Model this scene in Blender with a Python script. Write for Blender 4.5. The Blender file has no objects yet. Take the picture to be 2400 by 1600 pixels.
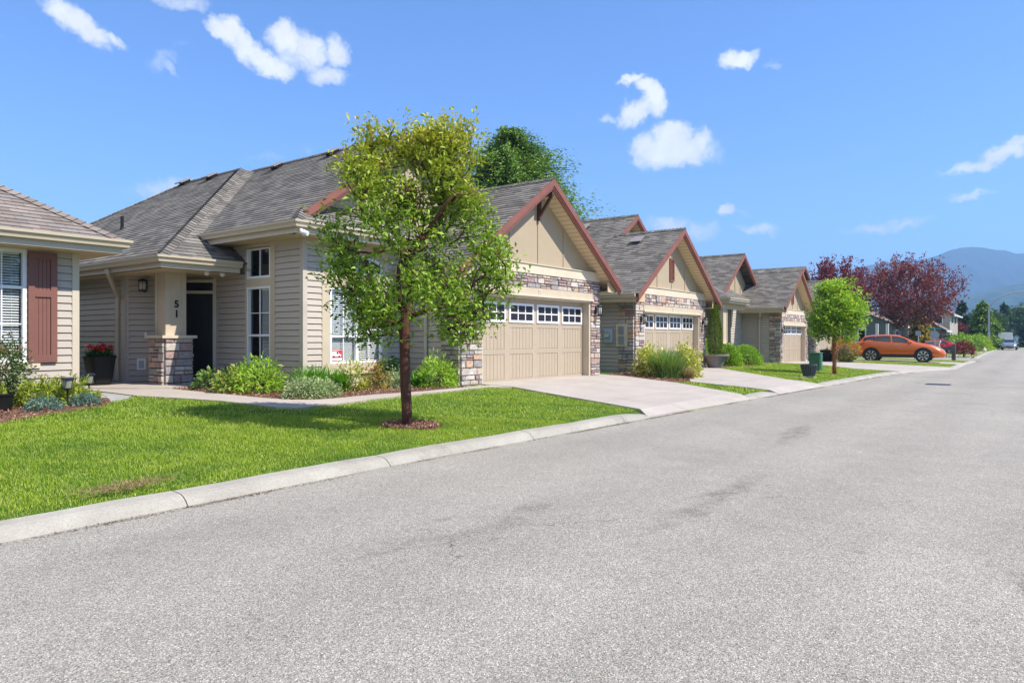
import bpy, math, random
import numpy as np
from mathutils import Vector, Matrix
from mathutils.geometry import delaunay_2d_cdt

SC = bpy.context.scene
COL = SC.collection
R = math.radians

# ---------------------------------------------------------------- camera
cam_d = bpy.data.cameras.new('camera')
cam = bpy.data.objects.new('camera', cam_d)
COL.objects.link(cam)
SC.camera = cam
cam_d.sensor_width = 36.0
cam_d.lens = 36.0 * 1655.0 / 2400.0
cam_d.shift_y = -7.0 / 2400.0
cam_d.clip_start = 0.05
cam_d.clip_end = 30000.0
YAW = 36.6
cam.location = (0, 0, 1.45)
cam.rotation_euler = (R(90), 0, R(YAW - 90))

# ---------------------------------------------------------------- sun, sky, exposure
SUN_TO = Vector((0.28, -1.0, 1.27)).normalized()
sun_d = bpy.data.lights.new('sun', 'SUN')
sun_d.energy = 3.35
sun_d.angle = R(0.53)
sun_d.color = (1.0, 0.935, 0.83)
sun = bpy.data.objects.new('sun', sun_d)
COL.objects.link(sun)
sun.rotation_euler = SUN_TO.to_track_quat('Z', 'Y').to_euler()
SC.view_settings.view_transform = 'Standard'
SC.view_settings.look = 'None'
SC.view_settings.gamma = 1.0
SC.view_settings.exposure = 1.32
SC.view_settings.use_curve_mapping = False

W = bpy.data.worlds.new('World')
SC.world = W
W.use_nodes = True


class NT:
    """short hand for building node trees"""
    def __init__(self, tree):
        self.t = tree
        self.n = tree.nodes
        self.n.clear()

    def new(self, typ, **kw):
        nd = self.n.new(typ)
        for k, v in kw.items():
            setattr(nd, k, v)
        return nd

    def link(self, a, b):
        self.t.links.new(a, b)

    def put(self, sock, v):
        if isinstance(v, bpy.types.NodeSocket):
            self.link(v, sock)
        else:
            sock.default_value = v

    def math(self, op, a, b=0.0, c=0.0, clamp=False):
        nd = self.new('ShaderNodeMath', operation=op, use_clamp=clamp)
        for s, v in zip(nd.inputs, (a, b, c)):
            self.put(s, v)
        return nd.outputs[0]

    def vmath(self, op, a, b=None):
        nd = self.new('ShaderNodeVectorMath', operation=op)
        self.put(nd.inputs[0], a)
        if b is not None:
            self.put(nd.inputs[3 if op == 'SCALE' else 1], b)
        return nd.outputs['Value'] if op in ('DOT_PRODUCT', 'LENGTH') else nd.outputs[0]

    def noise(self, vec, scale, detail=3.0, rough=0.55, dist=0.0, out='Fac'):
        nd = self.new('ShaderNodeTexNoise')
        if vec is not None:
            self.link(vec, nd.inputs['Vector'])
        nd.inputs['Scale'].default_value = scale
        nd.inputs['Detail'].default_value = detail
        nd.inputs['Roughness'].default_value = rough
        nd.inputs['Distortion'].default_value = dist
        return nd.outputs[out]

    def voro(self, vec, scale, feature='F1', out='Distance', rnd=1.0):
        nd = self.new('ShaderNodeTexVoronoi', feature=feature)
        if vec is not None:
            self.link(vec, nd.inputs['Vector'])
        nd.inputs['Scale'].default_value = scale
        nd.inputs['Randomness'].default_value = rnd
        return nd.outputs[out]

    def ramp(self, fac, stops, interp='LINEAR'):
        nd = self.new('ShaderNodeValToRGB')
        nd.color_ramp.interpolation = interp
        cr = nd.color_ramp
        while len(cr.elements) < len(stops):
            cr.elements.new(0.5)
        for e, (p, c) in zip(cr.elements, stops):
            e.position = p
            e.color = (c[0], c[1], c[2], 1) if not isinstance(c, (int, float)) else (c, c, c, 1)
        self.put(nd.inputs[0], fac)
        return nd.outputs[0]

    def mix(self, fac, a, b, blend='MIX'):
        nd = self.new('ShaderNodeMix', data_type='RGBA', blend_type=blend)
        nd.clamp_factor = True
        for s, v in ((nd.inputs[0], fac), (nd.inputs[6], a), (nd.inputs[7], b)):
            if not isinstance(v, bpy.types.NodeSocket) and not isinstance(v, (int, float)) and len(v) == 3:
                v = (v[0], v[1], v[2], 1)
            self.put(s, v)
        return nd.outputs[2]

    def maprange(self, v, a, b, c=0.0, d=1.0, smooth=False):
        nd = self.new('ShaderNodeMapRange')
        nd.interpolation_type = 'SMOOTHSTEP' if smooth else 'LINEAR'
        for s, x in zip(nd.inputs, (v, a, b, c, d)):
            self.put(s, x)
        return nd.outputs[0]

    def bump(self, h, strength=0.3, dist=0.01):
        nd = self.new('ShaderNodeBump')
        nd.inputs['Strength'].default_value = strength
        nd.inputs['Distance'].default_value = dist
        self.link(h, nd.inputs['Height'])
        return nd.outputs[0]


# world: physical sky + scattered fair weather clouds (azimuth, elevation, half sizes in degrees, tilt, density)
CLOUDS = [(68.99, 21.07, 1.42, 0.66, 20, 0.9), (67.74, 20.63, 1.46, 0.61, 40, 0.9), (66.33, 20.12, 0.87, 0.3, 38, 0.7), (61.69, 23.38, 1.86, 0.37, 0, 0.6), (63.1, 19.31, 1.06, 0.53, -30, 0.5), (62.4, 18.86, 0.94, 0.27, 35, 0.5), (61.55, 20.65, 0.94, 0.22, -20, 0.35), (58.64, 22.04, 1.12, 0.61, 20, 1), (57.29, 20.97, 1.43, 0.57, 45, 1), (55.91, 20.28, 1.75, 0.64, 15, 1), (54.36, 22.03, 1.03, 0.82, -30, 0.9), (52.77, 21.62, 1.49, 0.84, 20, 0.9), (50.51, 21.54, 1.07, 0.67, 60, 0.8), (51.49, 19.84, 1.53, 0.55, -5, 0.8), (53.41, 20.69, 1.49, 0.75, 10, 0.7), (27.0, 19.91, 0.95, 0.25, -20, 0.9), (25.99, 19.25, 1.11, 0.44, 50, 0.9), (25.32, 18.3, 1.27, 0.63, 60, 1), (26.66, 17.6, 1.28, 0.64, -30, 0.9), (28.86, 17.23, 0.81, 0.32, -10, 0.6), (24.99, 14.69, 1.77, 1.03, 0, 1), (23.83, 15.42, 1.43, 0.95, 0, 1), (23.01, 14.43, 2.38, 0.79, 5, 1), (21.55, 14.81, 0.88, 0.81, 0, 0.95), (20.43, 13.63, 0.93, 0.25, 15, 0.4), (18.69, 20.66, 1.18, 0.41, -10, 0.95), (16.21, 20.01, 0.58, 0.23, 15, 0.4), (14.56, 20.37, 0.7, 0.17, -50, 0.25), (3.23, 11.63, 1.91, 0.38, -10, 0.75), (1.81, 12.07, 1.38, 0.46, -15, 0.9), (0.66, 12.76, 0.67, 0.27, -20, 0.8), (3.72, 9.59, 1.45, 0.24, -3, 0.6), (8.6, 7.99, 2.68, 0.32, -4, 0.6), (17.29, 8.31, 1.83, 0.37, 0, 0.65), (19.79, 9.78, 0.69, 0.28, 0, 0.85), (18.69, 9.63, 0.62, 0.19, 0, 0.4), (24.0, 8.65, 1.96, 0.59, 0, 0.65), (21.71, 8.4, 1.28, 0.7, 10, 0.6), (62.54, 10.86, 2.49, 0.55, -10, 0.6), (64.33, 10.25, 1.34, 0.38, -10, 0.4), (55.29, 13.67, 1.82, 0.24, 0, 0.35), (52.77, 14.42, 0.62, 0.31, 20, 0.4), (59.67, 14.22, 0.29, 0.23, 0, 0.3), (72.54, 19.1, 0.31, 0.26, 0, 0.35), (21.71, 22.6, 0.36, 0.36, 0, 0.25)]


def build_world():
    t = NT(W.node_tree)
    out = t.new('ShaderNodeOutputWorld')
    sky = t.new('ShaderNodeTexSky', sky_type='NISHITA')
    sky.sun_disc = False
    sky.sun_elevation = math.asin(SUN_TO.z)
    sky.sun_rotation = math.atan2(SUN_TO.x, SUN_TO.y)
    sky.altitude = 0
    sky.air_density = 1.0
    sky.dust_density = 0.0
    sky.ozone_density = 3.0
    gen = t.new('ShaderNodeTexCoord').outputs['Generated']
    d = t.vmath('NORMALIZE', gen)
    warp = t.noise(d, 22.0, 8.0, 0.68, out='Color')
    warp = t.vmath('SUBTRACT', warp, (0.5, 0.5, 0.5))
    warp = t.vmath('SCALE', warp, 0.046)
    dd = t.vmath('ADD', d, warp)
    total = None
    for az, el, a, b, ang, w in CLOUDS:
        az, el, a, b, ang = R(az), R(el), R(a) * 1.55, R(b) * 1.85, R(ang)
        c = Vector((math.cos(el) * math.cos(az), math.cos(el) * math.sin(az), math.sin(el)))
        right = Vector((math.sin(az), -math.cos(az), 0))
        up = right.cross(c)
        ea = (right * math.cos(ang) - up * math.sin(ang)) / a
        eb = (right * math.sin(ang) + up * math.cos(ang)) / b
        dl = t.vmath('SUBTRACT', dd, tuple(c))
        x = t.vmath('DOT_PRODUCT', dl, tuple(ea))
        y = t.vmath('DOT_PRODUCT', dl, tuple(eb))
        q = t.math('MULTIPLY_ADD', x, x, t.math('MULTIPLY', y, y))
        m = t.math('MULTIPLY', t.math('SUBTRACT', 1.0, q, clamp=True), w)
        total = m if total is None else t.math('MAXIMUM', total, m)
    fine = t.noise(dd, 48.0, 9.0, 0.68, 0.4)
    soft = t.noise(d, 15.0, 5.0, 0.6)
    ero = t.math('MULTIPLY_ADD', fine, 0.75, t.math('MULTIPLY', soft, 0.25))
    dens = t.math('SUBTRACT', t.math('MULTIPLY', total, 1.55), t.maprange(ero, 0.25, 0.75, 0.0, 0.85))
    fac = t.maprange(dens, -0.12, 1.0, 0.0, 0.97, smooth=True)
    fac = t.math('MULTIPLY', fac, t.maprange(total, 0.0, 0.12))
    # unseen cumulus bank to the left rear, added to lift fill on shaded walls
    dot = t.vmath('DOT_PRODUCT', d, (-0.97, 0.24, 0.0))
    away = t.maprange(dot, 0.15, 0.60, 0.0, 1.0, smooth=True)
    fill_cloud = t.maprange(t.noise(d, 3.2, 6.0, 0.6, 0.3), 0.36, 0.50, 0.0, 0.97, smooth=True)
    fac = t.math('MAXIMUM', fac, t.math('MULTIPLY', away, fill_cloud))
    hsv = t.mix(1.0, sky.outputs[0], (0.73, 0.96, 1.31), 'MULTIPLY')
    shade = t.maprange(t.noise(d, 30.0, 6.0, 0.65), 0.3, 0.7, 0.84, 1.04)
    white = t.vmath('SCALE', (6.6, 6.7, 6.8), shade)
    bg = t.new('ShaderNodeBackground')
    bg.inputs['Strength'].default_value = 0.073
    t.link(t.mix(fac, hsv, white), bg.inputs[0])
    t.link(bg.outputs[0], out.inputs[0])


build_world()

# ---------------------------------------------------------------- object helpers
ORG = {}


def empty(name, loc, label=None, cat=None, group=None):
    o = bpy.data.objects.new(name, None)
    o.empty_display_size = 0.3
    COL.objects.link(o)
    o.location = loc
    ORG[o.name] = Vector(loc)
    tag(o, label, cat, group)
    return o


def tag(o, label=None, cat=None, group=None, kind=None):
    if label:
        o['label'] = label
    if cat:
        o['category'] = cat
    if group:
        o['group'] = group
    if kind:
        o['kind'] = kind
    return o


def np_mesh(name, V, F, mats, parent=None, org=None, uv=None, smooth=False, midx=None):
    """V (n,3); F (m,k) index array with equal sized faces"""
    V = np.asarray(V, dtype=np.float32)
    F = np.asarray(F, dtype=np.int32)
    if parent is not None:
        o0 = ORG[parent.name]
    else:
        o0 = Vector(org) if org is not None else Vector((0, 0, 0))
    V = V - np.array(o0, dtype=np.float32)
    me = bpy.data.meshes.new(name)
    m, k = F.shape
    me.vertices.add(len(V))
    me.vertices.foreach_set('co', V.ravel())
    me.loops.add(m * k)
    me.loops.foreach_set('vertex_index', F.ravel())
    me.polygons.add(m)
    me.polygons.foreach_set('loop_start', np.arange(0, m * k, k, dtype=np.int32))
    me.polygons.foreach_set('loop_total', np.full(m, k, dtype=np.int32))
    if midx is not None:
        me.polygons.foreach_set('material_index', np.asarray(midx, dtype=np.int32))
    if smooth:
        me.polygons.foreach_set('use_smooth', np.ones(m, dtype=bool))
    if uv is not None:
        l = me.uv_layers.new(name='UVMap')
        l.data.foreach_set('uv', np.asarray(uv, dtype=np.float32).ravel())
    me.update(calc_edges=True)
    for mt in (mats if isinstance(mats, (list, tuple)) else [mats]):
        me.materials.append(mt)
    o = bpy.data.objects.new(name, me)
    COL.objects.link(o)
    if parent is not None:
        o.parent = parent
        ORG[o.name] = o0
    else:
        o.location = o0
        ORG[o.name] = o0
    return o


class MB:
    """collects polygons in world coordinates; build() links them as ONE mesh object"""
    def __init__(self):
        self.v, self.f, self.uv, self.m = [], [], [], []
        self.has_uv = False

    def poly(self, pts, uv=None, m=0):
        i = len(self.v)
        self.v.extend([tuple(p) for p in pts])
        self.f.append(list(range(i, i + len(pts))))
        self.uv.append(uv)
        self.m.append(m)
        if uv is not None:
            self.has_uv = True

    def obox(self, o, U, V, Wv, m=0):
        o, U, V, Wv = Vector(o), Vector(U), Vector(V), Vector(Wv)
        if U.cross(V).dot(Wv) < 0:
            U, V = V, U
        c = [o, o + U, o + U + V, o + V, o + Wv, o + U + Wv, o + U + V + Wv, o + V + Wv]
        i = len(self.v)
        self.v.extend([tuple(p) for p in c])
        for q in ((0, 3, 2, 1), (4, 5, 6, 7), (0, 1, 5, 4), (1, 2, 6, 5), (2, 3, 7, 6), (3, 0, 4, 7)):
            self.f.append([i + a for a in q])
            self.uv.append(None)
            self.m.append(m)

    def box(self, x0, y0, z0, x1, y1, z1, m=0):
        self.obox((min(x0, x1), min(y0, y1), min(z0, z1)), (abs(x1 - x0), 0, 0), (0, abs(y1 - y0), 0), (0, 0, abs(z1 - z0)), m)

    def tube(self, pts, rad, n=8, m=0, cap=True):
        pts = [Vector(p) for p in pts]
        if not isinstance(rad, (list, tuple)):
            rad = [rad] * len(pts)
        i0 = len(self.v)
        ref = Vector((0, 0, 1)) if abs((pts[1] - pts[0]).normalized().z) < 0.9 else Vector((1, 0, 0))
        for k, p in enumerate(pts):
            t = (pts[min(k + 1, len(pts) - 1)] - pts[max(k - 1, 0)]).normalized()
            a = (ref - t * ref.dot(t))
            a = a.normalized() if a.length > 1e-5 else t.orthogonal().normalized()
            ref = a
            b = t.cross(a)
            for j in range(n):
                an = 2 * math.pi * j / n
                self.v.append(tuple(p + (a * math.cos(an) + b * math.sin(an)) * rad[k]))
        for k in range(len(pts) - 1):
            for j in range(n):
                q = [i0 + k * n + j, i0 + k * n + (j + 1) % n, i0 + (k + 1) * n + (j + 1) % n, i0 + (k + 1) * n + j]
                self.f.append(q); self.uv.append(None); self.m.append(m)
        if cap:
            self.f.append([i0 + j for j in range(n)][::-1]); self.uv.append(None); self.m.append(m)
            e = i0 + (len(pts) - 1) * n
            self.f.append([e + j for j in range(n)]); self.uv.append(None); self.m.append(m)

    def lathe(self, c, prof, n=20, m=0, sq=None):
        """profile of (radius, z) about a vertical axis at c=(x,y); sq: superellipse exponent"""
        i0 = len(self.v)
        for r, z in prof:
            for j in range(n):
                a = 2 * math.pi * j / n
                ca, sa = math.cos(a), math.sin(a)
                s = 1.0 if sq is None else (abs(ca) ** sq + abs(sa) ** sq) ** (-1.0 / sq)
                self.v.append((c[0] + r * s * ca, c[1] + r * s * sa, z))
        for k in range(len(prof) - 1):
            for j in range(n):
                q = [i0 + k * n + j, i0 + k * n + (j + 1) % n, i0 + (k + 1) * n + (j + 1) % n, i0 + (k + 1) * n + j]
                self.f.append(q); self.uv.append(None); self.m.append(m)
        self.f.append([i0 + j for j in range(n)][::-1]); self.uv.append(None); self.m.append(m)
        e = i0 + (len(prof) - 1) * n
        self.f.append([e + j for j in range(n)]); self.uv.append(None); self.m.append(m)

    def sweep(self, path, prof, m=0, cap=True):
        """profile polygon [(side, up)] swept along a horizontal path of 3-d points; side is to the right of travel"""
        path = [Vector(p) for p in path]
        i0 = len(self.v)
        n = len(prof)
        for k, p in enumerate(path):
            def sd(a, b):
                t = (b - a); t.z = 0; t.normalize()
                return Vector((t.y, -t.x, 0))
            if k == 0:
                s = sd(path[0], path[1])
            elif k == len(path) - 1:
                s = sd(path[-2], path[-1])
            else:
                s1, s2 = sd(path[k - 1], p), sd(p, path[k + 1])
                s = s1 + s2
                s = s / max(0.3, s.dot(s1))
            for a, b in prof:
                q = p + s * a
                self.v.append((q.x, q.y, q.z + b))
        for k in range(len(path) - 1):
            for j in range(n):
                self.f.append([i0 + k * n + j, i0 + (k + 1) * n + j, i0 + (k + 1) * n + (j + 1) % n, i0 + k * n + (j + 1) % n])
                self.uv.append(None); self.m.append(m)
        if cap:
            self.f.append([i0 + j for j in range(n)]); self.uv.append(None); self.m.append(m)
            e = i0 + (len(path) - 1) * n
            self.f.append([e + j for j in range(n)][::-1]); self.uv.append(None); self.m.append(m)

    def build(self, name, mats, parent=None, org=None, smooth=False, bevel=0.0, label=None, kind=None, flip=False):
        if parent is not None:
            o0 = ORG[parent.name]
        else:
            o0 = Vector(org) if org is not None else Vector((0, 0, 0))
        me = bpy.data.meshes.new(name)
        me.from_pydata([(a - o0.x, b - o0.y, c - o0.z) for a, b, c in self.v], [], self.f)
        if self.has_uv:
            l = me.uv_layers.new(name='UVMap')
            k = 0
            for u, f in zip(self.uv, self.f):
                for j in range(len(f)):
                    l.data[k].uv = u[j] if u is not None else (0, 0)
                    k += 1
        for mt in (mats if isinstance(mats, (list, tuple)) else [mats]):
            me.materials.append(mt)
        if any(self.m):
            me.polygons.foreach_set('material_index', self.m)
        if smooth:
            me.polygons.foreach_set('use_smooth', [True] * len(me.polygons))
        me.update()
        o = bpy.data.objects.new(name, me)
        COL.objects.link(o)
        if parent is not None:
            o.parent = parent
        else:
            o.location = o0
        ORG[o.name] = o0
        if bevel:
            b = o.modifiers.new('bevel', 'BEVEL')
            b.width = bevel
            b.segments = 2
            b.limit_method = 'ANGLE'
            b.angle_limit = R(40)
        if label:
            o['label'] = label
        if kind:
            o['kind'] = kind
        return o


def copy_tree(o, parent=None):
    c = o.copy()
    COL.objects.link(c)
    if parent is not None:
        c.parent = parent
    for ch in [x for x in bpy.data.objects if x.parent == o]:
        copy_tree(ch, c)
    return c
# ---------------------------------------------------------------- materials
def mat(name):
    m = bpy.data.materials.new(name)
    m.use_nodes = True
    t = NT(m.node_tree)
    o = t.new('ShaderNodeOutputMaterial')
    p = t.new('ShaderNodeBsdfPrincipled')
    t.link(p.outputs[0], o.inputs[0])
    p.inputs['Specular IOR Level'].default_value = 0.3
    return m, t, p, o


def obj_co(t):
    return t.new('ShaderNodeTexCoord').outputs['Object']


def world_co(t):
    return t.new('ShaderNodeNewGeometry').outputs['Position']


def paint(name, col, rough=0.55, var=0.06, scale=3.0, spec=0.3, metal=0.0, grime=0.0):
    m, t, p, o = mat(name)
    co = world_co(t)
    n = t.noise(co, scale, 4.0, 0.6)
    f = t.maprange(n, 0.3, 0.7, 1 - var, 1 + var)
    c = t.vmath('SCALE', tuple(col), f)
    fine = t.noise(co, 90.0, 2.0)
    t.link(c, p.inputs['Base Color'])
    p.inputs['Roughness'].default_value = rough
    p.inputs['Metallic'].default_value = metal
    p.inputs['Specular IOR Level'].default_value = spec
    t.link(t.bump(fine, 0.08, 0.003), p.inputs['Normal'])
    return m


def m_asphalt():
    m, t, p, o = mat('asphalt')
    co = world_co(t)
    sx0 = t.new('ShaderNodeSeparateXYZ')
    t.link(co, sx0.inputs[0])
    cell = t.voro(co, 145.0, out='Color')
    sep = t.new('ShaderNodeSeparateColor')
    t.link(cell, sep.inputs[0])
    cell2 = t.voro(co, 260.0, out='Color')
    sep2 = t.new('ShaderNodeSeparateColor')
    t.link(cell2, sep2.inputs[0])
    sp = t.math('MULTIPLY_ADD', sep.outputs[0], 0.6, t.math('MULTIPLY', sep2.outputs[1], 0.4))
    base = t.ramp(sp, [(0.0, (0.035, 0.034, 0.034)), (0.20, (0.14, 0.135, 0.13)), (0.45, (0.235, 0.224, 0.211)), (0.68, (0.275, 0.262, 0.246)), (0.88, (0.48, 0.46, 0.43)), (1.0, (0.66, 0.63, 0.59))])
    big = t.noise(co, 0.35, 5.0, 0.65, 0.6)
    med = t.noise(co, 2.3, 5.0, 0.7, 0.4)
    f = t.math('MULTIPLY', t.maprange(big, 0.3, 0.7, 0.90, 1.08), t.maprange(med, 0.25, 0.75, 0.92, 1.07))
    # worn rough patches, stretched along the street
    mp = t.new('ShaderNodeMapping')
    mp.inputs['Scale'].default_value = (0.35, 1.0, 1.0)
    t.link(co, mp.inputs[0])
    patch = t.maprange(t.noise(mp.outputs[0], 0.9, 6.0, 0.75, 0.8), 0.60, 0.74, 0.0, 1.0, smooth=True)
    # one long ravelled seam and a second short one in front of the driveway
    for cx_, cy_, ax_, ay_, rot in ((6.3, 2.33, 1.75, 0.16, 0.0), (11.2, 2.95, 1.6, 0.20, -0.12), (4.55, 3.35, 0.9, 0.14, -0.2)):
        dx = t.math('SUBTRACT', sx0.outputs[0], cx_)
        dy = t.math('SUBTRACT', t.math('ADD', sx0.outputs[1], t.math('MULTIPLY', dx, rot)), cy_)
        dy = t.math('ADD', dy, t.math('MULTIPLY', t.math('SUBTRACT', t.noise(co, 1.7, 4.0, 0.7), 0.5), 0.55))
        e = t.math('ADD', t.math('POWER', t.math('DIVIDE', dx, ax_), 2.0), t.math('POWER', t.math('DIVIDE', dy, ay_), 2.0))
        e = t.math('SUBTRACT', 1.0, e, clamp=True)
        patch = t.math('MAXIMUM', patch, t.math('MULTIPLY', e, t.maprange(t.noise(co, 3.5, 4.0, 0.7), 0.38, 0.6)))
    pit = t.math('MULTIPLY', patch, t.maprange(sep.outputs[2], 0.25, 0.6, 0.0, 1.0))
    sx = t.new('ShaderNodeSeparateXYZ')
    t.link(co, sx.inputs[0])
    # wheel lanes polished paler, a darker oil strip between them, grit along the gutter
    yv = t.math('ADD', sx.outputs[1], t.math('MULTIPLY', t.math('SUBTRACT', big, 0.5), 0.9))
    lane = t.math('COSINE', t.math('MULTIPLY', t.math('SUBTRACT', yv, 3.9), 3.9))
    f = t.math('MULTIPLY', f, t.maprange(lane, -1.0, 1.0, 0.96, 1.03))
    col = t.vmath('SCALE', base, f)
    col = t.mix(1.0, col, (1.19, 1.15, 1.06), 'MULTIPLY')
    spots = t.voro(co, 1.1, out='Distance')
    sp2 = t.noise(co, 6.0, 3.0)
    col = t.mix(t.math('MULTIPLY', t.math('LESS_THAN', t.math('MULTIPLY_ADD', sp2, 0.10, spots), 0.085), 0.30), col, (0.06, 0.055, 0.05))
    mx2 = t.new('ShaderNodeMapping')
    mx2.inputs['Rotation'].default_value = (0, 0, 0.08)
    t.link(co, mx2.inputs[0])
    stain = t.noise(mx2.outputs[0], 0.17, 6.0, 0.7, 0.8)
    col = t.mix(t.maprange(stain, 0.52, 0.70, 0.0, 0.16), col, (0.135, 0.128, 0.120))
    col = t.mix(t.math('MULTIPLY', pit, 0.8, clamp=True), col, (0.07, 0.066, 0.062))
    # hairline cracks
    wv = t.noise(co, 1.2, 6.0, 0.7, out='Color')
    wv = t.vmath('ADD', co, t.vmath('SCALE', t.vmath('SUBTRACT', wv, (0.5, 0.5, 0.5)), 0.75))
    cr = t.voro(wv, 0.26, 'DISTANCE_TO_EDGE')
    cm = t.math('MULTIPLY', t.math('LESS_THAN', cr, 0.0014), t.maprange(t.noise(co, 0.5, 3.0), 0.50, 0.62))
    col = t.mix(t.math('MULTIPLY', cm, 0.75), col, (0.06, 0.055, 0.05))
    t.link(col, p.inputs['Base Color'])
    p.inputs['Roughness'].default_value = 0.85
    h = t.math('SUBTRACT', t.math('ADD', t.voro(co, 145.0), t.noise(co, 160.0, 2.0)), pit)
    t.link(t.bump(h, 0.55, 0.006), p.inputs['Normal'])
    return m


def m_concrete(name, ca, cb, joint=0.0, streak=False):
    m, t, p, o = mat(name)
    co = world_co(t)
    n = t.noise(co, 1.2, 6.0, 0.65)
    f = t.noise(co, 55.0, 3.0, 0.7)
    c = t.ramp(n, [(0.25, ca), (0.75, cb)])
    c = t.mix(0.22, c, t.ramp(f, [(0.3, 0.12), (0.7, 0.9)]), 'SOFT_LIGHT')
    sp = t.voro(co, 130.0, out='Color')
    sep = t.new('ShaderNodeSeparateColor')
    t.link(sp, sep.inputs[0])
    c = t.mix(t.maprange(sep.outputs[0], 0.90, 1.0, 0.0, 0.45), c, (0.12, 0.11, 0.10))
    if streak:
        mp = t.new('ShaderNodeMapping')
        mp.inputs['Rotation'].default_value = (0, 0, R(52))
        mp.inputs['Scale'].default_value = (0.5, 6.0, 1)
        t.link(co, mp.inputs[0])
        s = t.noise(mp.outputs[0], 1.6, 5.0, 0.7)
        c = t.mix(t.maprange(s, 0.55, 0.75, 0.0, 0.35), c, (0.36, 0.29, 0.24))
        s2 = t.noise(co, 0.8, 5.0, 0.7)
        c = t.mix(t.maprange(s2, 0.56, 0.72, 0.0, 0.3), c, (0.30, 0.26, 0.22))
    t.link(c, p.inputs['Base Color'])
    p.inputs['Roughness'].default_value = 0.85
    t.link(t.bump(f, 0.25, 0.006), p.inputs['Normal'])
    return m


def add_grime(m, scale_lo=0.5, amt=0.5, col=(0.13, 0.115, 0.10), joints=None):
    """stains, tyre dirt and control joints mixed over the base colour of a concrete material"""
    nt = m.node_tree
    t = NT.__new__(NT)
    t.t, t.n = nt, nt.nodes
    p = [n for n in nt.nodes if n.type == 'BSDF_PRINCIPLED'][0]
    src = p.inputs['Base Color'].links[0].from_socket
    co = world_co(t)
    a = t.noise(co, scale_lo, 6.0, 0.72, 0.6)
    b = t.noise(co, 7.0, 5.0, 0.75)
    f = t.math('MULTIPLY', t.maprange(a, 0.45, 0.68, 0.0, 1.0), t.maprange(b, 0.35, 0.7, 0.15, 1.0))
    c = t.mix(t.math('MULTIPLY', f, amt), src, col)
    if joints:
        sx = t.new('ShaderNodeSeparateXYZ')
        t.link(co, sx.inputs[0])
        for ax, per, off in joints:
            fr = t.math('FRACT', t.math('ADD', t.math('DIVIDE', sx.outputs[ax], per), off))
            c = t.mix(t.math('MULTIPLY', t.math('LESS_THAN', fr, 0.012 / per), 0.8), c, (0.09, 0.08, 0.07))
    t.link(c, p.inputs['Base Color'])
    return m


def m_ground(name, cols, sc=9.0):
    m, t, p, o = mat(name)
    co = world_co(t)
    n = t.noise(co, sc, 6.0, 0.75)
    b = t.noise(co, 0.5, 4.0, 0.6)
    c = t.ramp(t.math('MULTIPLY_ADD', b, 0.35, t.math('MULTIPLY', n, 0.65)), [(0.3, cols[0]), (0.5, cols[1]), (0.7, cols[2])])
    t.link(c, p.inputs['Base Color'])
    p.inputs['Roughness'].default_value = 0.95
    p.inputs['Specular IOR Level'].default_value = 0.1
    t.link(t.bump(t.noise(co, sc * 6, 4.0, 0.7), 0.6, 0.03), p.inputs['Normal'])
    return m


def m_bark_mulch():
    m, t, p, o = mat('bark_mulch')
    co = world_co(t)
    mp = t.new('ShaderNodeMapping')
    mp.inputs['Scale'].default_value = (1.0, 2.6, 1.0)
    wv = t.noise(co, 7.0, 2.0, out='Color')
    t.link(t.vmath('ADD', co, t.vmath('SCALE', wv, 0.3)), mp.inputs[0])
    cell = t.voro(mp.outputs[0], 26.0, out='Color')
    sep = t.new('ShaderNodeSeparateColor')
    t.link(cell, sep.inputs[0])
    c = t.ramp(sep.outputs[0], [(0.0, (0.07, 0.035, 0.022)), (0.4, (0.16, 0.075, 0.045)), (0.75, (0.26, 0.13, 0.08)), (1.0, (0.40, 0.26, 0.19))])
    t.link(c, p.inputs['Base Color'])
    p.inputs['Roughness'].default_value = 0.9
    t.link(t.bump(t.voro(mp.outputs[0], 26.0), 0.9, 0.03), p.inputs['Normal'])
    return m


def m_shingle(name, cols, tab=0.30, row=0.142):
    m, t, p, o = mat(name)
    uv = t.new('ShaderNodeTexCoord').outputs['UV']
    br = t.new('ShaderNodeTexBrick')
    br.offset = 0.5
    t.link(uv, br.inputs['Vector'])
    br.inputs['Color1'].default_value = (0, 0, 0, 1)
    br.inputs['Color2'].default_value = (1, 1, 1, 1)
    br.inputs['Mortar'].default_value = (0.1, 0.1, 0.1, 1)
    br.inputs['Scale'].default_value = 1.0
    br.inputs['Mortar Size'].default_value = 0.004
    br.inputs['Brick Width'].default_value = tab
    br.inputs['Row Height'].default_value = row
    c = t.ramp(br.outputs['Color'], [(0.0, cols[0]), (0.35, cols[1]), (0.65, cols[2]), (1.0, cols[3])])
    co = world_co(t)
    big = t.noise(co, 0.9, 4.0, 0.6)
    gr = t.noise(co, 120.0, 2.0, 0.6)
    c = t.vmath('SCALE', c, t.math('MULTIPLY', t.maprange(big, 0.3, 0.7, 0.82, 1.14), t.maprange(gr, 0.3, 0.7, 0.8, 1.2)))
    c = t.mix(t.math('MULTIPLY', br.outputs['Fac'], 0.75), c, (0.03, 0.028, 0.027))
    t.link(c, p.inputs['Base Color'])
    p.inputs['Roughness'].default_value = 0.92
    t.link(t.bump(gr, 0.4, 0.006), p.inputs['Normal'])
    return m


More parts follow.
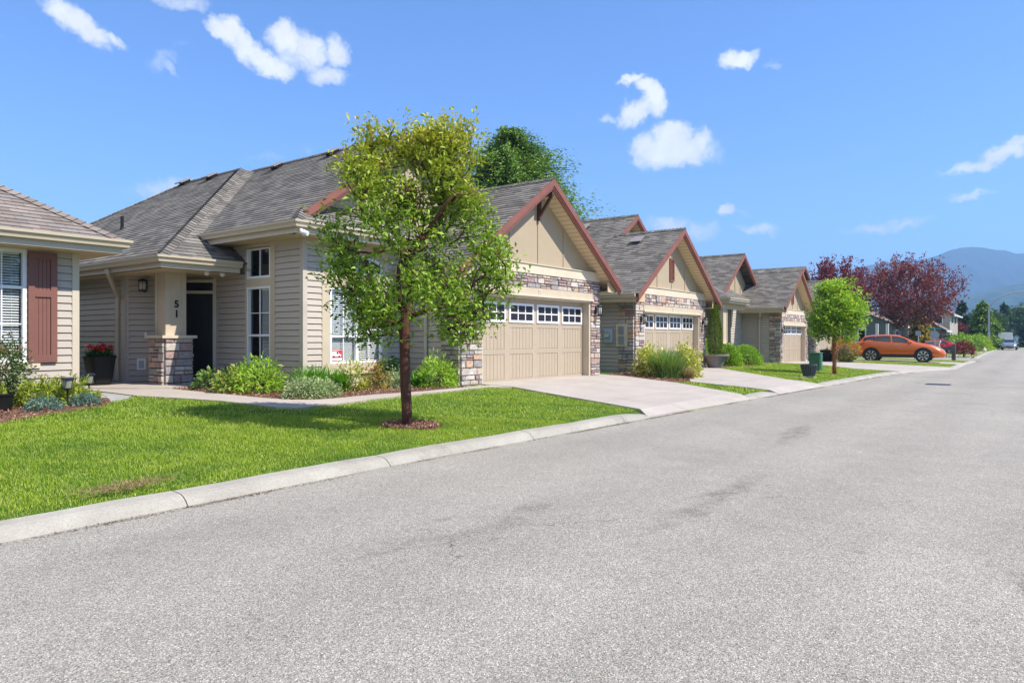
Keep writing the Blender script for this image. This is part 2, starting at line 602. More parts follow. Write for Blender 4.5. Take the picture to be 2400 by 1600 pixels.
def m_siding(name, col):
    m, t, p, o = mat(name)
    co = world_co(t)
    mp = t.new('ShaderNodeMapping')
    mp.inputs['Scale'].default_value = (1, 1, 14)
    t.link(co, mp.inputs[0])
    grain = t.noise(mp.outputs[0], 5.0, 4.0, 0.6)
    big = t.noise(co, 0.8, 3.0)
    c = t.vmath('SCALE', tuple(col), t.math('MULTIPLY', t.maprange(grain, 0.3, 0.7, 0.95, 1.05), t.maprange(big, 0.3, 0.7, 0.94, 1.05)))
    t.link(c, p.inputs['Base Color'])
    p.inputs['Roughness'].default_value = 0.6
    t.link(t.bump(grain, 0.12, 0.004), p.inputs['Normal'])
    return m


def m_stone():
    m, t, p, o = mat('ledge_stone')
    g = t.new('ShaderNodeNewGeometry')
    rnd = g.outputs['Random Per Island']
    co = g.outputs['Position']
    c = t.ramp(rnd, [(0.0, (0.30, 0.26, 0.235)), (0.16, (0.42, 0.37, 0.33)), (0.30, (0.33, 0.23, 0.205)), (0.42, (0.46, 0.31, 0.22)),
                     (0.52, (0.27, 0.245, 0.24)), (0.64, (0.47, 0.42, 0.37)), (0.76, (0.29, 0.20, 0.19)), (0.88, (0.44, 0.36, 0.29)), (1.0, (0.38, 0.28, 0.255))], 'CONSTANT')
    n = t.noise(co, 14.0, 6.0, 0.7)
    n2 = t.noise(co, 60.0, 4.0, 0.7)
    c = t.vmath('SCALE', c, t.math('MULTIPLY', t.maprange(n, 0.25, 0.75, 0.86, 1.45), t.maprange(n2, 0.3, 0.7, 0.86, 1.12)))
    t.link(c, p.inputs['Base Color'])
    p.inputs['Roughness'].default_value = 0.85
    t.link(t.bump(t.math('ADD', n, t.math('MULTIPLY', n2, 0.5)), 0.8, 0.03), p.inputs['Normal'])
    return m


def m_soffit():
    m, t, p, o = mat('soffit_board')
    co = world_co(t)
    sx = t.new('ShaderNodeSeparateXYZ')
    t.link(co, sx.inputs[0])
    fr = t.math('FRACT', t.math('MULTIPLY', sx.outputs[0], 7.0))
    ln = t.math('LESS_THAN', fr, 0.09)
    c = t.mix(ln, (0.68, 0.54, 0.36), (0.26, 0.19, 0.11))
    t.link(c, p.inputs['Base Color'])
    p.inputs['Roughness'].default_value = 0.6
    return m


def m_glass(name, tint=(0.90, 0.93, 0.95), refl=1.0):
    m = bpy.data.materials.new(name)
    m.use_nodes = True
    t = NT(m.node_tree)
    o = t.new('ShaderNodeOutputMaterial')
    tr = t.new('ShaderNodeBsdfTransparent')
    tr.inputs[0].default_value = (*tint, 1)
    gl = t.new('ShaderNodeBsdfGlossy')
    gl.inputs['Roughness'].default_value = 0.015
    gl.inputs[0].default_value = (refl, refl, refl, 1)
    g = t.new('ShaderNodeNewGeometry')
    c = t.math('ABSOLUTE', t.vmath('DOT_PRODUCT', g.outputs['Incoming'], g.outputs['Normal']))
    fr = t.math('MULTIPLY_ADD', t.math('POWER', t.math('SUBTRACT', 1.0, c, clamp=True), 5.0), 0.90, 0.10)
    mx = t.new('ShaderNodeMixShader')
    t.link(fr, mx.inputs[0])
    t.link(tr.outputs[0], mx.inputs[1])
    t.link(gl.outputs[0], mx.inputs[2])
    t.link(mx.outputs[0], o.inputs[0])
    return m


def m_leaf(name, cols, trans=0.35, ztop=None, topcols=None, rough=0.5, gloss=0.35):
    """leaf colours picked per leaf; ztop=(z0,z1) blends to the young-leaf colours towards the top of the plant"""
    m = bpy.data.materials.new(name)
    m.use_nodes = True
    t = NT(m.node_tree)
    o = t.new('ShaderNodeOutputMaterial')
    g = t.new('ShaderNodeNewGeometry')
    rnd = g.outputs['Random Per Island']
    k = len(cols)
    c = t.ramp(rnd, [(i / max(1, k - 1), cols[i]) for i in range(k)])
    cl = t.noise(g.outputs['Position'], 2.2, 3.0)
    c = t.vmath('SCALE', c, t.maprange(cl, 0.3, 0.7, 0.85, 1.15))
    if ztop:
        sx = t.new('ShaderNodeSeparateXYZ')
        t.link(g.outputs['Position'], sx.inputs[0])
        kk = len(topcols)
        c2 = t.ramp(t.math('FRACT', t.math('MULTIPLY', rnd, 7.31)), [(i / max(1, kk - 1), topcols[i]) for i in range(kk)])
        f = t.maprange(t.math('ADD', sx.outputs[2], t.math('MULTIPLY', t.math('SUBTRACT', cl, 0.5), 1.6)), ztop[0], ztop[1], 0.0, 0.85)
        c = t.mix(f, c, c2)
    d = t.new('ShaderNodeBsdfPrincipled')
    d.inputs['Roughness'].default_value = rough
    d.inputs['Specular IOR Level'].default_value = gloss
    tl = t.new('ShaderNodeBsdfTranslucent')
    t.link(c, d.inputs['Base Color'])
    t.link(t.mix(1.0, c, (1.15, 1.2, 0.55), 'MULTIPLY'), tl.inputs[0])
    mx = t.new('ShaderNodeMixShader')
    mx.inputs[0].default_value = trans
    t.link(d.outputs[0], mx.inputs[1])
    t.link(tl.outputs[0], mx.inputs[2])
    t.link(mx.outputs[0], o.inputs[0])
    return m


def m_bark(name, ca, cb, sc=12.0):
    m, t, p, o = mat(name)
    co = world_co(t)
    mp = t.new('ShaderNodeMapping')
    mp.inputs['Scale'].default_value = (1, 1, 0.35)
    t.link(co, mp.inputs[0])
    n = t.noise(mp.outputs[0], sc, 6.0, 0.7, 0.8)
    t.link(t.ramp(n, [(0.3, ca), (0.7, cb)]), p.inputs['Base Color'])
    p.inputs['Roughness'].default_value = 0.75
    t.link(t.bump(n, 0.6, 0.02), p.inputs['Normal'])
    return m


M = {}
M['asphalt'] = m_asphalt()
M['kerb'] = m_concrete('kerb_concrete', (0.27, 0.25, 0.215), (0.39, 0.365, 0.315))
add_grime(M['kerb'], 1.1, 0.6)
M['drive'] = m_concrete('driveway_concrete', (0.36, 0.32, 0.285), (0.44, 0.395, 0.355), streak=True)
add_grime(M['drive'], 0.45, 0.35, (0.20, 0.17, 0.145), joints=((1, 2.6, 0.3), (0, 3.0, 0.55)))
M['walk'] = m_concrete('walk_concrete', (0.36, 0.315, 0.27), (0.44, 0.385, 0.34), streak=True)
M['foundation'] = m_concrete('foundation_concrete', (0.50, 0.44, 0.36), (0.60, 0.53, 0.44))
M['soil'] = m_ground('lawn_soil', [(0.035, 0.075, 0.012), (0.06, 0.125, 0.018), (0.10, 0.17, 0.03)])
M['land'] = m_ground('far_land', [(0.05, 0.08, 0.025), (0.07, 0.11, 0.03), (0.10, 0.13, 0.05)], 0.6)
M['gravel'] = m_concrete('gravel', (0.20, 0.20, 0.19), (0.42, 0.41, 0.39))
M['mulch'] = m_bark_mulch()
M['shingle'] = m_shingle('weathered_shingle', [(0.108, 0.100, 0.090), (0.150, 0.139, 0.124), (0.187, 0.172, 0.152), (0.235, 0.216, 0.190)])
M['shingle_pale'] = m_shingle('pale_shingle', [(0.185, 0.150, 0.130), (0.225, 0.187, 0.163), (0.255, 0.215, 0.190), (0.205, 0.190, 0.180)])
M['siding'] = m_siding('taupe_siding', (0.47, 0.412, 0.350))
M['siding_left'] = m_siding('taupe_siding_pale', (0.44, 0.385, 0.325))
M['corner'] = paint('corner_board', (0.48, 0.42, 0.355))
M['trim'] = paint('beige_trim', (0.52, 0.435, 0.32))
M['cream'] = paint('cream_trim', (0.60, 0.515, 0.385))
M['gutter'] = paint('gutter_paint', (0.50, 0.425, 0.315), rough=0.4, var=0.04)
M['fascia'] = paint('fascia_paint', (0.53, 0.46, 0.36), var=0.04)
M['panel'] = paint('gable_panel', (0.39, 0.315, 0.215), var=0.03)
M['garage'] = paint('garage_paint', (0.41, 0.335, 0.245), rough=0.45, var=0.03)
M['brown'] = paint('rake_brown', (0.215, 0.085, 0.062), var=0.10)
M['shutter'] = paint('shutter_brown', (0.20, 0.088, 0.068), var=0.05, rough=0.5)
M['darkbrown'] = paint('bracket_brown', (0.085, 0.042, 0.03), var=0.1)
M['soffit'] = m_soffit()
M['soffit_plain'] = paint('soffit_paint', (0.52, 0.40, 0.24))
M['white'] = paint('white_vinyl', (0.78, 0.78, 0.78), rough=0.35, var=0.02)
M['blind'] = paint('blind_slat', (0.80, 0.79, 0.76), rough=0.5, var=0.02)
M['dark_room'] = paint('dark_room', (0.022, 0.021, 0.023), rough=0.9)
M['glass'] = m_glass('window_glass')
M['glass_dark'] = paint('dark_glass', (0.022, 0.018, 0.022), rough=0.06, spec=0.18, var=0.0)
M['door'] = paint('front_door', (0.010, 0.008, 0.008), rough=0.45)
M['black'] = paint('black_metal', (0.015, 0.014, 0.014), rough=0.4)
M['pot'] = paint('black_pot', (0.010, 0.010, 0.010), rough=0.5, spec=0.2)
M['steel'] = paint('grey_steel', (0.42, 0.44, 0.47), rough=0.35, metal=0.6)
M['meter'] = paint('meter_grey', (0.40, 0.46, 0.52), rough=0.4)
M['gasgrey'] = paint('gas_meter_grey', (0.20, 0.22, 0.27), rough=0.5)
M['stone'] = m_stone()
M['mortar'] = paint('mortar', (0.11, 0.095, 0.085), rough=0.95, var=0.2, scale=20)
M['lamp_glass'] = paint('lamp_glass', (0.55, 0.53, 0.47), rough=0.25)
M['red'] = paint('red_petal', (0.62, 0.012, 0.010), rough=0.5)
M['sticker_red'] = paint('sticker_red', (0.62, 0.05, 0.06), rough=0.4)
M['solar'] = paint('solar_cell', (0.015, 0.018, 0.05), rough=0.15, spec=0.6)
M['rock'] = m_concrete('garden_rock', (0.42, 0.36, 0.30), (0.55, 0.48, 0.41))
# ---------------------------------------------------------------- terrain
YK = [(-400, 5.9), (0, 5.85), (6, 5.85), (12, 5.62), (24, 5.15), (32, 4.95), (35, 4.65), (38, 4.0), (42, 3.3), (50, 3.4), (58, 3.3), (66, 3.7), (85, 4.1), (105, 4.3), (600, 4.6)]
_kx = np.array([a for a, b in YK], float)
_ky = np.array([b for a, b in YK], float)


def yk(x):
    return np.interp(x, _kx, _ky)


def sstep(t):
    t = np.clip(t, 0, 1)
    return t * t * (3 - 2 * t)


def zroad(x):
    return -0.15 * sstep((np.asarray(x, float) - 10) / 45)


def zg(x, y):
    d = np.asarray(y, float) - yk(x)
    p = np.interp(d, [0, 0.28, 4.7, 9, 20], [0, 0.10, 0.30, 0.38, 0.40])
    side = sstep((np.asarray(x, float) - 56.5) / 1.5) * (1 - sstep((np.asarray(x, float) - 66.5) / 2.0))
    p = p * (1 - 0.4 * sstep((np.asarray(x, float) - 20) / 25)) * (1 - 0.9 * side)
    return zroad(x) + p


def G(x, y):
    return float(zg(x, y))


def heightgrid(name, xs, ys, off, m, kind='structure', fn=zg):
    X, Y = np.meshgrid(xs, ys, indexing='ij')
    Z = fn(X, Y) + off
    V = np.stack([X, Y, Z], -1).reshape(-1, 3)
    nx, ny = len(xs), len(ys)
    i = np.arange(nx - 1)[:, None] * ny + np.arange(ny - 1)[None, :]
    F = np.stack([i, i + ny, i + ny + 1, i + 1], -1).reshape(-1, 4)
    o = np_mesh(name, V, F, m, smooth=True)
    tag(o, kind=kind)
    return o


def sheet(name, poly, off, m, step=0.35, kind='structure', parent=None, fn=zg, rim=True):
    """a sheet draped over the terrain inside a polygon, with a low edge all round"""
    P = [Vector((x, y)) for x, y in poly]
    b = []
    for k in range(len(P)):
        a, c = P[k], P[(k + 1) % len(P)]
        n = max(1, int((c - a).length / step))
        for j in range(n):
            b.append(a.lerp(c, j / n))
    nb = len(b)
    xs = [p.x for p in P]
    ys = [p.y for p in P]
    pts = list(b)
    x = min(xs) + step * 0.5
    while x < max(xs):
        y = min(ys) + step * 0.5
        while y < max(ys):
            pts.append(Vector((x, y)))
            y += step
        x += step
    res = delaunay_2d_cdt(pts, [(k, (k + 1) % nb) for k in range(nb)], [list(range(nb))], 1, 1e-5)
    vs, _, fs = res[0], res[1], res[2]
    mb = MB()
    mb.v = [(v.x, v.y, float(fn(v.x, v.y)) + off) for v in vs]
    for f in fs:
        q = [vs[i] for i in f]
        ar = sum(q[i].x * q[(i + 1) % len(q)].y - q[(i + 1) % len(q)].x * q[i].y for i in range(len(q)))
        mb.f.append(list(f) if ar > 0 else list(f)[::-1])
        mb.uv.append(None)
        mb.m.append(0)
    if rim:
        for k in range(nb):
            a, c = b[k], b[(k + 1) % nb]
            za, zc = float(fn(a.x, a.y)), float(fn(c.x, c.y))
            mb.poly([(a.x, a.y, za - 0.04), (c.x, c.y, zc - 0.04), (c.x, c.y, zc + off), (a.x, a.y, za + off)])
    o = mb.build(name, m, parent)
    o['kind'] = kind
    return o


def inpoly(px, py, poly):
    r = np.zeros(px.shape, bool)
    n = len(poly)
    for i in range(n):
        x1, y1 = poly[i]
        x2, y2 = poly[(i + 1) % n]
        if y1 == y2:
            continue
        c = ((y1 > py) != (y2 > py)) & (px < (x2 - x1) * (py - y1) / (y2 - y1) + x1)
        r ^= c
    return r


# one wide sheet of land out to the foot of the mountains, then finer lawn ground near the street
def zland(x, y):
    return np.full(np.shape(x), -0.45)


heightgrid('ground', np.linspace(-2000, 4600, 46), np.linspace(-2000, 2500, 36), 0, M['land'], fn=zland)
heightgrid('lawn', np.concatenate([np.arange(-14, 60, 0.4), np.arange(60, 260, 4.0)]),
           np.concatenate([[3.0, 3.6], np.arange(4.0, 14, 0.2), np.arange(14, 40, 1.0), np.arange(40, 160, 10)]), -0.022, M['soil'],
           fn=lambda x, y: np.where(y - yk(x) < 0.05, zroad(x) - 0.10, zg(x, y)))
# road
xs = np.concatenate([np.arange(-40, 70, 0.5), np.arange(70, 150, 2.0)])
Vr, nr = [], 14
for x in xs:
    for t in np.linspace(0, 1, nr):
        y = -9.0 + (float(yk(x)) + 0.05 + 9.0) * t
        Vr.append((x, y, float(zroad(x)) + 0.012 - 0.0006 * (y - 1.5) ** 2))
i = np.arange(len(xs) - 1)[:, None] * nr + np.arange(nr - 1)[None, :]
Fr = np.stack([i, i + nr, i + nr + 1, i + 1], -1).reshape(-1, 4)
tag(np_mesh('road', Vr, Fr, M['asphalt'], smooth=True), kind='structure')
sheet('side_road', [(57.6, 3.0), (66.4, 3.4), (66.0, 8), (65.8, 40), (58.4, 40), (58.2, 8)], 0.035, M['asphalt'], step=1.0)
heightgrid('cross_road', np.linspace(142, 152, 8), np.linspace(-60, 60, 30), 0.02, M['asphalt'], fn=lambda x, y: np.full(np.shape(x), -0.16))

DRIVES = {
    51: [(13.45, 11.20), (13.42, 9.95), (12.88, 8.4), (12.45, 7.07), (12.07, 5.97), (11.75, 5.66), (16.75, 5.42), (16.95, 5.72), (18.56, 8.05), (18.80, 8.9), (19.2, 9.8), (19.5, 11.0), (19.2, 11.2)],
    52: [(19.3, 7.95), (19.08, 6.87), (18.9, 5.6), (18.85, 5.36), (23.0, 5.2), (22.95, 5.42), (23.64, 6.54), (26.5, 9.2), (28.25, 10.6), (28.1, 11.2), (21.75, 11.2), (21.9, 9.2)],
    53: [(38.7, 11.2), (38.2, 9.0), (35.3, 6.7), (35.0, 5.3), (35.4, 4.58), (42.0, 3.28), (43.0, 3.7), (43.4, 5.8), (44.0, 11.0), (44.0, 11.2)],
    54: [(46.6, 11.2), (48.7, 8.0), (48.6, 3.42), (52.2, 3.42), (52.4, 8), (52.6, 11.2)],
}
WALK = [(6.34, 16.2), (6.45, 13.5), (6.76, 12.62), (7.0, 11.68), (7.05, 10.72), (7.12, 10.2), (7.4, 9.90), (8.3, 9.96), (9.9, 10.16), (11.9, 10.25), (12.93, 10.3), (13.41, 9.96), (13.44, 10.62),
        (12.6, 10.62), (11.1, 10.53), (9.67, 10.69), (8.86, 10.63), (8.30, 10.66), (8.0, 10.95), (7.84, 11.5), (7.77, 12.31), (7.66, 13.97), (7.62, 14.6), (7.6, 16.2)]
BED51 = [(7.66, 14.75), (7.66, 13.97), (7.77, 12.31), (7.84, 11.5), (8.0, 10.95), (8.30, 10.66), (8.86, 10.63), (9.67, 10.69), (11.1, 10.53), (12.61, 10.62), (12.61, 12.9), (9.46, 12.9), (9.46, 14.75)]
BEDL = [(1.0, 9.6), (2.4, 10.4), (3.5, 11.16), (3.93, 11.5), (4.57, 11.95), (5.2, 12.25), (5.65, 12.8), (5.95, 13.6), (5.7, 14.2), (-3, 14.2), (-3, 9.2)]
GRAVEL = [(5.7, 13.0), (6.1, 13.2), (6.40, 13.6), (6.33, 16.2), (6.3, 19.5), (5.66, 19.5), (5.66, 14.2)]
BED52 = [(19.55, 10.9), (19.2, 9.8), (18.8, 8.9), (18.60, 8.25), (19.3, 7.95), (20.2, 8.35), (21.9, 9.2), (21.62, 10.95)]
BED53 = [(28.3, 10.8), (29.0, 10.5), (31.5, 10.4), (34.2, 10.5), (36.5, 10.9), (36.5, 12.8), (28.0, 12.8)]
BEDC = [(57.2, 4.2), (56.5, 4.2), (56.5, 9), (57.4, 9)]
for k in DRIVES:
    sheet('driveway', DRIVES[k], 0.028, M['drive'])
sheet('walkway', WALK, 0.022, M['walk'])
sheet('mulch_bed', BED51, 0.014, M['mulch'])
sheet('mulch_bed', BEDL, 0.014, M['mulch'])
sheet('mulch_bed', BED52, 0.016, M['mulch'])
sheet('mulch_bed', BED53, 0.014, M['mulch'])
sheet('gravel_strip', GRAVEL, 0.010, M['gravel'])
# porch slab, one step above the walk
mbp = MB()
pz = 0.50
P_ = [(6.34, 16.2), (7.62, 14.62), (9.44, 14.62), (9.44, 15.9), (7.97, 17.38), (7.97, 20.5), (6.34, 20.5)]
P_ = [(6.36, 19.5), (6.36, 16.15), (7.15, 15.0), (7.62, 14.62), (9.44, 14.62), (9.44, 15.9), (7.97, 17.38), (7.97, 19.5)]
mbp.poly([(x, y, 0.42) for x, y in P_])
for k in range(len(P_)):
    a, b = P_[k], P_[(k + 1) % len(P_)]
    mbp.poly([(a[0], a[1], 0.1), (b[0], b[1], 0.1), (b[0], b[1], 0.42), (a[0], a[1], 0.42)])
mbp.build('porch_slab', M['walk'], kind='structure')
# kerbs: segments with open joints, none across the driveways
KERB_PROF = [(0.0, -0.02), (0.0, 0.014), (0.03, 0.050), (0.075, 0.088), (0.12, 0.104), (0.25, 0.116), (0.28, 0.108), (0.28, -0.02)]


def kerb_run(xa, xb):
    mb = MB()
    x = xa
    rng = random.Random(int(xa * 10))
    while x < xb - 0.05:
        x2 = min(xb, x + rng.uniform(1.7, 3.0))
        if xb - x2 < 0.6:
            x2 = xb
        n = max(2, int((x2 - x) / 0.4))
        g0 = 0.010 if x > xa else 0
        ring = []
        for k in range(n + 1):
            xx = x + g0 + (x2 - x - g0) * k / n
            dx = 0.05
            tang = Vector((2 * dx, float(yk(xx + dx) - yk(xx - dx)), 0)).normalized()
            nor = Vector((-tang.y, tang.x, 0))
            e = min(1.0, 0.30 + 0.70 * min((xx - xa), (xb - xx)) / 0.9) if (xa > -10 or True) else 1
            e = max(0.3, e)
            base = Vector((xx, float(yk(xx)), float(zroad(xx))))
            jit = 0.004 * math.sin(xx * 3.1) + 0.003 * math.sin(xx * 7.7)
            ring.append([(base + nor * a + Vector((0, 0, b * (e if b > 0.02 else 1) + (jit if b > 0.05 else 0)))) for a, b in KERB_PROF])
        L = len(KERB_PROF)
        for k in range(n):
            for j in range(L - 1):
                mb.poly([ring[k][j], ring[k + 1][j], ring[k + 1][j + 1], ring[k][j + 1]])
        mb.poly(ring[0][::-1])
        mb.poly(ring[-1])
        x = x2
    mb.build('kerb', M['kerb'], kind='structure')


for a, b in ((-30, 12.15), (16.5, 19.15), (22.6, 35.6), (42.0, 48.9), (51.9, 57.8), (66.2, 118)):
    kerb_run(a, b)
# catch basin grate in the road
mb = MB()
bx, by = 26.5, 2.55
bz = G(26.5, 0) + 0.016
mb.box(bx - 0.35, by - 0.35, bz - 0.05, bx + 0.35, by + 0.35, bz)
for k in range(9):
    mb.box(bx - 0.30, by - 0.30 + k * 0.07, bz, bx + 0.30, by - 0.265 + k * 0.07, bz + 0.008)
o = mb.build('drain_grate', M['black'], org=(bx, by, bz))
tag(o, 'dark iron storm drain grate set in the asphalt road', 'drain grate')
# mountains
def ridge(name, pts, m, back=900, seed=1, wav=10):
    """a mountain front: crest line, foot line towards us and a far slope behind"""
    rng = random.Random(seed)
    C = [Vector(p) for p in pts]
    cr = []
    for a, b in zip(C[:-1], C[1:]):
        for k in range(10):
            cr.append(a.lerp(b, k / 10))
    cr.append(C[-1])
    nrow = 40
    V, n = [], len(cr)
    for j in range(-12, nrow + 1):
        for k, p in enumerate(cr):
            d = Vector((p.x, p.y, 0)).normalized()
            side = Vector((d.y, -d.x, 0))
            if j >= 0:
                t = j / nrow
                z = p.z * (1 - t) ** 1.25
                q = Vector((p.x, p.y, 0)) - d * (back * t)
            else:
                t = -j / 12
                z = p.z * (1 - t)
                q = Vector((p.x, p.y, 0)) + d * (back * 0.8 * t)
            s = q.dot(Vector((0.6, -0.8, 0)))
            gul = (math.sin(s / 37.0 + 1.3 * math.sin(q.x / 90.0)) + 0.6 * math.sin(s / 15.0 + q.x / 60.0) + 0.4 * math.sin(s / 7.0 - q.x / 25.0)) * wav * math.sin(math.pi * min(1, max(0, t))) if j != 0 else 0
            V.append((q.x, q.y, z + gul - 6 * t))
    F = []
    for j in range(nrow + 12):
        for k in range(n - 1):
            F.append((j * n + k, j * n + k + 1, (j + 1) * n + k + 1, (j + 1) * n + k))
    o = np_mesh(name, V, F, m, smooth=True)
    tag(o, kind='structure')


def m_mountain(name, cols, snow=False):
    m, t, p, o = mat(name)
    co = world_co(t)
    n = t.noise(co, 0.014, 8.0, 0.7)
    n2 = t.noise(co, 0.06, 4.0, 0.7)
    c = t.ramp(t.math('MULTIPLY_ADD', n, 0.6, t.math('MULTIPLY', n2, 0.4)), [(0.35, cols[0]), (0.5, cols[1]), (0.65, cols[2])])
    t.link(c, p.inputs['Base Color'])
    p.inputs['Roughness'].default_value = 1.0
    p.inputs['Specular IOR Level'].default_value = 0.0
    return m


M['mountain'] = m_mountain('forest_mountain', [(0.018, 0.032, 0.020), (0.028, 0.045, 0.026), (0.05, 0.065, 0.04)])
M['foothill'] = m_mountain('forest_foothill', [(0.02, 0.04, 0.018), (0.04, 0.07, 0.025), (0.09, 0.12, 0.05)])
ridge('mountain', [(3250, 1250, 150), (3380, 930, 200), (3445, 728, 259), (3514, 635, 326), (3551, 585, 339), (3607, 511, 351), (3648, 455, 355), (3688, 401, 362), (3718, 360, 377), (3751, 317, 400), (3781, 276, 412), (3813, 233, 416), (3846, 189, 412), (3876, 148, 402), (3903, 112, 400), (3930, 75, 385), (3952, 45, 387), (4010, -32, 375), (4100, -180, 400), (4200, -400, 380), (4150, -800, 300)], M['mountain'], 1300, 3, 16)
ridge('foothill', [(1950, 620, 30), (2080, 500, 40), (2200, 380, 52), (2290, 271, 65), (2326, 222, 96), (2363, 173, 121), (2398, 125, 132), (2434, 77, 148), (2470, 28, 157), (2506, -20, 174), (2560, -120, 185), (2620, -300, 170)], M['foothill'], 900, 5, 8)
# ---------------------------------------------------------------- building parts
EXPO = 0.134


def lap(mb, p0, p1, n, z0, z1, openings=(), zref=0.30, expo=EXPO, sharp=0.026):
    """lap siding on the wall p0->p1 (plan points), outward normal n, openings = (a0,a1,z0,z1) along the wall"""
    p0, p1, n = Vector((*p0, 0)), Vector((*p1, 0)), Vector((n[0], n[1], 0)).normalized()
    L = (p1 - p0).length
    d = (p1 - p0) / L
    flip = d.cross(Vector((0, 0, 1))).dot(n) < 0
    xs = sorted({0.0, L, *[min(L, max(0, a)) for o in openings for a in o[:2]]})
    for a, b in zip(xs[:-1], xs[1:]):
        if b - a < 1e-4:
            continue
        mid = (a + b) / 2
        cuts = sorted([(o[2], o[3]) for o in openings if o[0] - 1e-6 <= mid <= o[1] + 1e-6])
        zz, spans = z0, []
        for c0, c1 in cuts:
            if c0 > zz:
                spans.append((zz, min(c0, z1)))
            zz = max(zz, c1)
        if zz < z1:
            spans.append((zz, z1))
        for s0, s1 in spans:
            k = math.floor((s0 - zref) / expo)
            while True:
                lo, hi = zref + k * expo, zref + (k + 1) * expo
                u, v = max(lo, s0), min(hi, s1)
                if u >= s1 - 1e-5:
                    break
                off = lambda z: 0.004 + (sharp - 0.004) * (1 - (z - lo) / expo)
                A = p0 + d * a + n * off(u) + Vector((0, 0, u))
                B = p0 + d * b + n * off(u) + Vector((0, 0, u))
                vt = v - 0.011 if v == hi else v
                if vt < u:
                    vt = v
                C = p0 + d * b + n * off(vt) + Vector((0, 0, vt))
                D = p0 + d * a + n * off(vt) + Vector((0, 0, vt))
                if v == hi:
                    back = [D, C, p0 + d * b - n * 0.03 + Vector((0, 0, v)), p0 + d * a - n * 0.03 + Vector((0, 0, v))]
                    mb.poly(back if not flip else back[::-1])
                mb.poly([A, B, C, D] if not flip else [B, A, D, C])
                if u == lo:
                    A2, B2 = A - n * (sharp + 0.03), B - n * (sharp + 0.03)
                    mb.poly([A2, B2, B, A] if not flip else [B2, A2, A, B])
                k += 1


def board(mb, p0, d, n, a0, a1, z0, z1, t=0.03, base=0.0, m=0):
    """a flat board on a wall: along d from a0 to a1, standing t proud of base"""
    d, n = Vector((*d, 0)), Vector((*n, 0))
    o = Vector((*p0, 0)) + d * a0 + n * (base - 0.02) + Vector((0, 0, z0))
    mb.obox(o, d * (a1 - a0), n * (t + 0.02), Vector((0, 0, z1 - z0)), m)


def clip_band(poly, lo, hi):
    def half(pts, keep, f):
        out = []
        for i in range(len(pts)):
            a, b = pts[i], pts[(i + 1) % len(pts)]
            fa, fb = f(a), f(b)
            if fa >= 0:
                out.append(a)
            if (fa > 0) != (fb > 0) and abs(fa - fb) > 1e-12 and fa != 0 and fb != 0:
                t = fa / (fa - fb)
                out.append((a[0] + (b[0] - a[0]) * t, a[1] + (b[1] - a[1]) * t))
        return out
    p = half(poly, True, lambda q: q[1] - lo)
    if len(p) < 3:
        return []
    return half(p, True, lambda q: hi - q[1])


def roof(mb, pts, e=0.142, th=0.013, deck=0.0, soffit_m=None):
    """a shingled roof plane; pts (convex polygon) with pts[0]->pts[1] along the eave"""
    P = [Vector(p) for p in pts]
    u = (P[1] - P[0]).normalized()
    n = None
    for q in P[2:]:
        n = u.cross(q - P[0])
        if n.length > 1e-4:
            n.normalize()
            break
    if n.z < 0:
        n = -n
    v = n.cross(u)
    q2 = [((p - P[0]).dot(u), (p - P[0]).dot(v)) for p in P]
    if max(b for a, b in q2) < 1e-3:
        v = -v
        q2 = [((p - P[0]).dot(u), (p - P[0]).dot(v)) for p in P]
    t0, t1 = min(b for a, b in q2), max(b for a, b in q2)
    k = 0
    su = random.random() * 3
    while t0 + k * e < t1 - 1e-4:
        lo, hi = t0 + k * e, min(t1, t0 + (k + 1) * e)
        c = clip_band(q2, lo, hi)
        if len(c) >= 3:
            W_ = [P[0] + u * a + v * b + n * (th * (1 - (b - lo) / e)) for a, b in c]
            if (W_[1] - W_[0]).cross(W_[2] - W_[0]).dot(n) < 0:
                W_ = W_[::-1]; c = c[::-1]
            mb.poly(W_, uv=[(a + su, b - t0) for a, b in c])
            lows = [a for a, b in c if abs(b - lo) < 1e-5]
            if len(lows) >= 2:
                a, b = min(lows), max(lows)
                A, B = P[0] + u * a + v * lo, P[0] + u * b + v * lo
                mb.poly([A - n * 0.004, B - n * 0.004, B + n * th, A + n * th], uv=[(a + su, lo - t0 + .01), (b + su, lo - t0 + .01), (b + su, lo - t0 + 0.012), (a + su, lo - t0 + 0.012)])
        k += 1
    return n


def cap_strip(mb, a, b, n1, n2, w=0.14, e=0.15, th=0.016):
    """hip / ridge cap shingles from a (low) to b (high), lying on two roof planes"""
    a, b = Vector(a), Vector(b)
    L = (b - a).length
    d = (b - a) / L
    def sidev(n):
        s = d.cross(n).normalized()
        return s
    s1, s2 = sidev(Vector(n1)), sidev(Vector(n2))
    s1 = -s1 if s1.dot(Vector(n2)) > 0 else s1
    s2 = -s2 if s2.dot(Vector(n1)) > 0 else s2
    k = 0
    up = (Vector(n1) + Vector(n2)).normalized()
    while k * e < L:
        l0, l1 = k * e, min(L, (k + 1) * e + 0.02)
        A, B = a + d * l0 + up * (0.030 + th), a + d * l1 + up * 0.026
        for s, n in ((s1, Vector(n1)), (s2, Vector(n2))):
            o = [A, A + s * w - up * 0.026, B + s * w - up * 0.026, B]
            o = [A, a + d * l0 + s * w + n * (0.016 + th), a + d * l1 + s * w + n * 0.014, B]
            mb.poly(o, uv=[(k * 0.6, 0.02), (k * 0.6 + 0.14, 0.02), (k * 0.6 + 0.14, 0.13), (k * 0.6, 0.13)])
            mb.poly([a + d * l0 + s * w + n * 0.0, a + d * l0, A, a + d * l0 + s * w + n * (0.016 + th)], uv=[(k * 0.6, 0.001)] * 4)
        k += 1


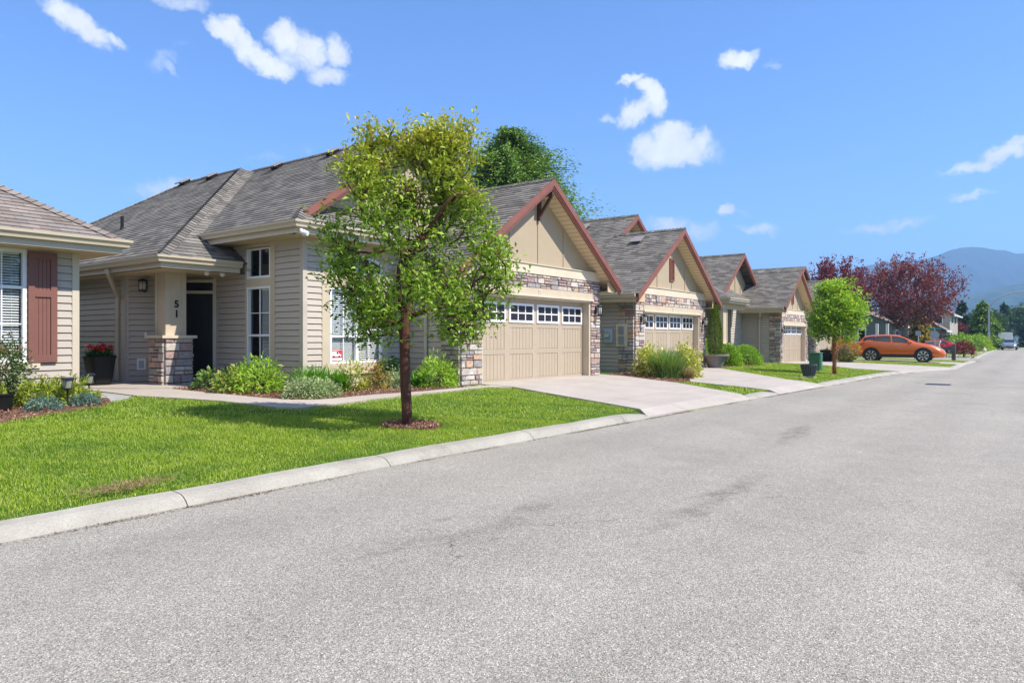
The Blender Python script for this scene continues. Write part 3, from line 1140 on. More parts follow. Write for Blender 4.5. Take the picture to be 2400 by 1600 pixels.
GUT = [(-0.010, -0.135), (0.075, -0.135), (0.082, -0.10), (0.098, -0.070), (0.122, -0.045), (0.125, 0.0), (0.112, 0.0), (0.105, -0.03), (0.0, -0.03), (-0.010, 0.0)]


def gutter(name, path, parent, m=None, mirror=False, fascia=0.25):
    """gutter on a fascia board; path runs so that the outside is on its right"""
    mb = MB()
    mb.sweep(path, GUT)
    mb.build('gutter', M['gutter'], parent)
    mb = MB()
    mb.sweep(path, [(-0.045, -fascia), (-0.012, -fascia), (-0.012, -0.03), (-0.045, -0.03)])
    mb.build('fascia', M['fascia'], parent)


def stones(mb, o, d, n, rects, seed=1, hmin=0.095, hmax=0.20, lmin=0.17, lmax=0.46, prot=0.042):
    """random coursed ledge stones on rectangles (a0,a1,z0,z1); material 0 stones, 1 mortar"""
    rng = random.Random(seed)
    o, d, n = Vector((*o, 0)), Vector((*d, 0)).normalized(), Vector((*n, 0)).normalized()
    up = Vector((0, 0, 1))
    flip = d.cross(up).dot(n) < 0
    for a0, a1, z0, z1 in rects:
        q = [o + d * a0 + up * z0, o + d * a1 + up * z0, o + d * a1 + up * z1, o + d * a0 + up * z1]
        q = [p + n * 0.004 for p in q]
        mb.poly(q[::-1] if flip else q, m=1)
        z = z0
        while z < z1 - 0.03:
            h = rng.uniform(hmin, hmax)
            if z1 - z - h < hmin * 0.8:
                h = z1 - z
            a = a0 - (rng.uniform(0, 0.05))
            a = a0
            while a < a1 - 0.02:
                l = rng.uniform(lmin, lmax)
                if a1 - a - l < lmin * 0.7:
                    l = a1 - a
                # sometimes two thin stones stacked
                parts = [(z, h)]
                if h > 0.125 and rng.random() < 0.35:
                    hh = h * rng.uniform(0.4, 0.6)
                    parts = [(z, hh), (z + hh, h - hh)]
                for zz, hh in parts:
                    g = 0.006
                    nx, nz = max(3, int(l / 0.06) + 1), max(3, int(hh / 0.05) + 1)
                    pr = prot * rng.uniform(0.6, 1.25)
                    tx, tz = rng.uniform(-0.25, 0.25), rng.uniform(-0.25, 0.25)
                    i0 = len(mb.v)
                    for kz in range(nz + 1):
                        for kx in range(nx + 1):
                            fx, fz = kx / nx, kz / nz
                            edge = kx in (0, nx) or kz in (0, nz)
                            dep = 0.0 if edge else pr * (1 + tx * (fx - .5) + tz * (fz - .5)) + rng.uniform(-0.009, 0.009)
                            ax = a + g + (l - 2 * g) * fx
                            az = zz + g + (hh - 2 * g) * fz
                            if not edge:
                                # pull the inner ring out to the rim so that the face is broad and the sides steep
                                if kx == 1: ax = a + g + min(0.012, l * .2)
                                if kx == nx - 1: ax = a + l - g - min(0.012, l * .2)
                                if kz == 1: az = zz + g + min(0.010, hh * .2)
                                if kz == nz - 1: az = zz + hh - g - min(0.010, hh * .2)
                                ax += rng.uniform(-0.004, 0.004); az += rng.uniform(-0.004, 0.004)
                            mb.v.append(tuple(o + d * ax + up * az + n * (0.003 + dep)))
                    W_ = nx + 1
                    for kz in range(nz):
                        for kx in range(nx):
                            f = [i0 + kz * W_ + kx, i0 + kz * W_ + kx + 1, i0 + (kz + 1) * W_ + kx + 1, i0 + (kz + 1) * W_ + kx]
                            mb.f.append(f[::-1] if flip else f)
                            mb.uv.append(None)
                            mb.m.append(0)
                a += l
            z += h


def window(parent, p0, d, n, a0, a1, z0, z1, rails=(), bars=(), blind=None, frame=0.05, mull=(), name='window', deep=0.06, depth=0.5, label=None, bar_w=0.018, room=True, sub_bars=None):
    """white vinyl window in a hole; children: pane, blind, room"""
    D, N, U = Vector((*d, 0)).normalized(), Vector((*n, 0)).normalized(), Vector((0, 0, 1))
    O = Vector((*p0, 0))
    def at(a, z, o):
        return O + D * a + U * z + N * o
    mb = MB()
    def bar(aa, ab, za, zb, f0=-deep, f1=0.022):
        mb.obox(at(aa, za, f0), D * (ab - aa), U * (zb - za), N * (f1 - f0))
    bar(a0, a0 + frame, z0, z1)
    bar(a1 - frame, a1, z0, z1)
    bar(a0 + frame, a1 - frame, z0, z0 + frame)
    bar(a0 + frame, a1 - frame, z1 - frame, z1)
    for a in mull:
        bar(a - 0.04, a + 0.04, z0 + frame, z1 - frame, f1=0.018)
    for z in rails:
        bar(a0 + frame, a1 - frame, z - 0.025, z + 0.025, f1=0.012)
    lim = [z0 + frame, z1 - frame]
    for b in bars:
        a, za, zb = b if isinstance(b, tuple) else (b, lim[0], lim[1])
        bar(a - bar_w / 2, a + bar_w / 2, za, zb, -0.035, -0.008)
    if sub_bars:
        for (aa, ab, z) in sub_bars:
            bar(aa, ab, z - bar_w / 2, z + bar_w / 2, -0.036, -0.009)
    fr = mb.build(name, M['white'], parent, label=label)
    mb = MB()
    mb.poly([at(a0 + 0.01, z0 + 0.01, -0.04), at(a1 - 0.01, z0 + 0.01, -0.04), at(a1 - 0.01, z1 - 0.01, -0.04), at(a0 + 0.01, z1 - 0.01, -0.04)])
    mb.build('pane', M['glass'], fr)
    if blind:
        mb = MB()
        for (b0, b1, zb0, zb1) in blind:
            z = zb0
            while z < zb1:
                A, B = at(b0, z - 0.013, -0.066), at(b1, z - 0.013, -0.066)
                C, E = at(b1, z + 0.013, -0.102), at(b0, z + 0.013, -0.102)
                mb.obox(A, B - A, E - A, U * 0.003)
                z += 0.046
            mb.obox(at(b0, zb1, -0.12), D * (b1 - b0), U * 0.05, N * 0.05)
            for f in (0.15, 0.85):
                mb.obox(at(b0 + (b1 - b0) * f, zb0, -0.062), D * 0.004, U * (zb1 - zb0), N * 0.002)
        mb.build('blind', M['blind'], fr)
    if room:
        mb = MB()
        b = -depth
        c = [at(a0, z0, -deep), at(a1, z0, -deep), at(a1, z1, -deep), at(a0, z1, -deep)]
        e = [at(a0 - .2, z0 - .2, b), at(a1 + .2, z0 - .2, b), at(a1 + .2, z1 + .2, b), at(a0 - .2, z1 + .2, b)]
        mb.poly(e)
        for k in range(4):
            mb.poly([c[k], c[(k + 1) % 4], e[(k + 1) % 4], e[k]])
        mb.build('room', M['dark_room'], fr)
    return fr


def wall_lamp(parent, o, n, h=0.27, w=0.12):
    """lantern wall light; o = centre point on the wall"""
    N, U = Vector((*n, 0)).normalized(), Vector((0, 0, 1))
    D = N.cross(U)
    o = Vector(o)
    c = o + N * (0.06 + w * 0.6)
    mb = MB()
    mb.obox(o - D * 0.05 - U * 0.09, D * 0.10, U * 0.20, N * 0.02)
    mb.obox(o - D * 0.012 + U * (h * 0.5), D * 0.024, U * 0.02, N * 0.10)
    mb.obox(o - D * 0.012 - U * (h * 0.5 + 0.02), D * 0.024, U * 0.02, N * 0.10)
    mb.lathe((c.x, c.y), [(w * 0.15, o.z + h * 0.62), (w * 0.45, o.z + h * 0.56), (w * 0.66, o.z + h * 0.42), (w * 0.66, o.z + h * 0.39), (w * 0.5, o.z + h * 0.38)], 12)
    mb.lathe((c.x, c.y), [(w * 0.5, o.z - h * 0.42), (w * 0.6, o.z - h * 0.43), (w * 0.6, o.z - h * 0.48), (w * 0.2, o.z - h * 0.54)], 12)
    for k in range(6):
        a = math.pi / 3 * k
        x, y = c.x + w * 0.53 * math.cos(a), c.y + w * 0.53 * math.sin(a)
        mb.tube([(x, y, o.z - h * 0.44), (x, y, o.z + h * 0.41)], 0.006, 4)
    l = mb.build('wall_lamp', M['black'], parent)
    mb = MB()
    mb.lathe((c.x, c.y), [(w * 0.44, o.z - h * 0.41), (w * 0.48, o.z), (w * 0.44, o.z + h * 0.38)], 12)
    mb.build('lamp_glass', M['lamp_glass'], l, smooth=True)
    return l


def number_text(parent, txt, o, d, n, size, m, name='house_number'):
    """raised numerals on a face"""
    D, N, U = Vector((*d, 0)).normalized(), Vector((*n, 0)).normalized(), Vector((0, 0, 1))
    c = bpy.data.curves.new(name, 'FONT')
    c.body = txt
    c.size = size
    c.extrude = 0.006
    c.offset = 0.006 * size / 0.2
    c.align_x = 'CENTER'
    c.align_y = 'CENTER'
    t = bpy.data.objects.new(name + '_tmp', c)
    COL.objects.link(t)
    bpy.context.view_layer.update()
    me = bpy.data.meshes.new_from_object(t.evaluated_get(bpy.context.evaluated_depsgraph_get()))
    bpy.data.objects.remove(t)
    bpy.data.curves.remove(c)
    me.name = name
    o0 = ORG[parent.name]
    for v in me.vertices:
        p = Vector(o) + D * v.co.x + U * v.co.y + N * (v.co.z + 0.006) - o0
        v.co = p
    me.materials.clear()
    me.materials.append(m)
    ob = bpy.data.objects.new(name, me)
    COL.objects.link(ob)
    ob.parent = parent
    ORG[ob.name] = o0
    return ob


def roof_vent(parent, p, slope_dir, up, w=0.36):
    """low box vent on a roof plane; slope_dir points down the slope"""
    s = Vector(slope_dir).normalized()
    nrm = Vector(up).normalized()
    d = s.cross(nrm)
    p = Vector(p)
    mb = MB()
    a = w / 2
    # base box, hood with overhang down-slope
    mb.obox(p - d * a * 0.8 - s * a * 0.8, d * a * 1.6, s * a * 1.5, nrm * 0.09, 1)
    b = [p - d * a - s * a + nrm * 0.09, p + d * a - s * a + nrm * 0.09, p + d * a * 1.1 + s * a * 1.25 + nrm * 0.12, p - d * a * 1.1 + s * a * 1.25 + nrm * 0.12]
    mb.poly(b)
    t_ = [q + nrm * 0.035 for q in b]
    mb.poly(t_)
    for k in range(4):
        mb.poly([b[k], b[(k + 1) % 4], t_[(k + 1) % 4], t_[k]])
    return mb.build('roof_vent', [M['vent'], M['black']], parent)


M['vent'] = paint('vent_metal', (0.25, 0.23, 0.22), rough=0.5)


def downspout(parent, pts, r=0.042):
    mb = MB()
    P = [Vector(p) for p in pts]
    mb.tube(P, r, 4)
    return mb.build('downspout', M['gutter'], parent)


def garage_door(parent, x0, x1, y, z0, z1, cols=4, detail=True):
    """carriage style sectional door facing -y with a row of lights; child windows"""
    mb = MB()
    mb.box(x0, y, z0, x1, y + 0.04, z1)
    w = (x1 - x0) / cols
    H = z1 - z0
    # from below: lower panel row, rail, upper panel row, rail, light row
    rows = [(z0 + 0.10, z0 + 0.755), (z0 + 0.875, z0 + 1.455)]
    lights = (z0 + 1.585, z0 + 2.10)
    def rail(xa, xb, za, zb, t=0.014):
        mb.box(xa, y - t, za, xb, y + 0.001, zb)
    st = w * 0.09
    # stiles
    edges = [x0] + [x0 + w * k for k in range(1, cols)] + [x1]
    for k, e in enumerate(edges):
        a = e - (st if k else 0)
        b = e + (st if k < cols else 0)
        rail(a, b, z0, z1)
    for za, zb in ((z0, rows[0][0]), (rows[0][1], rows[1][0]), (rows[1][1], lights[0]), (lights[1], z1)):
        for k in range(cols):
            rail(edges[k] + st, edges[k + 1] - st, za, zb, 0.013)
    for k in range(cols):
        xa, xb = edges[k] + st, edges[k + 1] - st
        for za, zb in rows:
            nb = 7
            bw = (xb - xa) / nb
            for j in range(nb):
                mb.box(xa + bw * j + 0.010, y - 0.007, za + 0.012, xa + bw * (j + 1) - 0.010, y + 0.001, zb - 0.012)
    for zz in (z0 + 0.815, z0 + 1.52):
        mb.box(x0, y - 0.0155, zz - 0.003, x1, y - 0.012, zz + 0.001)
    g = mb.build('garage_door', M['garage'], parent)
    for k in range(cols):
        xa, xb = edges[k] + st * 0.65, edges[k + 1] - st * 0.65
        za, zb = lights
        mw = MB()
        f = 0.06
        mw.box(xa, y - 0.04, za, xa + f, y - 0.012, zb)
        mw.box(xb - f, y - 0.04, za, xb, y - 0.012, zb)
        mw.box(xa + f, y - 0.04, za, xb - f, y - 0.012, za + f)
        mw.box(xa + f, y - 0.04, zb - f, xb - f, y - 0.012, zb)
        pw = (xb - xa - 2 * f)
        for j in (1, 2):
            xm = xa + f + pw * j / 3
            mw.box(xm - 0.016, y - 0.036, za + f, xm + 0.016, y - 0.014, zb - f)
        zm = (za + zb) / 2
        mw.box(xa + f, y - 0.035, zm - 0.016, xb - f, y - 0.013, zm + 0.016)
        wn = mw.build('window', M['white'], g)
        mg = MB()
        mg.poly([(xa + f, y - 0.022, za + f), (xb - f, y - 0.022, za + f), (xb - f, y - 0.022, zb - f), (xa + f, y - 0.022, zb - f)])
        mg.build('pane', M['glass_dark'], g)
    return g


def rake_pair(parent, xc, zc, half, drop, y, depth=0.30, over=0.5, col=None, t=0.05):
    """brown barge boards along a gable; apex (xc,zc) is the roof edge, board hangs below"""
    for s in (-1, 1):
        mb = MB()
        sl = Vector((s * half, 0, -drop)).normalized()
        L = math.hypot(half, drop)
        dn = Vector((-s * drop, 0, -half)).normalized()   # inward-down normal of the slope
        dn = Vector((0, 0, -1))
        o = Vector((xc, y, zc + 0.008))
        a, b = o, o + sl * L
        k = L / half
        d1, d2 = depth * 0.66, depth
        def plank(y0, y1, top, bot):
            q = [a + dn * top, b + dn * top, b + dn * bot, a + dn * bot]
            f = [Vector((p.x, y0, p.z)) for p in q]
            g = [Vector((p.x, y1, p.z)) for p in q]
            if s > 0:
                f, g = f[::-1], g[::-1]
            mb.poly(f); mb.poly(g[::-1])
            for i in range(4):
                mb.poly([f[i], g[i], g[(i + 1) % 4], f[(i + 1) % 4]])
        plank(y, y + t, 0.0, d1)
        plank(y + 0.022, y + t + 0.03, d1 - 0.002, d1 + (d2 - d1) * 0.5)
        plank(y + 0.045, y + t + 0.05, d1 + (d2 - d1) * 0.5 - 0.002, d2)
        mb.build('rake_board', col or M['brown'], parent)


def gable_soffit(parent, xc, zc, half, drop, y0, y1, under=0.20):
    for s in (-1, 1):
        mb = MB()
        a = Vector((xc, 0, zc - under))
        b = Vector((xc + s * half, 0, zc - drop - under))
        q = [(a.x, y0, a.z), (b.x, y0, b.z), (b.x, y1, b.z), (a.x, y1, a.z)]
        mb.poly(q if s < 0 else q[::-1])
        mb.build('soffit', M['soffit'], parent)


def gable_panel(mb, pts, y):
    mb.poly([(x, y, z) for x, z in pts])


SL = 0.69
# ---------------------------------------------------------------- houses
def garage_wing(h, X0, X1, Yf, dz, zb, rx, pz, half, yback, door, num=None, vent=True, lamps=(1,), seed=1, bracket=True, side_to=7.0, eave_l_back=None, big=True):
    """gabled double garage facing the street (-y)"""
    zh, zt = 2.61 + dz, 2.81 + dz          # header
    zb0, zb1 = 3.19 + dz, 3.44 + dz        # belly band
    ez = pz - SL * half                    # eave level
    dx0, dx1 = door
    # side walls
    mb = MB()
    lap(mb, (X0 + 0.03, Yf + 0.6), (X0 + 0.03, Yf + side_to), (-1, 0), zb + 0.12, ez - 0.2, zref=0.30 + dz)
    board(mb, (X0 + 0.03, Yf + 0.6), (0, 1), (-1, 0), 0, side_to - 0.6, zb - 0.35, zb + 0.12, 0.02)
    mb.build('siding_wall', M['siding'], h)
    mb = MB()
    mb.poly([(X1 - 0.02, Yf + 0.02, zb - 0.3), (X1 - 0.02, Yf + side_to, zb - 0.3), (X1 - 0.02, Yf + side_to, ez), (X1 - 0.02, Yf + 0.02, ez)])
    mb.build('end_wall', M['siding'], h)
    # stone veneer
    mb = MB()
    stones(mb, (X0, Yf), (0, 1), (-1, 0), [(0.0, 0.6, zb - 0.30, ez - 0.2)], seed)
    rects = [(0, dx0 - X0 - 0.04, zb - 0.3, zt), (dx1 - X0 + 0.09, X1 - X0, zb - 0.3, zt), (0, X1 - X0, zt, zb0)]
    stones(mb, (X0, Yf), (1, 0), (0, -1), rects, seed + 10, lmin=0.15, lmax=0.42)
    stones(mb, (X1, Yf), (0, 1), (1, 0), [(0.0, 0.4, zb - 0.30, zb0)], seed + 20)
    mb.build('stone_veneer', [M['stone'], M['mortar']], h)
    # header, band, jambs
    mb = MB()
    mb.box(dx0 - 0.14, Yf - 0.055, zh + 0.02, dx1 + 0.16, Yf + 0.05, zt)
    mb.build('garage_header', M['trim'], h)
    mb = MB()
    mb.box(dx0 - 0.16, Yf - 0.095, zh - 0.035, dx1 + 0.18, Yf + 0.02, zh + 0.018)
    mb.box(dx0 - 0.10, Yf - 0.03, zh - 0.085, dx1 + 0.12, Yf + 0.25, zh - 0.037)
    mb.build('header_moulding', M['cream'], h)
    for ja, jb in ((dx1, dx1 + 0.085), (dx0 - 0.04, dx0)):
        mb = MB()
        mb.box(ja, Yf - 0.02, zb - 0.2, jb, Yf + 0.30, zh - 0.088)
        mb.build('door_jamb', M['trim'], h)
    mb = MB()
    mb.box(X0 - 0.05, Yf - 0.055, zb0, X1 + 0.05, Yf + 0.06, zb1)
    mb.box(X0 - 0.05, Yf - 0.085, zb1, X1 + 0.05, Yf + 0.06, zb1 + 0.022)
    mb.build('belly_band', M['cream'], h)
    # gable
    yp = Yf + 0.045
    mb = MB()
    zlo = zb1 - 0.05
    u = 0.20
    hw = (pz - u - zlo) / SL
    mb.poly([(rx - hw, yp, zlo), (rx + hw, yp, zlo), (rx, yp, pz - u)])
    mb.build('gable_panel', M['panel'], h)
    for k in (-2, -1, 0, 1, 2):
        mb = MB()
        xb = rx + 1.295 * k * (X1 - X0) / 6.58
        top = pz - u - 0.02 - SL * abs(xb - rx)
        if top > zb1 + 0.05:
            mb.box(xb - 0.022, yp - 0.02, zb1 + 0.022, xb + 0.022, yp + 0.01, top)
            mb.build('batten', M['panel'], h)
    # roof
    ov = 0.50
    y0 = Yf - ov
    mb = MB()
    nl = roof(mb, [(rx - half, yback, ez), (rx - half, y0, ez), (rx, y0, pz), (rx, yback, pz)])
    nr = roof(mb, [(rx + half, y0, ez), (rx + half, yback, ez), (rx, yback, pz), (rx, y0, pz)])
    cap_strip(mb, (rx, y0, pz + 0.004), (rx, yback, pz + 0.004), nl, nr, 0.13)
    r = mb.build('roof', M['shingle'], h)
    rake_pair(h, rx, pz, half + 0.05, SL * (half + 0.05), y0 + 0.0, depth=0.29)
    gable_soffit(h, rx, pz, half, SL * half, y0 + 0.10, Yf + 0.06, u)
    # eaves
    yb = yback if eave_l_back is None else eave_l_back
    gutter('gutter', [(rx - half + 0.01, yb, ez + 0.01), (rx - half + 0.01, Yf - 0.36, ez + 0.01)], h)
    gutter('gutter', [(rx + half - 0.01, Yf + 0.0, ez + 0.01), (rx + half - 0.01, yback, ez + 0.01)], h)
    for xa, xb in ((rx - half, X0 + 0.1), (X1 - 0.1, rx + half)):
        mb = MB()
        mb.box(xa + 0.03, y0 + 0.14, ez - 0.262, xb, Yf + 4, ez - 0.242)
        # boxed return below the rake
        mb.box(xa + 0.05, y0 + 0.16, ez - 0.242, xb, y0 + 0.18, ez + 0.05)
        mb.build('eave_soffit', M['soffit_plain'], h)
    garage_door(h, dx0, dx1, Yf + 0.22, zb - 0.012, zb + 2.24)
    if bracket:
        mb = MB()
        zt_ = pz - 0.42
        b0 = Yf + 0.04
        mb.box(rx - 0.045, b0 - 0.09, zt_ - 0.66, rx + 0.045, b0, zt_ - 0.02)
        mb.box(rx - 0.045, b0 - 0.50, zt_ - 0.03, rx + 0.045, b0 - 0.0, zt_ + 0.07)
        a, b = Vector((rx, b0 - 0.04, zt_ - 0.56)), Vector((rx, b0 - 0.44, zt_ - 0.03))
        d = b - a
        nn = Vector((0, -d.z, d.y)).normalized() * 0.07
        mb.obox(a - Vector((0.035, 0, 0)) - nn / 2, (0.07, 0, 0), nn, d)
        mb.build('bracket', M['darkbrown'], h)
    if vent:
        mb = MB()
        vz0, vz1, vw = 3.78 + dz, 4.62 + dz, 0.19
        f = 0.045
        y1 = yp - 0.05
        mb.box(rx - vw, y1, vz0, rx - vw + f, yp, vz1)
        mb.box(rx + vw - f, y1, vz0, rx + vw, yp, vz1)
        mb.box(rx - vw + f, y1, vz0, rx + vw - f, yp, vz0 + f)
        mb.box(rx - vw + f, y1, vz1 - f, rx + vw - f, yp, vz1)
        z = vz0 + f + 0.01
        while z < vz1 - f - 0.02:
            mb.obox((rx - vw + f, y1 + 0.005, z), (2 * (vw - f), 0, 0), (0, 0.035, 0.03), (0, -0.003, 0.006))
            z += 0.045
        mb.build('louver_vent', M['brown'], h)
    for s in lamps:
        xl = dx1 + 0.36 if s > 0 else dx0 - 0.33
        wall_lamp(h, (xl, Yf - 0.045, 2.30 + dz), (0, -1), 0.30, 0.13)
    if num:
        number_text(h, num, ((dx0 + dx1) / 2 - 0.12, Yf - 0.056, (zh + zt) / 2 + 0.01), (1, 0), (0, -1), 0.17, M['number_brass'])
    return r


M['number_brass'] = paint('pale_numeral', (0.62, 0.57, 0.47), rough=0.4)

# ---------------------------------------------------------------- house 51
h = empty('house', (11.0, 13.5, 0.3), 'beige house numbered 51 with stone garage and arched window, behind the lawn maple', 'house', 'row houses along the street')
garage_wing(h, 12.63, 19.21, 10.9, 0.0, 0.30, 15.92, 5.74, 3.78, 16.5, (13.46, 18.56), '51', vent=False, lamps=(1, -1), seed=3, side_to=3.5)
downspout(h, [(12.12, 11.98, 3.0), (12.14, 11.98, 2.93), (12.56, 11.98, 2.70), (12.58, 11.98, 2.60), (12.58, 11.98, 0.42)], 0.05)
XB, YB = 9.47, 12.6
# bay front wall with arched window: house siding either side, beige surround
mb = MB()
lap(mb, (XB, YB), (12.6, YB), (0, -1), 0.60, 3.62, [(0.48, 2.43, 0.5, 3.62)])
lap(mb, (XB, YB), (12.6, YB), (0, -1), 0.25, 0.60)
lap(mb, (XB, 15.95), (XB, YB), (-1, 0), 0.25, 3.62, [(1.25, 2.38, 0.70, 3.62)])
mb.build('siding_wall', M['siding'], h)
mb = MB()
mb.box(XB - 0.028, YB - 0.028, 0.25, XB + 0.085, YB + 0.02, 3.60)
mb.box(XB - 0.029, YB + 0.02, 0.25, XB + 0.02, YB + 0.085, 3.60)
mb.build('corner_board', M['corner'], h)
# arched window surround: beige panel 9.98..11.90 with cut-outs
ax0, ax1, acx = 10.17, 11.73, 10.95
def arch_z(x, x0=ax0, x1=ax1, spring=3.15, rise=0.30):
    t = (x - (x0 + x1) / 2) / ((x1 - x0) / 2)
    return spring + rise * math.sqrt(max(0, 1 - t * t * 0.92)) - rise * math.sqrt(0.08)
mb = MB()
def face_strip(x0, x1, zlo0, zlo1, zhi, t=0.03):
    mb.poly([(x0, YB - t, zlo0), (x1, YB - t, zlo1), (x1, YB - t, zhi), (x0, YB - t, zhi)])
    mb.poly([(x0, YB - t, zlo0), (x0, YB + 0.04, zlo0), (x1, YB + 0.04, zlo1), (x1, YB - t, zlo1)])
mb.box(9.95, YB - 0.03, 0.68, ax0, YB + 0.04, 3.62)
mb.box(ax1, YB - 0.03, 0.68, 11.90, YB + 0.04, 3.62)
mb.box(ax0, YB - 0.03, 0.68, ax1, YB + 0.04, 0.89)
mb.box(ax0, YB - 0.03, 2.60, ax1, YB + 0.04, 2.93)
N_ = 20
for k in range(N_):
    a, b = ax0 + (ax1 - ax0) * k / N_, ax0 + (ax1 - ax0) * (k + 1) / N_
    face_strip(a, b, arch_z(a), arch_z(b), 3.62)
mb.build('window_surround', M['trim'], h)
mb = MB()
mb.box(9.92, YB - 0.075, 0.64, 11.93, YB + 0.0, 0.685)
mb.build('window_sill', M['cream'], h)
window(h, (ax0, YB), (1, 0), (0, -1), 0.0, 1.56, 0.89, 2.60, rails=(1.50,), mull=(0.78,), bars=((0.40, 0.94, 2.55), (1.16, 0.94, 2.55)), blind=[(0.06, 0.73, 0.97, 2.5), (0.83, 1.50, 0.97, 2.5)], frame=0.05)
# arched light
mb = MB()
for k in range(N_):
    a, b = ax0 + (ax1 - ax0) * k / N_, ax0 + (ax1 - ax0) * (k + 1) / N_
    for za, zb_, f in ((arch_z(a) - 0.05, arch_z(b) - 0.05, 1),):
        q = [(a, YB - 0.045, arch_z(a) - 0.05), (b, YB - 0.045, arch_z(b) - 0.05), (b, YB - 0.045, arch_z(b) + 0.002), (a, YB - 0.045, arch_z(a) + 0.002)]
        mb.poly(q)
        mb.poly([(a, YB + 0.02, arch_z(a) - 0.05), (b, YB + 0.02, arch_z(b) - 0.05), (b, YB - 0.045, arch_z(b) - 0.05), (a, YB - 0.045, arch_z(a) - 0.05)])
mb.box(ax0, YB - 0.045, 2.93, ax1, YB + 0.02, 2.98)
mb.box(ax0, YB - 0.045, 2.98, ax0 + 0.05, YB + 0.02, arch_z(ax0) - 0.03)
mb.box(ax1 - 0.05, YB - 0.045, 2.98, ax1, YB + 0.02, arch_z(ax1) - 0.03)
for xm in (10.57, 10.95, 11.33):
    w_ = 0.030 if xm == 10.95 else 0.012
    mb.box(xm - w_, YB - 0.035, 2.98, xm + w_, YB + 0.005, arch_z(xm) - 0.03)
aw = mb.build('arched_window', M['white'], h)
mb = MB()
mb.poly([(ax0 + 0.01, YB + 0.01, 2.94)] + [(ax1 - 0.01, YB + 0.01, 2.94)] + [(ax1 + (ax0 - ax1) * k / N_, YB + 0.01, arch_z(ax1 + (ax0 - ax1) * k / N_) - 0.01) for k in range(N_ + 1)])
mb.build('pane', M['glass'], aw)
mb = MB()
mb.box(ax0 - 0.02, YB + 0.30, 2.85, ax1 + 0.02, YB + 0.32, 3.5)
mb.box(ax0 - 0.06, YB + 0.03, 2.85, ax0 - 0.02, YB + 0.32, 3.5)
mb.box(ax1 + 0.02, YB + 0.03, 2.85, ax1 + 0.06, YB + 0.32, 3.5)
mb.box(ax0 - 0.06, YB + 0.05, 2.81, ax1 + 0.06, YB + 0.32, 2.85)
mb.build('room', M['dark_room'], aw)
# red window sticker with a white van
wn = [o for o in h.children if o.name.startswith('window') and 'surround' not in o.name and 'sill' not in o.name][-1]
sx, sz, sy = ax0 + 0.065, 0.955, YB + 0.025
mb = MB()
mb.box(sx, sy, sz, sx + 0.31, sy + 0.004, sz + 0.235, 0)
mb.box(sx + 0.012, sy - 0.003, sz + 0.008, sx + 0.298, sy, sz + 0.055, 1)
van = [(0.03, 0.09), (0.28, 0.09), (0.28, 0.135), (0.225, 0.15), (0.185, 0.205), (0.05, 0.21), (0.03, 0.19)]
mb.poly([(sx + a, sy - 0.003, sz + b) for a, b in van], m=1)
mb.poly([(sx + a, sy - 0.005, sz + b) for a, b in [(0.15, 0.15), (0.21, 0.15), (0.18, 0.195), (0.15, 0.198)]], m=2)
for cx in (0.075, 0.225):
    mb.poly([(sx + cx + 0.022 * math.cos(a), sy - 0.006, sz + 0.09 + 0.022 * math.sin(a)) for a in [math.pi * 2 * k / 12 for k in range(12)]], m=2)
mb.build('sticker', [M['sticker_red'], M['white'], M['black']], wn)
# narrow side window tower
mb = MB()
a0, a1 = 15.95 - 14.65, 15.95 - 13.74      # along the wall from the door side
b = (XB, 15.95)
dd, nn = (0, -1), (-1, 0)
board(mb, b, dd, nn, 1.25, a0, 0.70, 3.60)
board(mb, b, dd, nn, a1, 2.38, 0.70, 3.60)
board(mb, b, dd, nn, a0, a1, 0.70, 0.88)
board(mb, b, dd, nn, a0, a1, 2.63, 2.82)
board(mb, b, dd, nn, a0, a1, 3.52, 3.60)
mb.build('window_surround', M['trim'], h)
window(h, b, dd, nn, a0, a1, 2.82, 3.52, bars=((a0 + a1) / 2,), name='window')
window(h, b, dd, nn, a0, a1, 0.88, 2.63, rails=(1.52,), bars=((a0 + a1) / 2,), sub_bars=[(a0 + .05, a1 - .05, 2.03)], blind=[(a0 + 0.45, a1 - 0.05, 1.0, 2.54)], name='window')
mb = MB()
mb.box(XB - 0.02, YB - 0.02, 3.60, 12.6, YB + 0.02, 3.66)
board(mb, (XB, 15.95), dd, nn, 0, 3.35, 3.50, 3.66, 0.022)
mb.box(XB + 0.02, YB - 0.024, 3.48, 9.95, YB + 0.02, 3.60)
mb.build('frieze', M['trim'], h)
# porch: angled door wall
A2, B2 = Vector((9.47, 15.95, 0)), Vector((8.0, 17.42, 0))
d45 = (B2 - A2).normalized()
n45 = Vector((-d45.y, d45.x, 0))
if n45.dot(Vector((-1, -1, 0))) < 0:
    n45 = -n45
dl, nl_ = (d45.x, d45.y), (n45.x, n45.y)
L45 = (B2 - A2).length
mb = MB()
lap(mb, (9.47, 15.95), (8.0, 17.42), nl_, 0.30, 3.1, [(0.0, 1.17, 0.3, 2.95)])
lap(mb, (8.0, 17.42), (8.0, 26.0), (-1, 0), 0.30, 3.1)
lap(mb, (9.46, 14.5), (9.46, 15.9), (-1, 0), 3.0, 3.05)
mb.build('siding_wall', M['siding'], h)
mb = MB()
board(mb, (9.47, 15.95), dl, nl_, 0.0, 0.08, 0.42, 3.0, 0.03)
board(mb, (9.47, 15.95), dl, nl_, 1.06, 1.17, 0.42, 3.0, 0.03)
board(mb, (9.47, 15.95), dl, nl_, 0.08, 1.06, 2.53, 2.60, 0.03)
board(mb, (9.47, 15.95), dl, nl_, 0.08, 1.06, 2.80, 2.87, 0.03)
mb.build('door_frame', M['trim'], h)
mb = MB()
board(mb, (9.47, 15.95), dl, nl_, 0.08, 1.06, 2.87, 3.05, -0.02, -0.0)
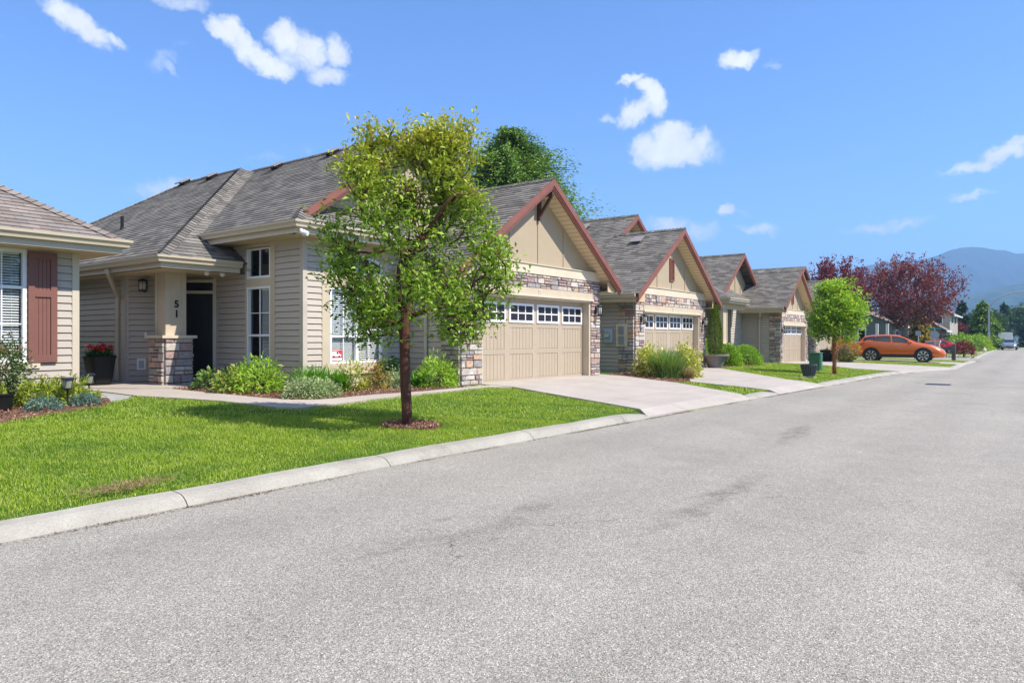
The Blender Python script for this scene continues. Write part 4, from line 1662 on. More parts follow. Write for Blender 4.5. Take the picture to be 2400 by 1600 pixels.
mb.build('transom_panel', M['siding'], h)
mb = MB()
board(mb, (9.47, 15.95), dl, nl_, 0.08, 1.06, 0.50, 2.53, 0.0, -0.08)
for (p0_, p1_, q0_, q1_) in ((0.20, 0.52, 0.68, 1.2), (0.62, 0.94, 0.68, 1.2), (0.20, 0.52, 1.35, 2.38), (0.62, 0.94, 1.35, 2.38)):
    board(mb, (9.47, 15.95), dl, nl_, p0_, p1_, q0_, q1_, 0.012, -0.08)
fd = mb.build('front_door', M['door'], h)
mb = MB()
o_ = Vector((9.47, 15.95, 1.45)) + d45 * 0.98 - n45 * 0.07
mb.tube([o_, o_ + n45 * 0.07], 0.025, 8)
mb.build('door_handle', M['steel'], fd)
mb = MB()
board(mb, (9.47, 15.95), dl, nl_, 0.08, 1.06, 2.60, 2.80, 0.0, -0.05)
mb.build('transom_window', M['glass_dark'], h)
mb = MB()
board(mb, (9.47, 15.95), dl, nl_, 0.04, 1.10, 0.40, 0.50, 0.06)
mb.build('door_sill', M['steel'], h)
mb = MB()
mb.box(7.972, 17.36, 0.3, 8.02, 17.55, 3.05)
board(mb, (9.47, 15.95), dl, nl_, L45 - 0.10, L45 + 0.015, 0.3, 3.05, 0.026)
mb.build('corner_board', M['corner'], h)
wall_lamp(h, A2 + d45 * 1.62 + n45 * 0.01 + Vector((0, 0, 2.70)), nl_, 0.26, 0.17)
mb = MB()
o_ = A2 + d45 * 1.58 + Vector((0, 0, 1.46))
mb.obox(o_, d45 * 0.05, n45 * 0.03, (0, 0, 0.13))
mb.build('doorbell', M['white'], h)
mb = MB()
board(mb, (9.47, 15.95), dl, nl_, 1.60, 1.80, 0.70, 0.97, 0.03)
dv = mb.build('dryer_vent', M['white'], h)
mb = MB()
board(mb, (9.47, 15.95), dl, nl_, 1.64, 1.76, 0.74, 0.92, 0.034)
mb.build('vent_grille', M['meter'], dv)
# porch ceiling, roof
mb = MB()
mb.poly([(7.55, 14.78, 2.935), (7.55, 26, 2.935), (8.05, 26, 2.935), (9.6, 16.1, 2.935), (9.6, 14.78, 2.935)])
mb.poly([(8.9, 12.05, 3.60), (8.9, 16.2, 3.60), (9.6, 16.2, 3.60), (9.6, 12.05, 3.60)])
mb.poly([(8.9, 12.05, 3.601), (9.6, 12.65, 3.601), (12.6, 12.65, 3.601), (12.6, 12.05, 3.601)])
mb.build('eave_soffit', M['soffit_plain'], h)
mb = MB()
W1x, W1y, W1z = 7.42, 14.62, 3.17
rp = (12.48, 19.68, W1z + SL * 5.06)
re = (12.48, 22.8, rp[2])
n1 = roof(mb, [(W1x, 27.86, W1z), (W1x, W1y, W1z), rp, re])
n2 = roof(mb, [(W1x, W1y, W1z), (17.5, W1y, W1z), rp] if False else [(W1x, W1y, W1z), (9.5, W1y, W1z), (9.5, W1y + 0.8, W1z + SL * 0.8), (13.2, 19.68 + 0.02, rp[2] + 0.01), rp])
n3 = roof(mb, [(17.5, 27.86, W1z), (W1x, 27.86, W1z), re])
n4 = roof(mb, [(17.5, W1y, W1z), (17.5, 27.86, W1z), re, rp])
cap_strip(mb, (W1x, W1y, W1z), rp, n1, n2, 0.15)
cap_strip(mb, (W1x, 27.86, W1z), re, n1, n3, 0.15)
cap_strip(mb, rp, re, n1, n4, 0.15)
# main gable wing
MZ, MX0, MY0, RX, RZ = 3.83, 8.86, 12.0, 13.1, 3.83 + SL * (13.1 - 8.86)
n5 = roof(mb, [(MX0, 15.62, MZ), (MX0, MY0 + 0.0, MZ), (MX0 + 0.33, MY0 + 0.33, MZ + SL * 0.33), (RX, MY0 + 0.30, RZ), (RX, 19.86, RZ)])
n6 = roof(mb, [(2 * RX - MX0, MY0 + 0.3, MZ), (2 * RX - MX0, 22, MZ), (RX, 22, RZ), (RX, MY0 + 0.3, RZ)])
n7 = roof(mb, [(MX0, MY0, MZ), (12.55, MY0, MZ), (12.55, MY0 + 0.95, MZ + SL * 0.95), (MX0 + 0.95, MY0 + 0.95, MZ + SL * 0.95)])
cap_strip(mb, (MX0, MY0, MZ), (MX0 + 0.5, MY0 + 0.5, MZ + SL * 0.5), n5, n7, 0.13)
cap_strip(mb, (RX, MY0 + 0.3, RZ + 0.004), (RX, 20, RZ + 0.004), n5, n6, 0.13)
mb.build('roof', M['shingle'], h)
rake_pair(h, RX, RZ, RX - MX0 - 0.42, SL * (RX - MX0 - 0.42), MY0 + 0.29, depth=0.27)
mb = MB()
hw = RX - MX0 - 0.6
mb.poly([(RX - hw, 12.9, RZ - SL * hw - 0.2), (RX + hw, 12.9, RZ - SL * hw - 0.2), (RX, 12.9, RZ - 0.2)])
mb.build('gable_panel', M['panel'], h)
gable_soffit(h, RX, RZ, hw, SL * hw, MY0 + 0.40, 12.92, 0.2)
gutter('gutter', [(MX0 + .02, 15.75, MZ + 0.02), (MX0 + .02, MY0 + .02, MZ + 0.02), (12.5, MY0 + .02, MZ + 0.02)], h)
gutter('gutter', [(W1x + .02, 27.8, W1z + 0.02), (W1x + .02, W1y + .02, W1z + 0.02), (9.28, W1y + .02, W1z + 0.02)], h)
downspout(h, [(7.36, 16.88, 3.02), (7.38, 16.88, 2.94), (7.93, 17.62, 2.46), (7.945, 17.66, 2.36), (7.945, 17.66, 0.45)], 0.055)
# porch post on stone pier
mb = MB()
pzb = 0.30
stones(mb, (7.96, 15.5), (1, 0), (0, -1), [(0, 0.64, pzb, 1.46)], 41, hmin=0.13, lmin=0.18, lmax=0.36)
stones(mb, (7.96, 15.5), (0, 1), (-1, 0), [(0, 0.64, pzb, 1.46)], 42, hmin=0.13, lmin=0.18, lmax=0.36)
stones(mb, (8.60, 15.5), (0, 1), (1, 0), [(0, 0.64, pzb, 1.46)], 43)
mb.box(7.97, 15.51, pzb, 8.59, 16.13, 1.455, 1)
pp = mb.build('porch_post', [M['stone'], M['mortar']], h)
mb = MB()
mb.box(7.88, 15.42, 1.455, 8.68, 16.22, 1.52)
mb.build('pier_cap', M['cream'], pp)
mb = MB()
cx0, cx1, cy0, cy1 = 8.05, 8.49, 15.60, 16.04
mb.box(cx0, cy0, 1.52, cx1, cy1, 2.95)
for (xa, xb) in ((cx0 - 0.018, cx0 + 0.085), (cx1 - 0.085, cx1 + 0.018)):
    mb.box(xa, cy0 - 0.018, 1.521, xb, cy0 + 0.01, 2.95)
for (ya, yb) in ((cy0 - 0.0, cy0 + 0.085), (cy1 - 0.085, cy1 + 0.018)):
    mb.box(cx0 - 0.017, ya, 1.521, cx0 + 0.01, yb, 2.95)
mb.build('column', M['trim'], pp)
for ch, zz in (('5', 2.22), ('1', 2.00)):
    number_text(h, ch, (8.29, cy0 - 0.001, zz), (1, 0), (0, -1), 0.22, M['black'])
# vents and pipe on the roof
dn = Vector((-1, 0, -SL))
upn = Vector((-SL, 0, 1))
for (x, y, pl) in ((12.33, 22.62, 1), (12.22, 20.82, 1), (12.80, 18.25, 2), (12.84, 15.75, 2)):
    z = W1z + SL * (x - W1x) if pl == 1 else MZ + SL * (x - MX0)
    roof_vent(h, (x, y, z), dn, upn)
mb = MB()
mb.tube([(9.34, 20.5, 4.40), (9.34, 20.5, 4.86)], 0.045, 10)
mb.lathe((9.34, 20.5), [(0.09, 4.38), (0.055, 4.55)], 10)
mb.build('vent_pipe', M['black'], h)
# security camera with its solar panel under the gutter corner
mb = MB()
c0 = Vector((8.93, 11.96, 3.655))
mb.obox(c0 + Vector((-0.03, 0.16, -0.09)), (0.02, 0, 0), (0, 0.20, 0.03), (0, 0, 0.15), 1)
mb.tube([c0 + Vector((0, 0.1, -0.02)), c0 + Vector((-0.03, 0.15, -0.03))], 0.02, 6)
mb.tube([c0 + Vector((0.02, 0.02, 0.0)), c0 + Vector((0.0, -0.04, -0.05)), c0 + Vector((0.05, -0.16, -0.09))], [0.035, 0.045, 0.05], 10)
mb.lathe((c0.x + 0.05, c0.y - 0.03), [(0.03, c0.z - 0.12), (0.03, c0.z)], 8)
mb.build('security_camera', [M['white'], M['solar']], h)
for x_ in (8.62, 9.0):
    mb = MB()
    mb.lathe((x_, 14.92), [(0.02, 2.86), (0.05, 2.88), (0.055, 2.94)], 10)
    mb.build('ceiling_light', M['white'], h)
# gas meter on the wing wall
mb = MB()
gx, gy = 7.76, 18.35
mb.tube([(gx - 0.05, gy - 0.10, 0.42), (gx - 0.05, gy - 0.10, 0.78)], 0.035, 8, 1)
mb.lathe((gx - 0.02, gy - 0.05), [(0.10, 0.72), (0.16, 0.78), (0.17, 0.95), (0.15, 1.06), (0.08, 1.10)], 14, 0)
mb.tube([(gx - 0.02, gy + 0.10, 1.08), (gx - 0.02, gy + 0.10, 1.20), (gx - 0.02, gy - 0.32, 1.20), (gx - 0.02, gy - 0.32, 0.42)], 0.03, 8, 0)
mb.lathe((gx - 0.02, gy + 0.30), [(0.03, 0.98), (0.10, 1.0), (0.11, 1.03), (0.03, 1.10)], 12, 0)
mb.tube([(gx - 0.02, gy + 0.4, 1.02), (gx - 0.02, gy + 0.0, 1.02)], 0.03, 8, 0)
mb.build('gas_meter', [M['gasgrey'], M['black']], h)

# ---------------------------------------------------------------- house 52
h = empty('house', (24.8, 12.0, 0.2), 'beige house with louver vent in its gable, between the grass clump and the concrete planter', 'house', 'row houses along the street')
garage_wing(h, 21.61, 27.92, 10.9, -0.2, 0.22, 24.72, 5.50, 3.72, 13.3, (22.36, 27.2), '52', vent=True, lamps=(1, -1), seed=5, bracket=False, side_to=5)
mb = MB()
PX, PZ = 26.2, 6.48
ey = 13.1
xl = 24.72 - 3.72
zl = PZ - SL * (PX - xl)
na = roof(mb, [(xl, 26, zl), (xl, 13.25, zl), (24.68, 13.05, PZ - SL * (PX - 24.68)), (PX, 13.05, PZ), (PX, 26, PZ)])
nb = roof(mb, [(2 * PX - xl, 13.05, zl), (2 * PX - xl, 26, zl), (PX, 26, PZ), (PX, 13.05, PZ)])
cap_strip(mb, (PX, 13.05, PZ + .004), (PX, 26, PZ + .004), na, nb, 0.13)
mb.build('roof', M['shingle'], h)
rake_pair(h, PX, PZ, 4.6, SL * 4.6, 13.04, depth=0.27)
mb = MB()
mb.poly([(PX - 4.4, 13.55, PZ - 4.4 * SL - .2), (PX + 4.4, 13.55, PZ - 4.4 * SL - .2), (PX, 13.55, PZ - .2)])
mb.build('gable_panel', M['panel'], h)
gable_soffit(h, PX, PZ, 4.4, SL * 4.4, 13.14, 13.57, 0.2)
for (x, y) in ((24.2, 12.05), (25.55, 15.2)):
    roof_vent(h, (x, y, PZ - SL * (PX - x) - (0.0 if y > 13.2 else 0.0)), dn, upn, 0.42)
mb = MB()
lap(mb, (27.9, 15.0), (31.0, 15.0), (0, -1), 0.0, 3.0, zref=0.1)
lap(mb, (31.0, 15.0), (31.0, 24), (1, 0), 0.0, 3.0, zref=0.1)
mb.build('siding_wall', M['siding'], h)
gutter('gutter', [(27.9, 14.3, 2.75), (31.8, 14.3, 2.75)], h)
# meters on the recessed side wall
mb = MB()
X52 = 21.61
mb.box(X52 - 0.10, 11.70, 1.30, X52 + 0.02, 12.02, 1.80)
em = mb.build('electric_meter', M['meter'], h, bevel=0.01)
mb = MB()
mb.tube([(X52 - 0.10, 11.87, 1.56), (X52 - 0.16, 11.87, 1.56)], 0.105, 18)
mb.build('meter_socket', M['steel'], em)
mb = MB()
mb.tube([(X52 - 0.16, 11.87, 1.56), (X52 - 0.24, 11.87, 1.56)], [0.085, 0.07], 18)
mb.build('meter_dome', M['lamp_glass'], em)
mb = MB()
mb.box(X52 - 0.075, 11.14, 1.18, X52 + 0.02, 11.56, 1.95)
ub = mb.build('utility_panel', M['cream'], h)
for z0_ in (1.26, 1.60):
    mb = MB()
    mb.box(X52 - 0.115, 11.25, z0_, X52 - 0.07, 11.45, z0_ + 0.26)
    mb.build('utility_box', M['steel'], ub)
mb = MB()
c0 = Vector((28.25, 10.75, 3.02))
mb.lathe((c0.x, c0.y), [(0.03, c0.z - 0.1), (0.07, c0.z - 0.05), (0.07, c0.z + 0.02), (0.03, c0.z + 0.08)], 10)
mb.tube([c0, c0 + Vector((0.12, -0.12, -0.05))], [0.05, 0.06], 10)
mb.tube([c0, c0 + Vector((-0.12, -0.10, -0.05))], [0.05, 0.06], 10)
mb.build('floodlight', M['steel'], h)

# ---------------------------------------------------------------- house 53
h = empty("house", (38.5, 12.5, 0.1), "x", "house", "row houses along the street")
h['label'] = 'beige house behind the round clipped shrubs, with a porch column and tall entry gable'
garage_wing(h, 38.63, 43.96, 10.9, -0.42, 0.09, 41.0, 5.22, 3.10, 17.0, (39.05, 43.45), '53', vent=True, lamps=(1, -1), seed=7, bracket=False, side_to=4.5)
mb = MB()
GX, GY, GZ = 38.0, 12.6, 6.0
hl = 4.3
zl = GZ - 0.72 * hl
na = roof(mb, [(GX - hl, 27, zl), (GX - hl, GY, zl), (GX, GY, GZ), (GX, 27, GZ)])
nb = roof(mb, [(GX + 4.3, GY, zl), (GX + 4.3, 27, zl), (GX, 27, GZ), (GX, GY, GZ)])
cap_strip(mb, (GX, GY, GZ + .004), (GX, 27, GZ + .004), na, nb, 0.13)
# skirt roof over the entry
sk = [(33.9, 12.0, 3.42), (37.2, 12.0, 3.42), (37.2, 13.2, 4.1), (34.6, 13.2, 4.1)]
nc = roof(mb, sk)
nd = roof(mb, [(33.9, 14.5, 3.42), (33.9, 12.0, 3.42), (34.6, 13.2, 4.1), (34.9, 14.5, 4.15)])
mb.build('roof', M['shingle'], h)
rake_pair(h, GX, GZ, 3.1, 0.72 * 3.1, GY - 0.02, depth=0.30)
mb = MB()
mb.poly([(GX - 3.3, 13.15, GZ - 3.3 * .72 - .25), (GX + 3.3, 13.15, GZ - 3.3 * .72 - .25), (GX, 13.15, GZ - .2)])
mb.build('gable_panel', M['panel'], h)
for xb in (36.3, 37.15, 38.0, 38.85):
    mb = MB()
    mb.box(xb - 0.03, 13.12, 3.9, xb + 0.03, 13.16, GZ - .25 - .72 * abs(xb - GX))
    mb.build('batten', M['panel'], h)
gutter('gutter', [(33.92, 14.4, 3.44), (33.92, 12.02, 3.44), (36.7, 12.02, 3.44)], h)
mb = MB()
mb.box(33.98, 12.08, 3.17, 37.3, 14.0, 3.19)
mb.build('eave_soffit', M['soffit_plain'], h)
mb = MB()
lap(mb, (36.9, 13.0), (38.63, 13.0), (0, -1), 0.0, 3.3, zref=0.1)
lap(mb, (36.9, 16), (36.9, 13.0), (-1, 0), 0.0, 3.3, zref=0.1)
lap(mb, (30, 16), (36.9, 16), (0, -1), 0.0, 3.3, zref=0.1)
mb.build('siding_wall', M['siding'], h)
mb = MB()
stones(mb, (34.05, 12.3), (1, 0), (0, -1), [(0, 0.75, 0.0, 1.14)], 51)
stones(mb, (34.05, 12.3), (0, 1), (-1, 0), [(0, 0.75, 0.0, 1.14)], 52)
mb.box(34.06, 12.31, 0, 34.79, 13.04, 1.14, 1)
pp = mb.build('porch_post', [M['stone'], M['mortar']], h)
mb = MB()
mb.box(33.97, 12.22, 1.14, 34.88, 13.1, 1.21)
mb.build('pier_cap', M['cream'], pp)
mb = MB()
mb.box(34.15, 12.4, 1.21, 34.68, 12.95, 3.18)
mb.box(34.13, 12.38, 1.21, 34.22, 12.5, 3.18)
mb.box(34.61, 12.38, 1.21, 34.70, 12.5, 3.18)
mb.build('column', M['trim'], pp)
mb = MB()
mb.box(34.0, 12.35, 2.92, 37.2, 12.6, 3.17)
mb.build('porch_beam', M['trim'], h)
downspout(h, [(37.95, 11.75, 2.85), (38.0, 11.8, 2.75), (38.5, 11.95, 2.55), (38.56, 12.0, 2.45), (38.56, 12.0, 0.2)], 0.06)
for (x, y) in ((36.9, 15.2), (37.3, 24.0)):
    roof_vent(h, (x, y, GZ - 0.72 * (GX - x)), dn, upn, 0.45)

# ---------------------------------------------------------------- house 54
h = empty('house', (49.0, 12.0, 0.05), 'beige house farthest along the row, its garage half hidden by the young green tree', 'house', 'row houses along the street')
garage_wing(h, 45.9, 52.0, 10.9, -0.42, 0.06, 49.0, 5.2, 3.6, 13.5, (46.7, 51.3), None, vent=False, lamps=(1, -1), seed=9, bracket=False, side_to=5)
mb = MB()
PX4, PZ4 = 52.3, 6.53
hl = 6.4
na = roof(mb, [(PX4 - hl, 27, PZ4 - .6 * hl), (PX4 - hl, 13.05, PZ4 - .6 * hl), (PX4, 13.05, PZ4), (PX4, 27, PZ4)])
nb = roof(mb, [(PX4 + 4, 13.05, PZ4 - .6 * 4), (PX4 + 4, 27, PZ4 - .6 * 4), (PX4, 27, PZ4), (PX4, 13.05, PZ4)])
mb.build('roof', M['shingle'], h)
rake_pair(h, PX4, PZ4, 4.0, .6 * 4, 13.04, depth=0.27)
mb = MB()
mb.poly([(PX4 - 3.9, 13.5, PZ4 - 2.6), (PX4 + 3.9, 13.5, PZ4 - 2.6), (PX4, 13.5, PZ4 - .2)])
mb.poly([(PX4 - 6, 13.52, 0), (PX4 + 3.9, 13.52, 0), (PX4 + 3.9, 13.52, PZ4 - 2.5), (PX4 - 6, 13.52, PZ4 - 2.9)])
mb.build('gable_panel', M['panel'], h)
for (x, y) in ((51.6, 16.0), (51.6, 19.5)):
    roof_vent(h, (x, y, PZ4 - 0.6 * (PX4 - x)), dn, upn, 0.45)

# ---------------------------------------------------------------- neighbour house at the left edge
h = empty('house', (3.0, 15.0, 0.35), 'beige house at the left edge with brown shutter, white blinds and pale shingles', 'house', 'row houses along the street')
CX_, CY_ = 5.63, 14.1
mb = MB()
lap(mb, (-4, CY_), (CX_, CY_), (0, -1), 0.62, 3.05, [(4 + 2.90, 4 + 4.82, 1.04, 2.99)], zref=0.62)
lap(mb, (CX_, CY_), (CX_, 26), (1, 0), 0.62, 3.05, zref=0.62)
mb.build('siding_wall', M['siding_left'], h)
mb = MB()
mb.box(-4, CY_ + 0.01, 0.0, CX_ - 0.005, CY_ + 0.1, 0.575)
mb.box(CX_ - 0.1, CY_ + 0.10, 0.0, CX_ - 0.006, 26, 0.575)
mb.build('foundation', M['foundation'], h)
mb = MB()
mb.box(-4, CY_ - 0.035, 0.575, CX_ + 0.03, CY_ + 0.02, 0.625)
mb.build('water_table', M['fascia'], h)
mb = MB()
mb.box(CX_ - 0.09, CY_ - 0.03, 0.626, CX_ + 0.028, CY_ + 0.02, 3.0)
mb.box(CX_ - 0.02, CY_ + 0.02, 0.626, CX_ + 0.029, CY_ + 0.11, 3.0)
mb.build('corner_board', M['fascia'], h)
window(h, (0, CY_), (1, 0), (0, -1), 2.90, 4.82, 1.04, 2.99, rails=(2.33,), mull=(3.86,), bars=((4.46, 1.09, 2.94), (3.26, 1.09, 2.94)), sub_bars=[(3.9, 4.77, 1.70)], blind=[(2.96, 3.80, 1.12, 2.9), (3.92, 4.74, 1.12, 2.9)], frame=0.06)
mb = MB()
mb.box(2.75, CY_ - 0.05, 0.93, 5.02, CY_ + 0.0, 1.04)
mb.build('window_sill', M['cream'], h)
mb = MB()
mb.box(4.0, CY_ - 0.045, 2.99, 4.98, CY_, 3.06)
mb.build('window_head', M['cream'], h)
# shutter: frame, two recessed panels with vertical boards
mb = MB()
s0, s1, q0, q1 = 4.835, 5.285, 1.03, 2.965
ys = CY_ - 0.062
fr_ = 0.10
mb.box(s0, ys, q0, s0 + fr_, CY_, q1)
mb.box(s1 - fr_, ys, q0, s1, CY_, q1)
for za, zb_ in ((q0, q0 + 0.13), (2.18, 2.30), (q1 - 0.12, q1)):
    mb.box(s0 + fr_, ys, za, s1 - fr_, CY_, zb_)
bw = (s1 - s0 - 2 * fr_) / 4
for za, zb_ in ((q0 + 0.13, 2.18), (2.30, q1 - 0.12)):
    for k in range(4):
        mb.box(s0 + fr_ + bw * k + 0.003, ys + 0.022, za, s0 + fr_ + bw * (k + 1) - 0.003, CY_, zb_)
mb.build('shutter', M['shutter'], h)
mb = MB()
LZ, LS = 3.235, 0.64
e0, e1 = (6.2, 13.5), 24.5
pk = (1.2, 18.5, LZ + LS * 5.0)
n1 = roof(mb, [(-6, 13.5, LZ), (6.2, 13.5, LZ), pk, (-6, 18.5, pk[2])])
n2 = roof(mb, [(6.2, 13.5, LZ), (6.2, 24.5, LZ), (1.2, 19.5, pk[2]), pk])
cap_strip(mb, (6.2, 13.5, LZ), pk, n1, n2, 0.15)
mb.build('roof', M['shingle_pale'], h)
gutter('gutter', [(-6, 13.52, LZ + 0.02), (6.18, 13.52, LZ + 0.02), (6.18, 24.5, LZ + 0.02)], h)
mb = MB()
mb.poly([(-6, 13.55, 3.0), (-6, 14.15, 3.0), (5.6, 14.15, 3.0), (6.15, 13.55, 3.0)])
mb.poly([(6.15, 13.55, 3.0), (5.6, 14.15, 3.0), (5.6, 24.5, 3.0), (6.15, 24.5, 3.0)])
mb.build('eave_soffit', M['soffit_plain'], h)
# ---------------------------------------------------------------- vegetation
def unit(v):
    return v / np.maximum(1e-9, np.linalg.norm(v, axis=-1, keepdims=True))


def leaves_np(P, D, L, Wd, rng, fold=0.25, droop=0.15, upbias=0.6):
    """one folded leaf of 4 vertices / 2 quads-as-triangles per point. P base points, D directions, L lengths, Wd widths"""
    n = len(P)
    up = rng.normal(0, 1, (n, 3)) * (1 - upbias)
    up[:, 2] += upbias
    S = unit(np.cross(D, up))
    N = unit(np.cross(S, D))
    L = np.asarray(L).reshape(-1, 1) * np.ones((n, 1))
    Wd = np.asarray(Wd).reshape(-1, 1) * np.ones((n, 1))
    mid = P + D * L * 0.45
    tip = P + D * L - np.array([0, 0, 1.0]) * L * droop
    V = np.stack([P, mid + S * Wd * 0.5 + N * Wd * fold, tip, mid - S * Wd * 0.5 + N * Wd * fold, mid], 1)
    i = np.arange(n)[:, None] * 5
    F = np.concatenate([i + np.array([[0, 1, 2]]), i + np.array([[0, 2, 3]])], 0) if False else np.concatenate([i + np.array([[0, 1, 4]]), i + np.array([[1, 2, 4]]), i + np.array([[4, 2, 3]]), i + np.array([[0, 4, 3]])], 0)
    return V.reshape(-1, 3), F


def rand_dirs(n, rng, zmin=-1.0):
    z = rng.uniform(zmin, 1, n)
    a = rng.uniform(0, 2 * math.pi, n)
    r = np.sqrt(np.maximum(0, 1 - z * z))
    return np.stack([r * np.cos(a), r * np.sin(a), z], 1)


def grow(trunk, tips, rng, seglen=0.16, wander=0.25, pull=0.10):
    """join crown points to a trunk by growing each tip back to the nearest wood; returns nodes and parents"""
    nodes = [np.array(p, float) for p in trunk]
    par = [-1] + list(range(len(trunk) - 1))
    start = trunk[-1]
    order = np.argsort(np.linalg.norm(np.asarray(tips) - np.asarray(start), axis=1))
    leafn = []
    arr = np.zeros((60000, 3))
    arr[:len(nodes)] = nodes
    m = len(nodes)
    plen = np.zeros(60000)
    for k in range(1, len(nodes)):
        plen[k] = plen[k - 1] + np.linalg.norm(nodes[k] - nodes[k - 1])
    first = max(0, len(trunk) // 2)
    for t in order:
        T = np.asarray(tips[t], float)
        d = np.linalg.norm(arr[first:m] - T, axis=1)
        # prefer wood that is lower than the tip so that limbs rise
        pen = d + 0.9 * np.maximum(0, arr[first:m, 2] - T[2] + 0.05) + pull * plen[first:m]
        j = first + int(np.argmin(pen))
        A = arr[j].copy()
        L = np.linalg.norm(T - A)
        n = max(1, int(L / seglen))
        prev = j
        bow = rng.normal(0, wander * L * 0.25, 3)
        for k in range(1, n + 1):
            f = k / n
            q = A + (T - A) * f + bow * math.sin(math.pi * f) + np.array([0, 0, -0.10 * L * math.sin(math.pi * f)])
            nodes.append(q)
            par.append(prev)
            arr[m] = q
            plen[m] = plen[prev] + L / n
            prev = m
            m += 1
        leafn.append(prev)
    return nodes, par, leafn


def tubes_from_tree(nodes, par, r_tip, r_base, power=2.3, ntr=0, base_flare=1.0):
    n = len(nodes)
    cnt = np.zeros(n)
    ch = [[] for _ in range(n)]
    for i, p in enumerate(par):
        if p >= 0:
            ch[p].append(i)
    for i in range(n - 1, -1, -1):
        cnt[i] += 1 if not ch[i] else 0
        if par[i] >= 0:
            cnt[par[i]] += cnt[i]
    tot = cnt[0]
    rad = r_tip + (r_base - r_tip) * (cnt / tot) ** (1 / power)
    mb = MB()
    done = set()
    stack = [0]
    while stack:
        s = stack.pop()
        chain = [s] if par[s] < 0 else [par[s], s]
        c = s
        while ch[c]:
            nxt = max(ch[c], key=lambda k: cnt[k])
            for o in ch[c]:
                if o != nxt:
                    stack.append(o)
            chain.append(nxt)
            c = nxt
        if len(chain) >= 2:
            rr = [rad[i] for i in chain]
            if par[s] >= 0:
                rr[0] = min(rad[chain[0]] * 0.8, rad[chain[1]] * 1.25)
            big = rr[0] > 0.02
            mb.tube([nodes[i] for i in chain], rr, 9 if big else 5)
    return mb


M['bark_maple'] = m_bark('paperbark', (0.055, 0.022, 0.016), (0.13, 0.050, 0.032), 16)
M['bark_orange'] = m_bark('peeling_bark', (0.16, 0.055, 0.028), (0.36, 0.13, 0.06), 10)
M['bark_grey'] = m_bark('grey_bark', (0.11, 0.095, 0.085), (0.22, 0.20, 0.18), 6)
M['bark_dark'] = m_bark('dark_bark', (0.03, 0.024, 0.02), (0.075, 0.06, 0.05), 6)
GREENS = [(0.085, 0.17, 0.014), (0.18, 0.31, 0.024), (0.28, 0.42, 0.04), (0.40, 0.52, 0.10)]
M['leaf_maple'] = m_leaf('maple_leaf', GREENS, 0.27, (3.1, 5.0), [(0.36, 0.44, 0.04), (0.58, 0.50, 0.05), (0.62, 0.40, 0.08), (0.32, 0.46, 0.06)])
M['leaf_lime'] = m_leaf('lime_leaf', [(0.122, 0.246, 0.023), (0.226, 0.392, 0.036), (0.348, 0.522, 0.058), (0.470, 0.594, 0.087)], 0.4)
M['leaf_plum'] = m_leaf('plum_leaf', [(0.089, 0.024, 0.034), (0.170, 0.037, 0.051), (0.259, 0.058, 0.071), (0.357, 0.128, 0.128)], 0.22)
M['leaf_plum_red'] = m_leaf('red_plum_leaf', [(0.090, 0.015, 0.024), (0.195, 0.027, 0.039), (0.285, 0.045, 0.060)], 0.25)
M['leaf_conifer'] = m_leaf('conifer_needle', [(0.085, 0.17, 0.022), (0.16, 0.28, 0.04), (0.25, 0.38, 0.07)], 0.15, rough=0.7)
M['leaf_dark'] = m_leaf('dark_needle', [(0.012, 0.032, 0.012), (0.022, 0.052, 0.018), (0.038, 0.078, 0.024)], 0.1, rough=0.7)
M['leaf_wood'] = m_leaf('woodland_leaf', [(0.030, 0.075, 0.016), (0.055, 0.115, 0.022), (0.085, 0.155, 0.03)], 0.25)
M['leaf_cedar'] = m_leaf('cedar_needle', [(0.05, 0.11, 0.010), (0.12, 0.22, 0.015), (0.22, 0.33, 0.03)], 0.2, rough=0.7)
M['leaf_gold'] = m_leaf('golden_needle', [(0.17, 0.14, 0.012), (0.34, 0.26, 0.02), (0.50, 0.38, 0.05)], 0.25, rough=0.7)
M['leaf_shrub'] = m_leaf('shrub_leaf', [(0.066, 0.135, 0.030), (0.149, 0.255, 0.053), (0.297, 0.405, 0.120)], 0.25)
M['leaf_shrub_red'] = m_leaf('red_tipped_leaf', [(0.03, 0.07, 0.018), (0.08, 0.14, 0.035), (0.18, 0.26, 0.09)], 0.25, (1.25, 1.75), [(0.24, 0.05, 0.03), (0.30, 0.10, 0.05)])
M['leaf_lily'] = m_leaf('lily_blade', [(0.181, 0.348, 0.026), (0.308, 0.493, 0.043), (0.471, 0.623, 0.087)], 0.38)
M['leaf_blade'] = m_leaf('dark_blade', [(0.062, 0.200, 0.018), (0.124, 0.312, 0.025), (0.193, 0.400, 0.044)], 0.35)
M['leaf_rhodo'] = m_leaf('broad_leaf', [(0.104, 0.216, 0.027), (0.208, 0.324, 0.054), (0.416, 0.472, 0.135), (0.505, 0.351, 0.081)], 0.25, gloss=0.5)
M['leaf_mint'] = m_leaf('grey_green_leaf', [(0.205, 0.285, 0.120), (0.315, 0.405, 0.180), (0.457, 0.540, 0.285)], 0.2)
M['leaf_yellow'] = m_leaf('yellow_green_leaf', [(0.198, 0.257, 0.027), (0.383, 0.419, 0.041), (0.567, 0.540, 0.081)], 0.3)
M['leaf_bronze'] = m_leaf('bronze_leaf', [(0.142, 0.162, 0.034), (0.312, 0.297, 0.061), (0.425, 0.270, 0.081), (0.369, 0.135, 0.068)], 0.3)
M['leaf_shade'] = m_leaf('fern_leaf', [(0.03, 0.09, 0.02), (0.05, 0.14, 0.03), (0.08, 0.18, 0.045)], 0.3)
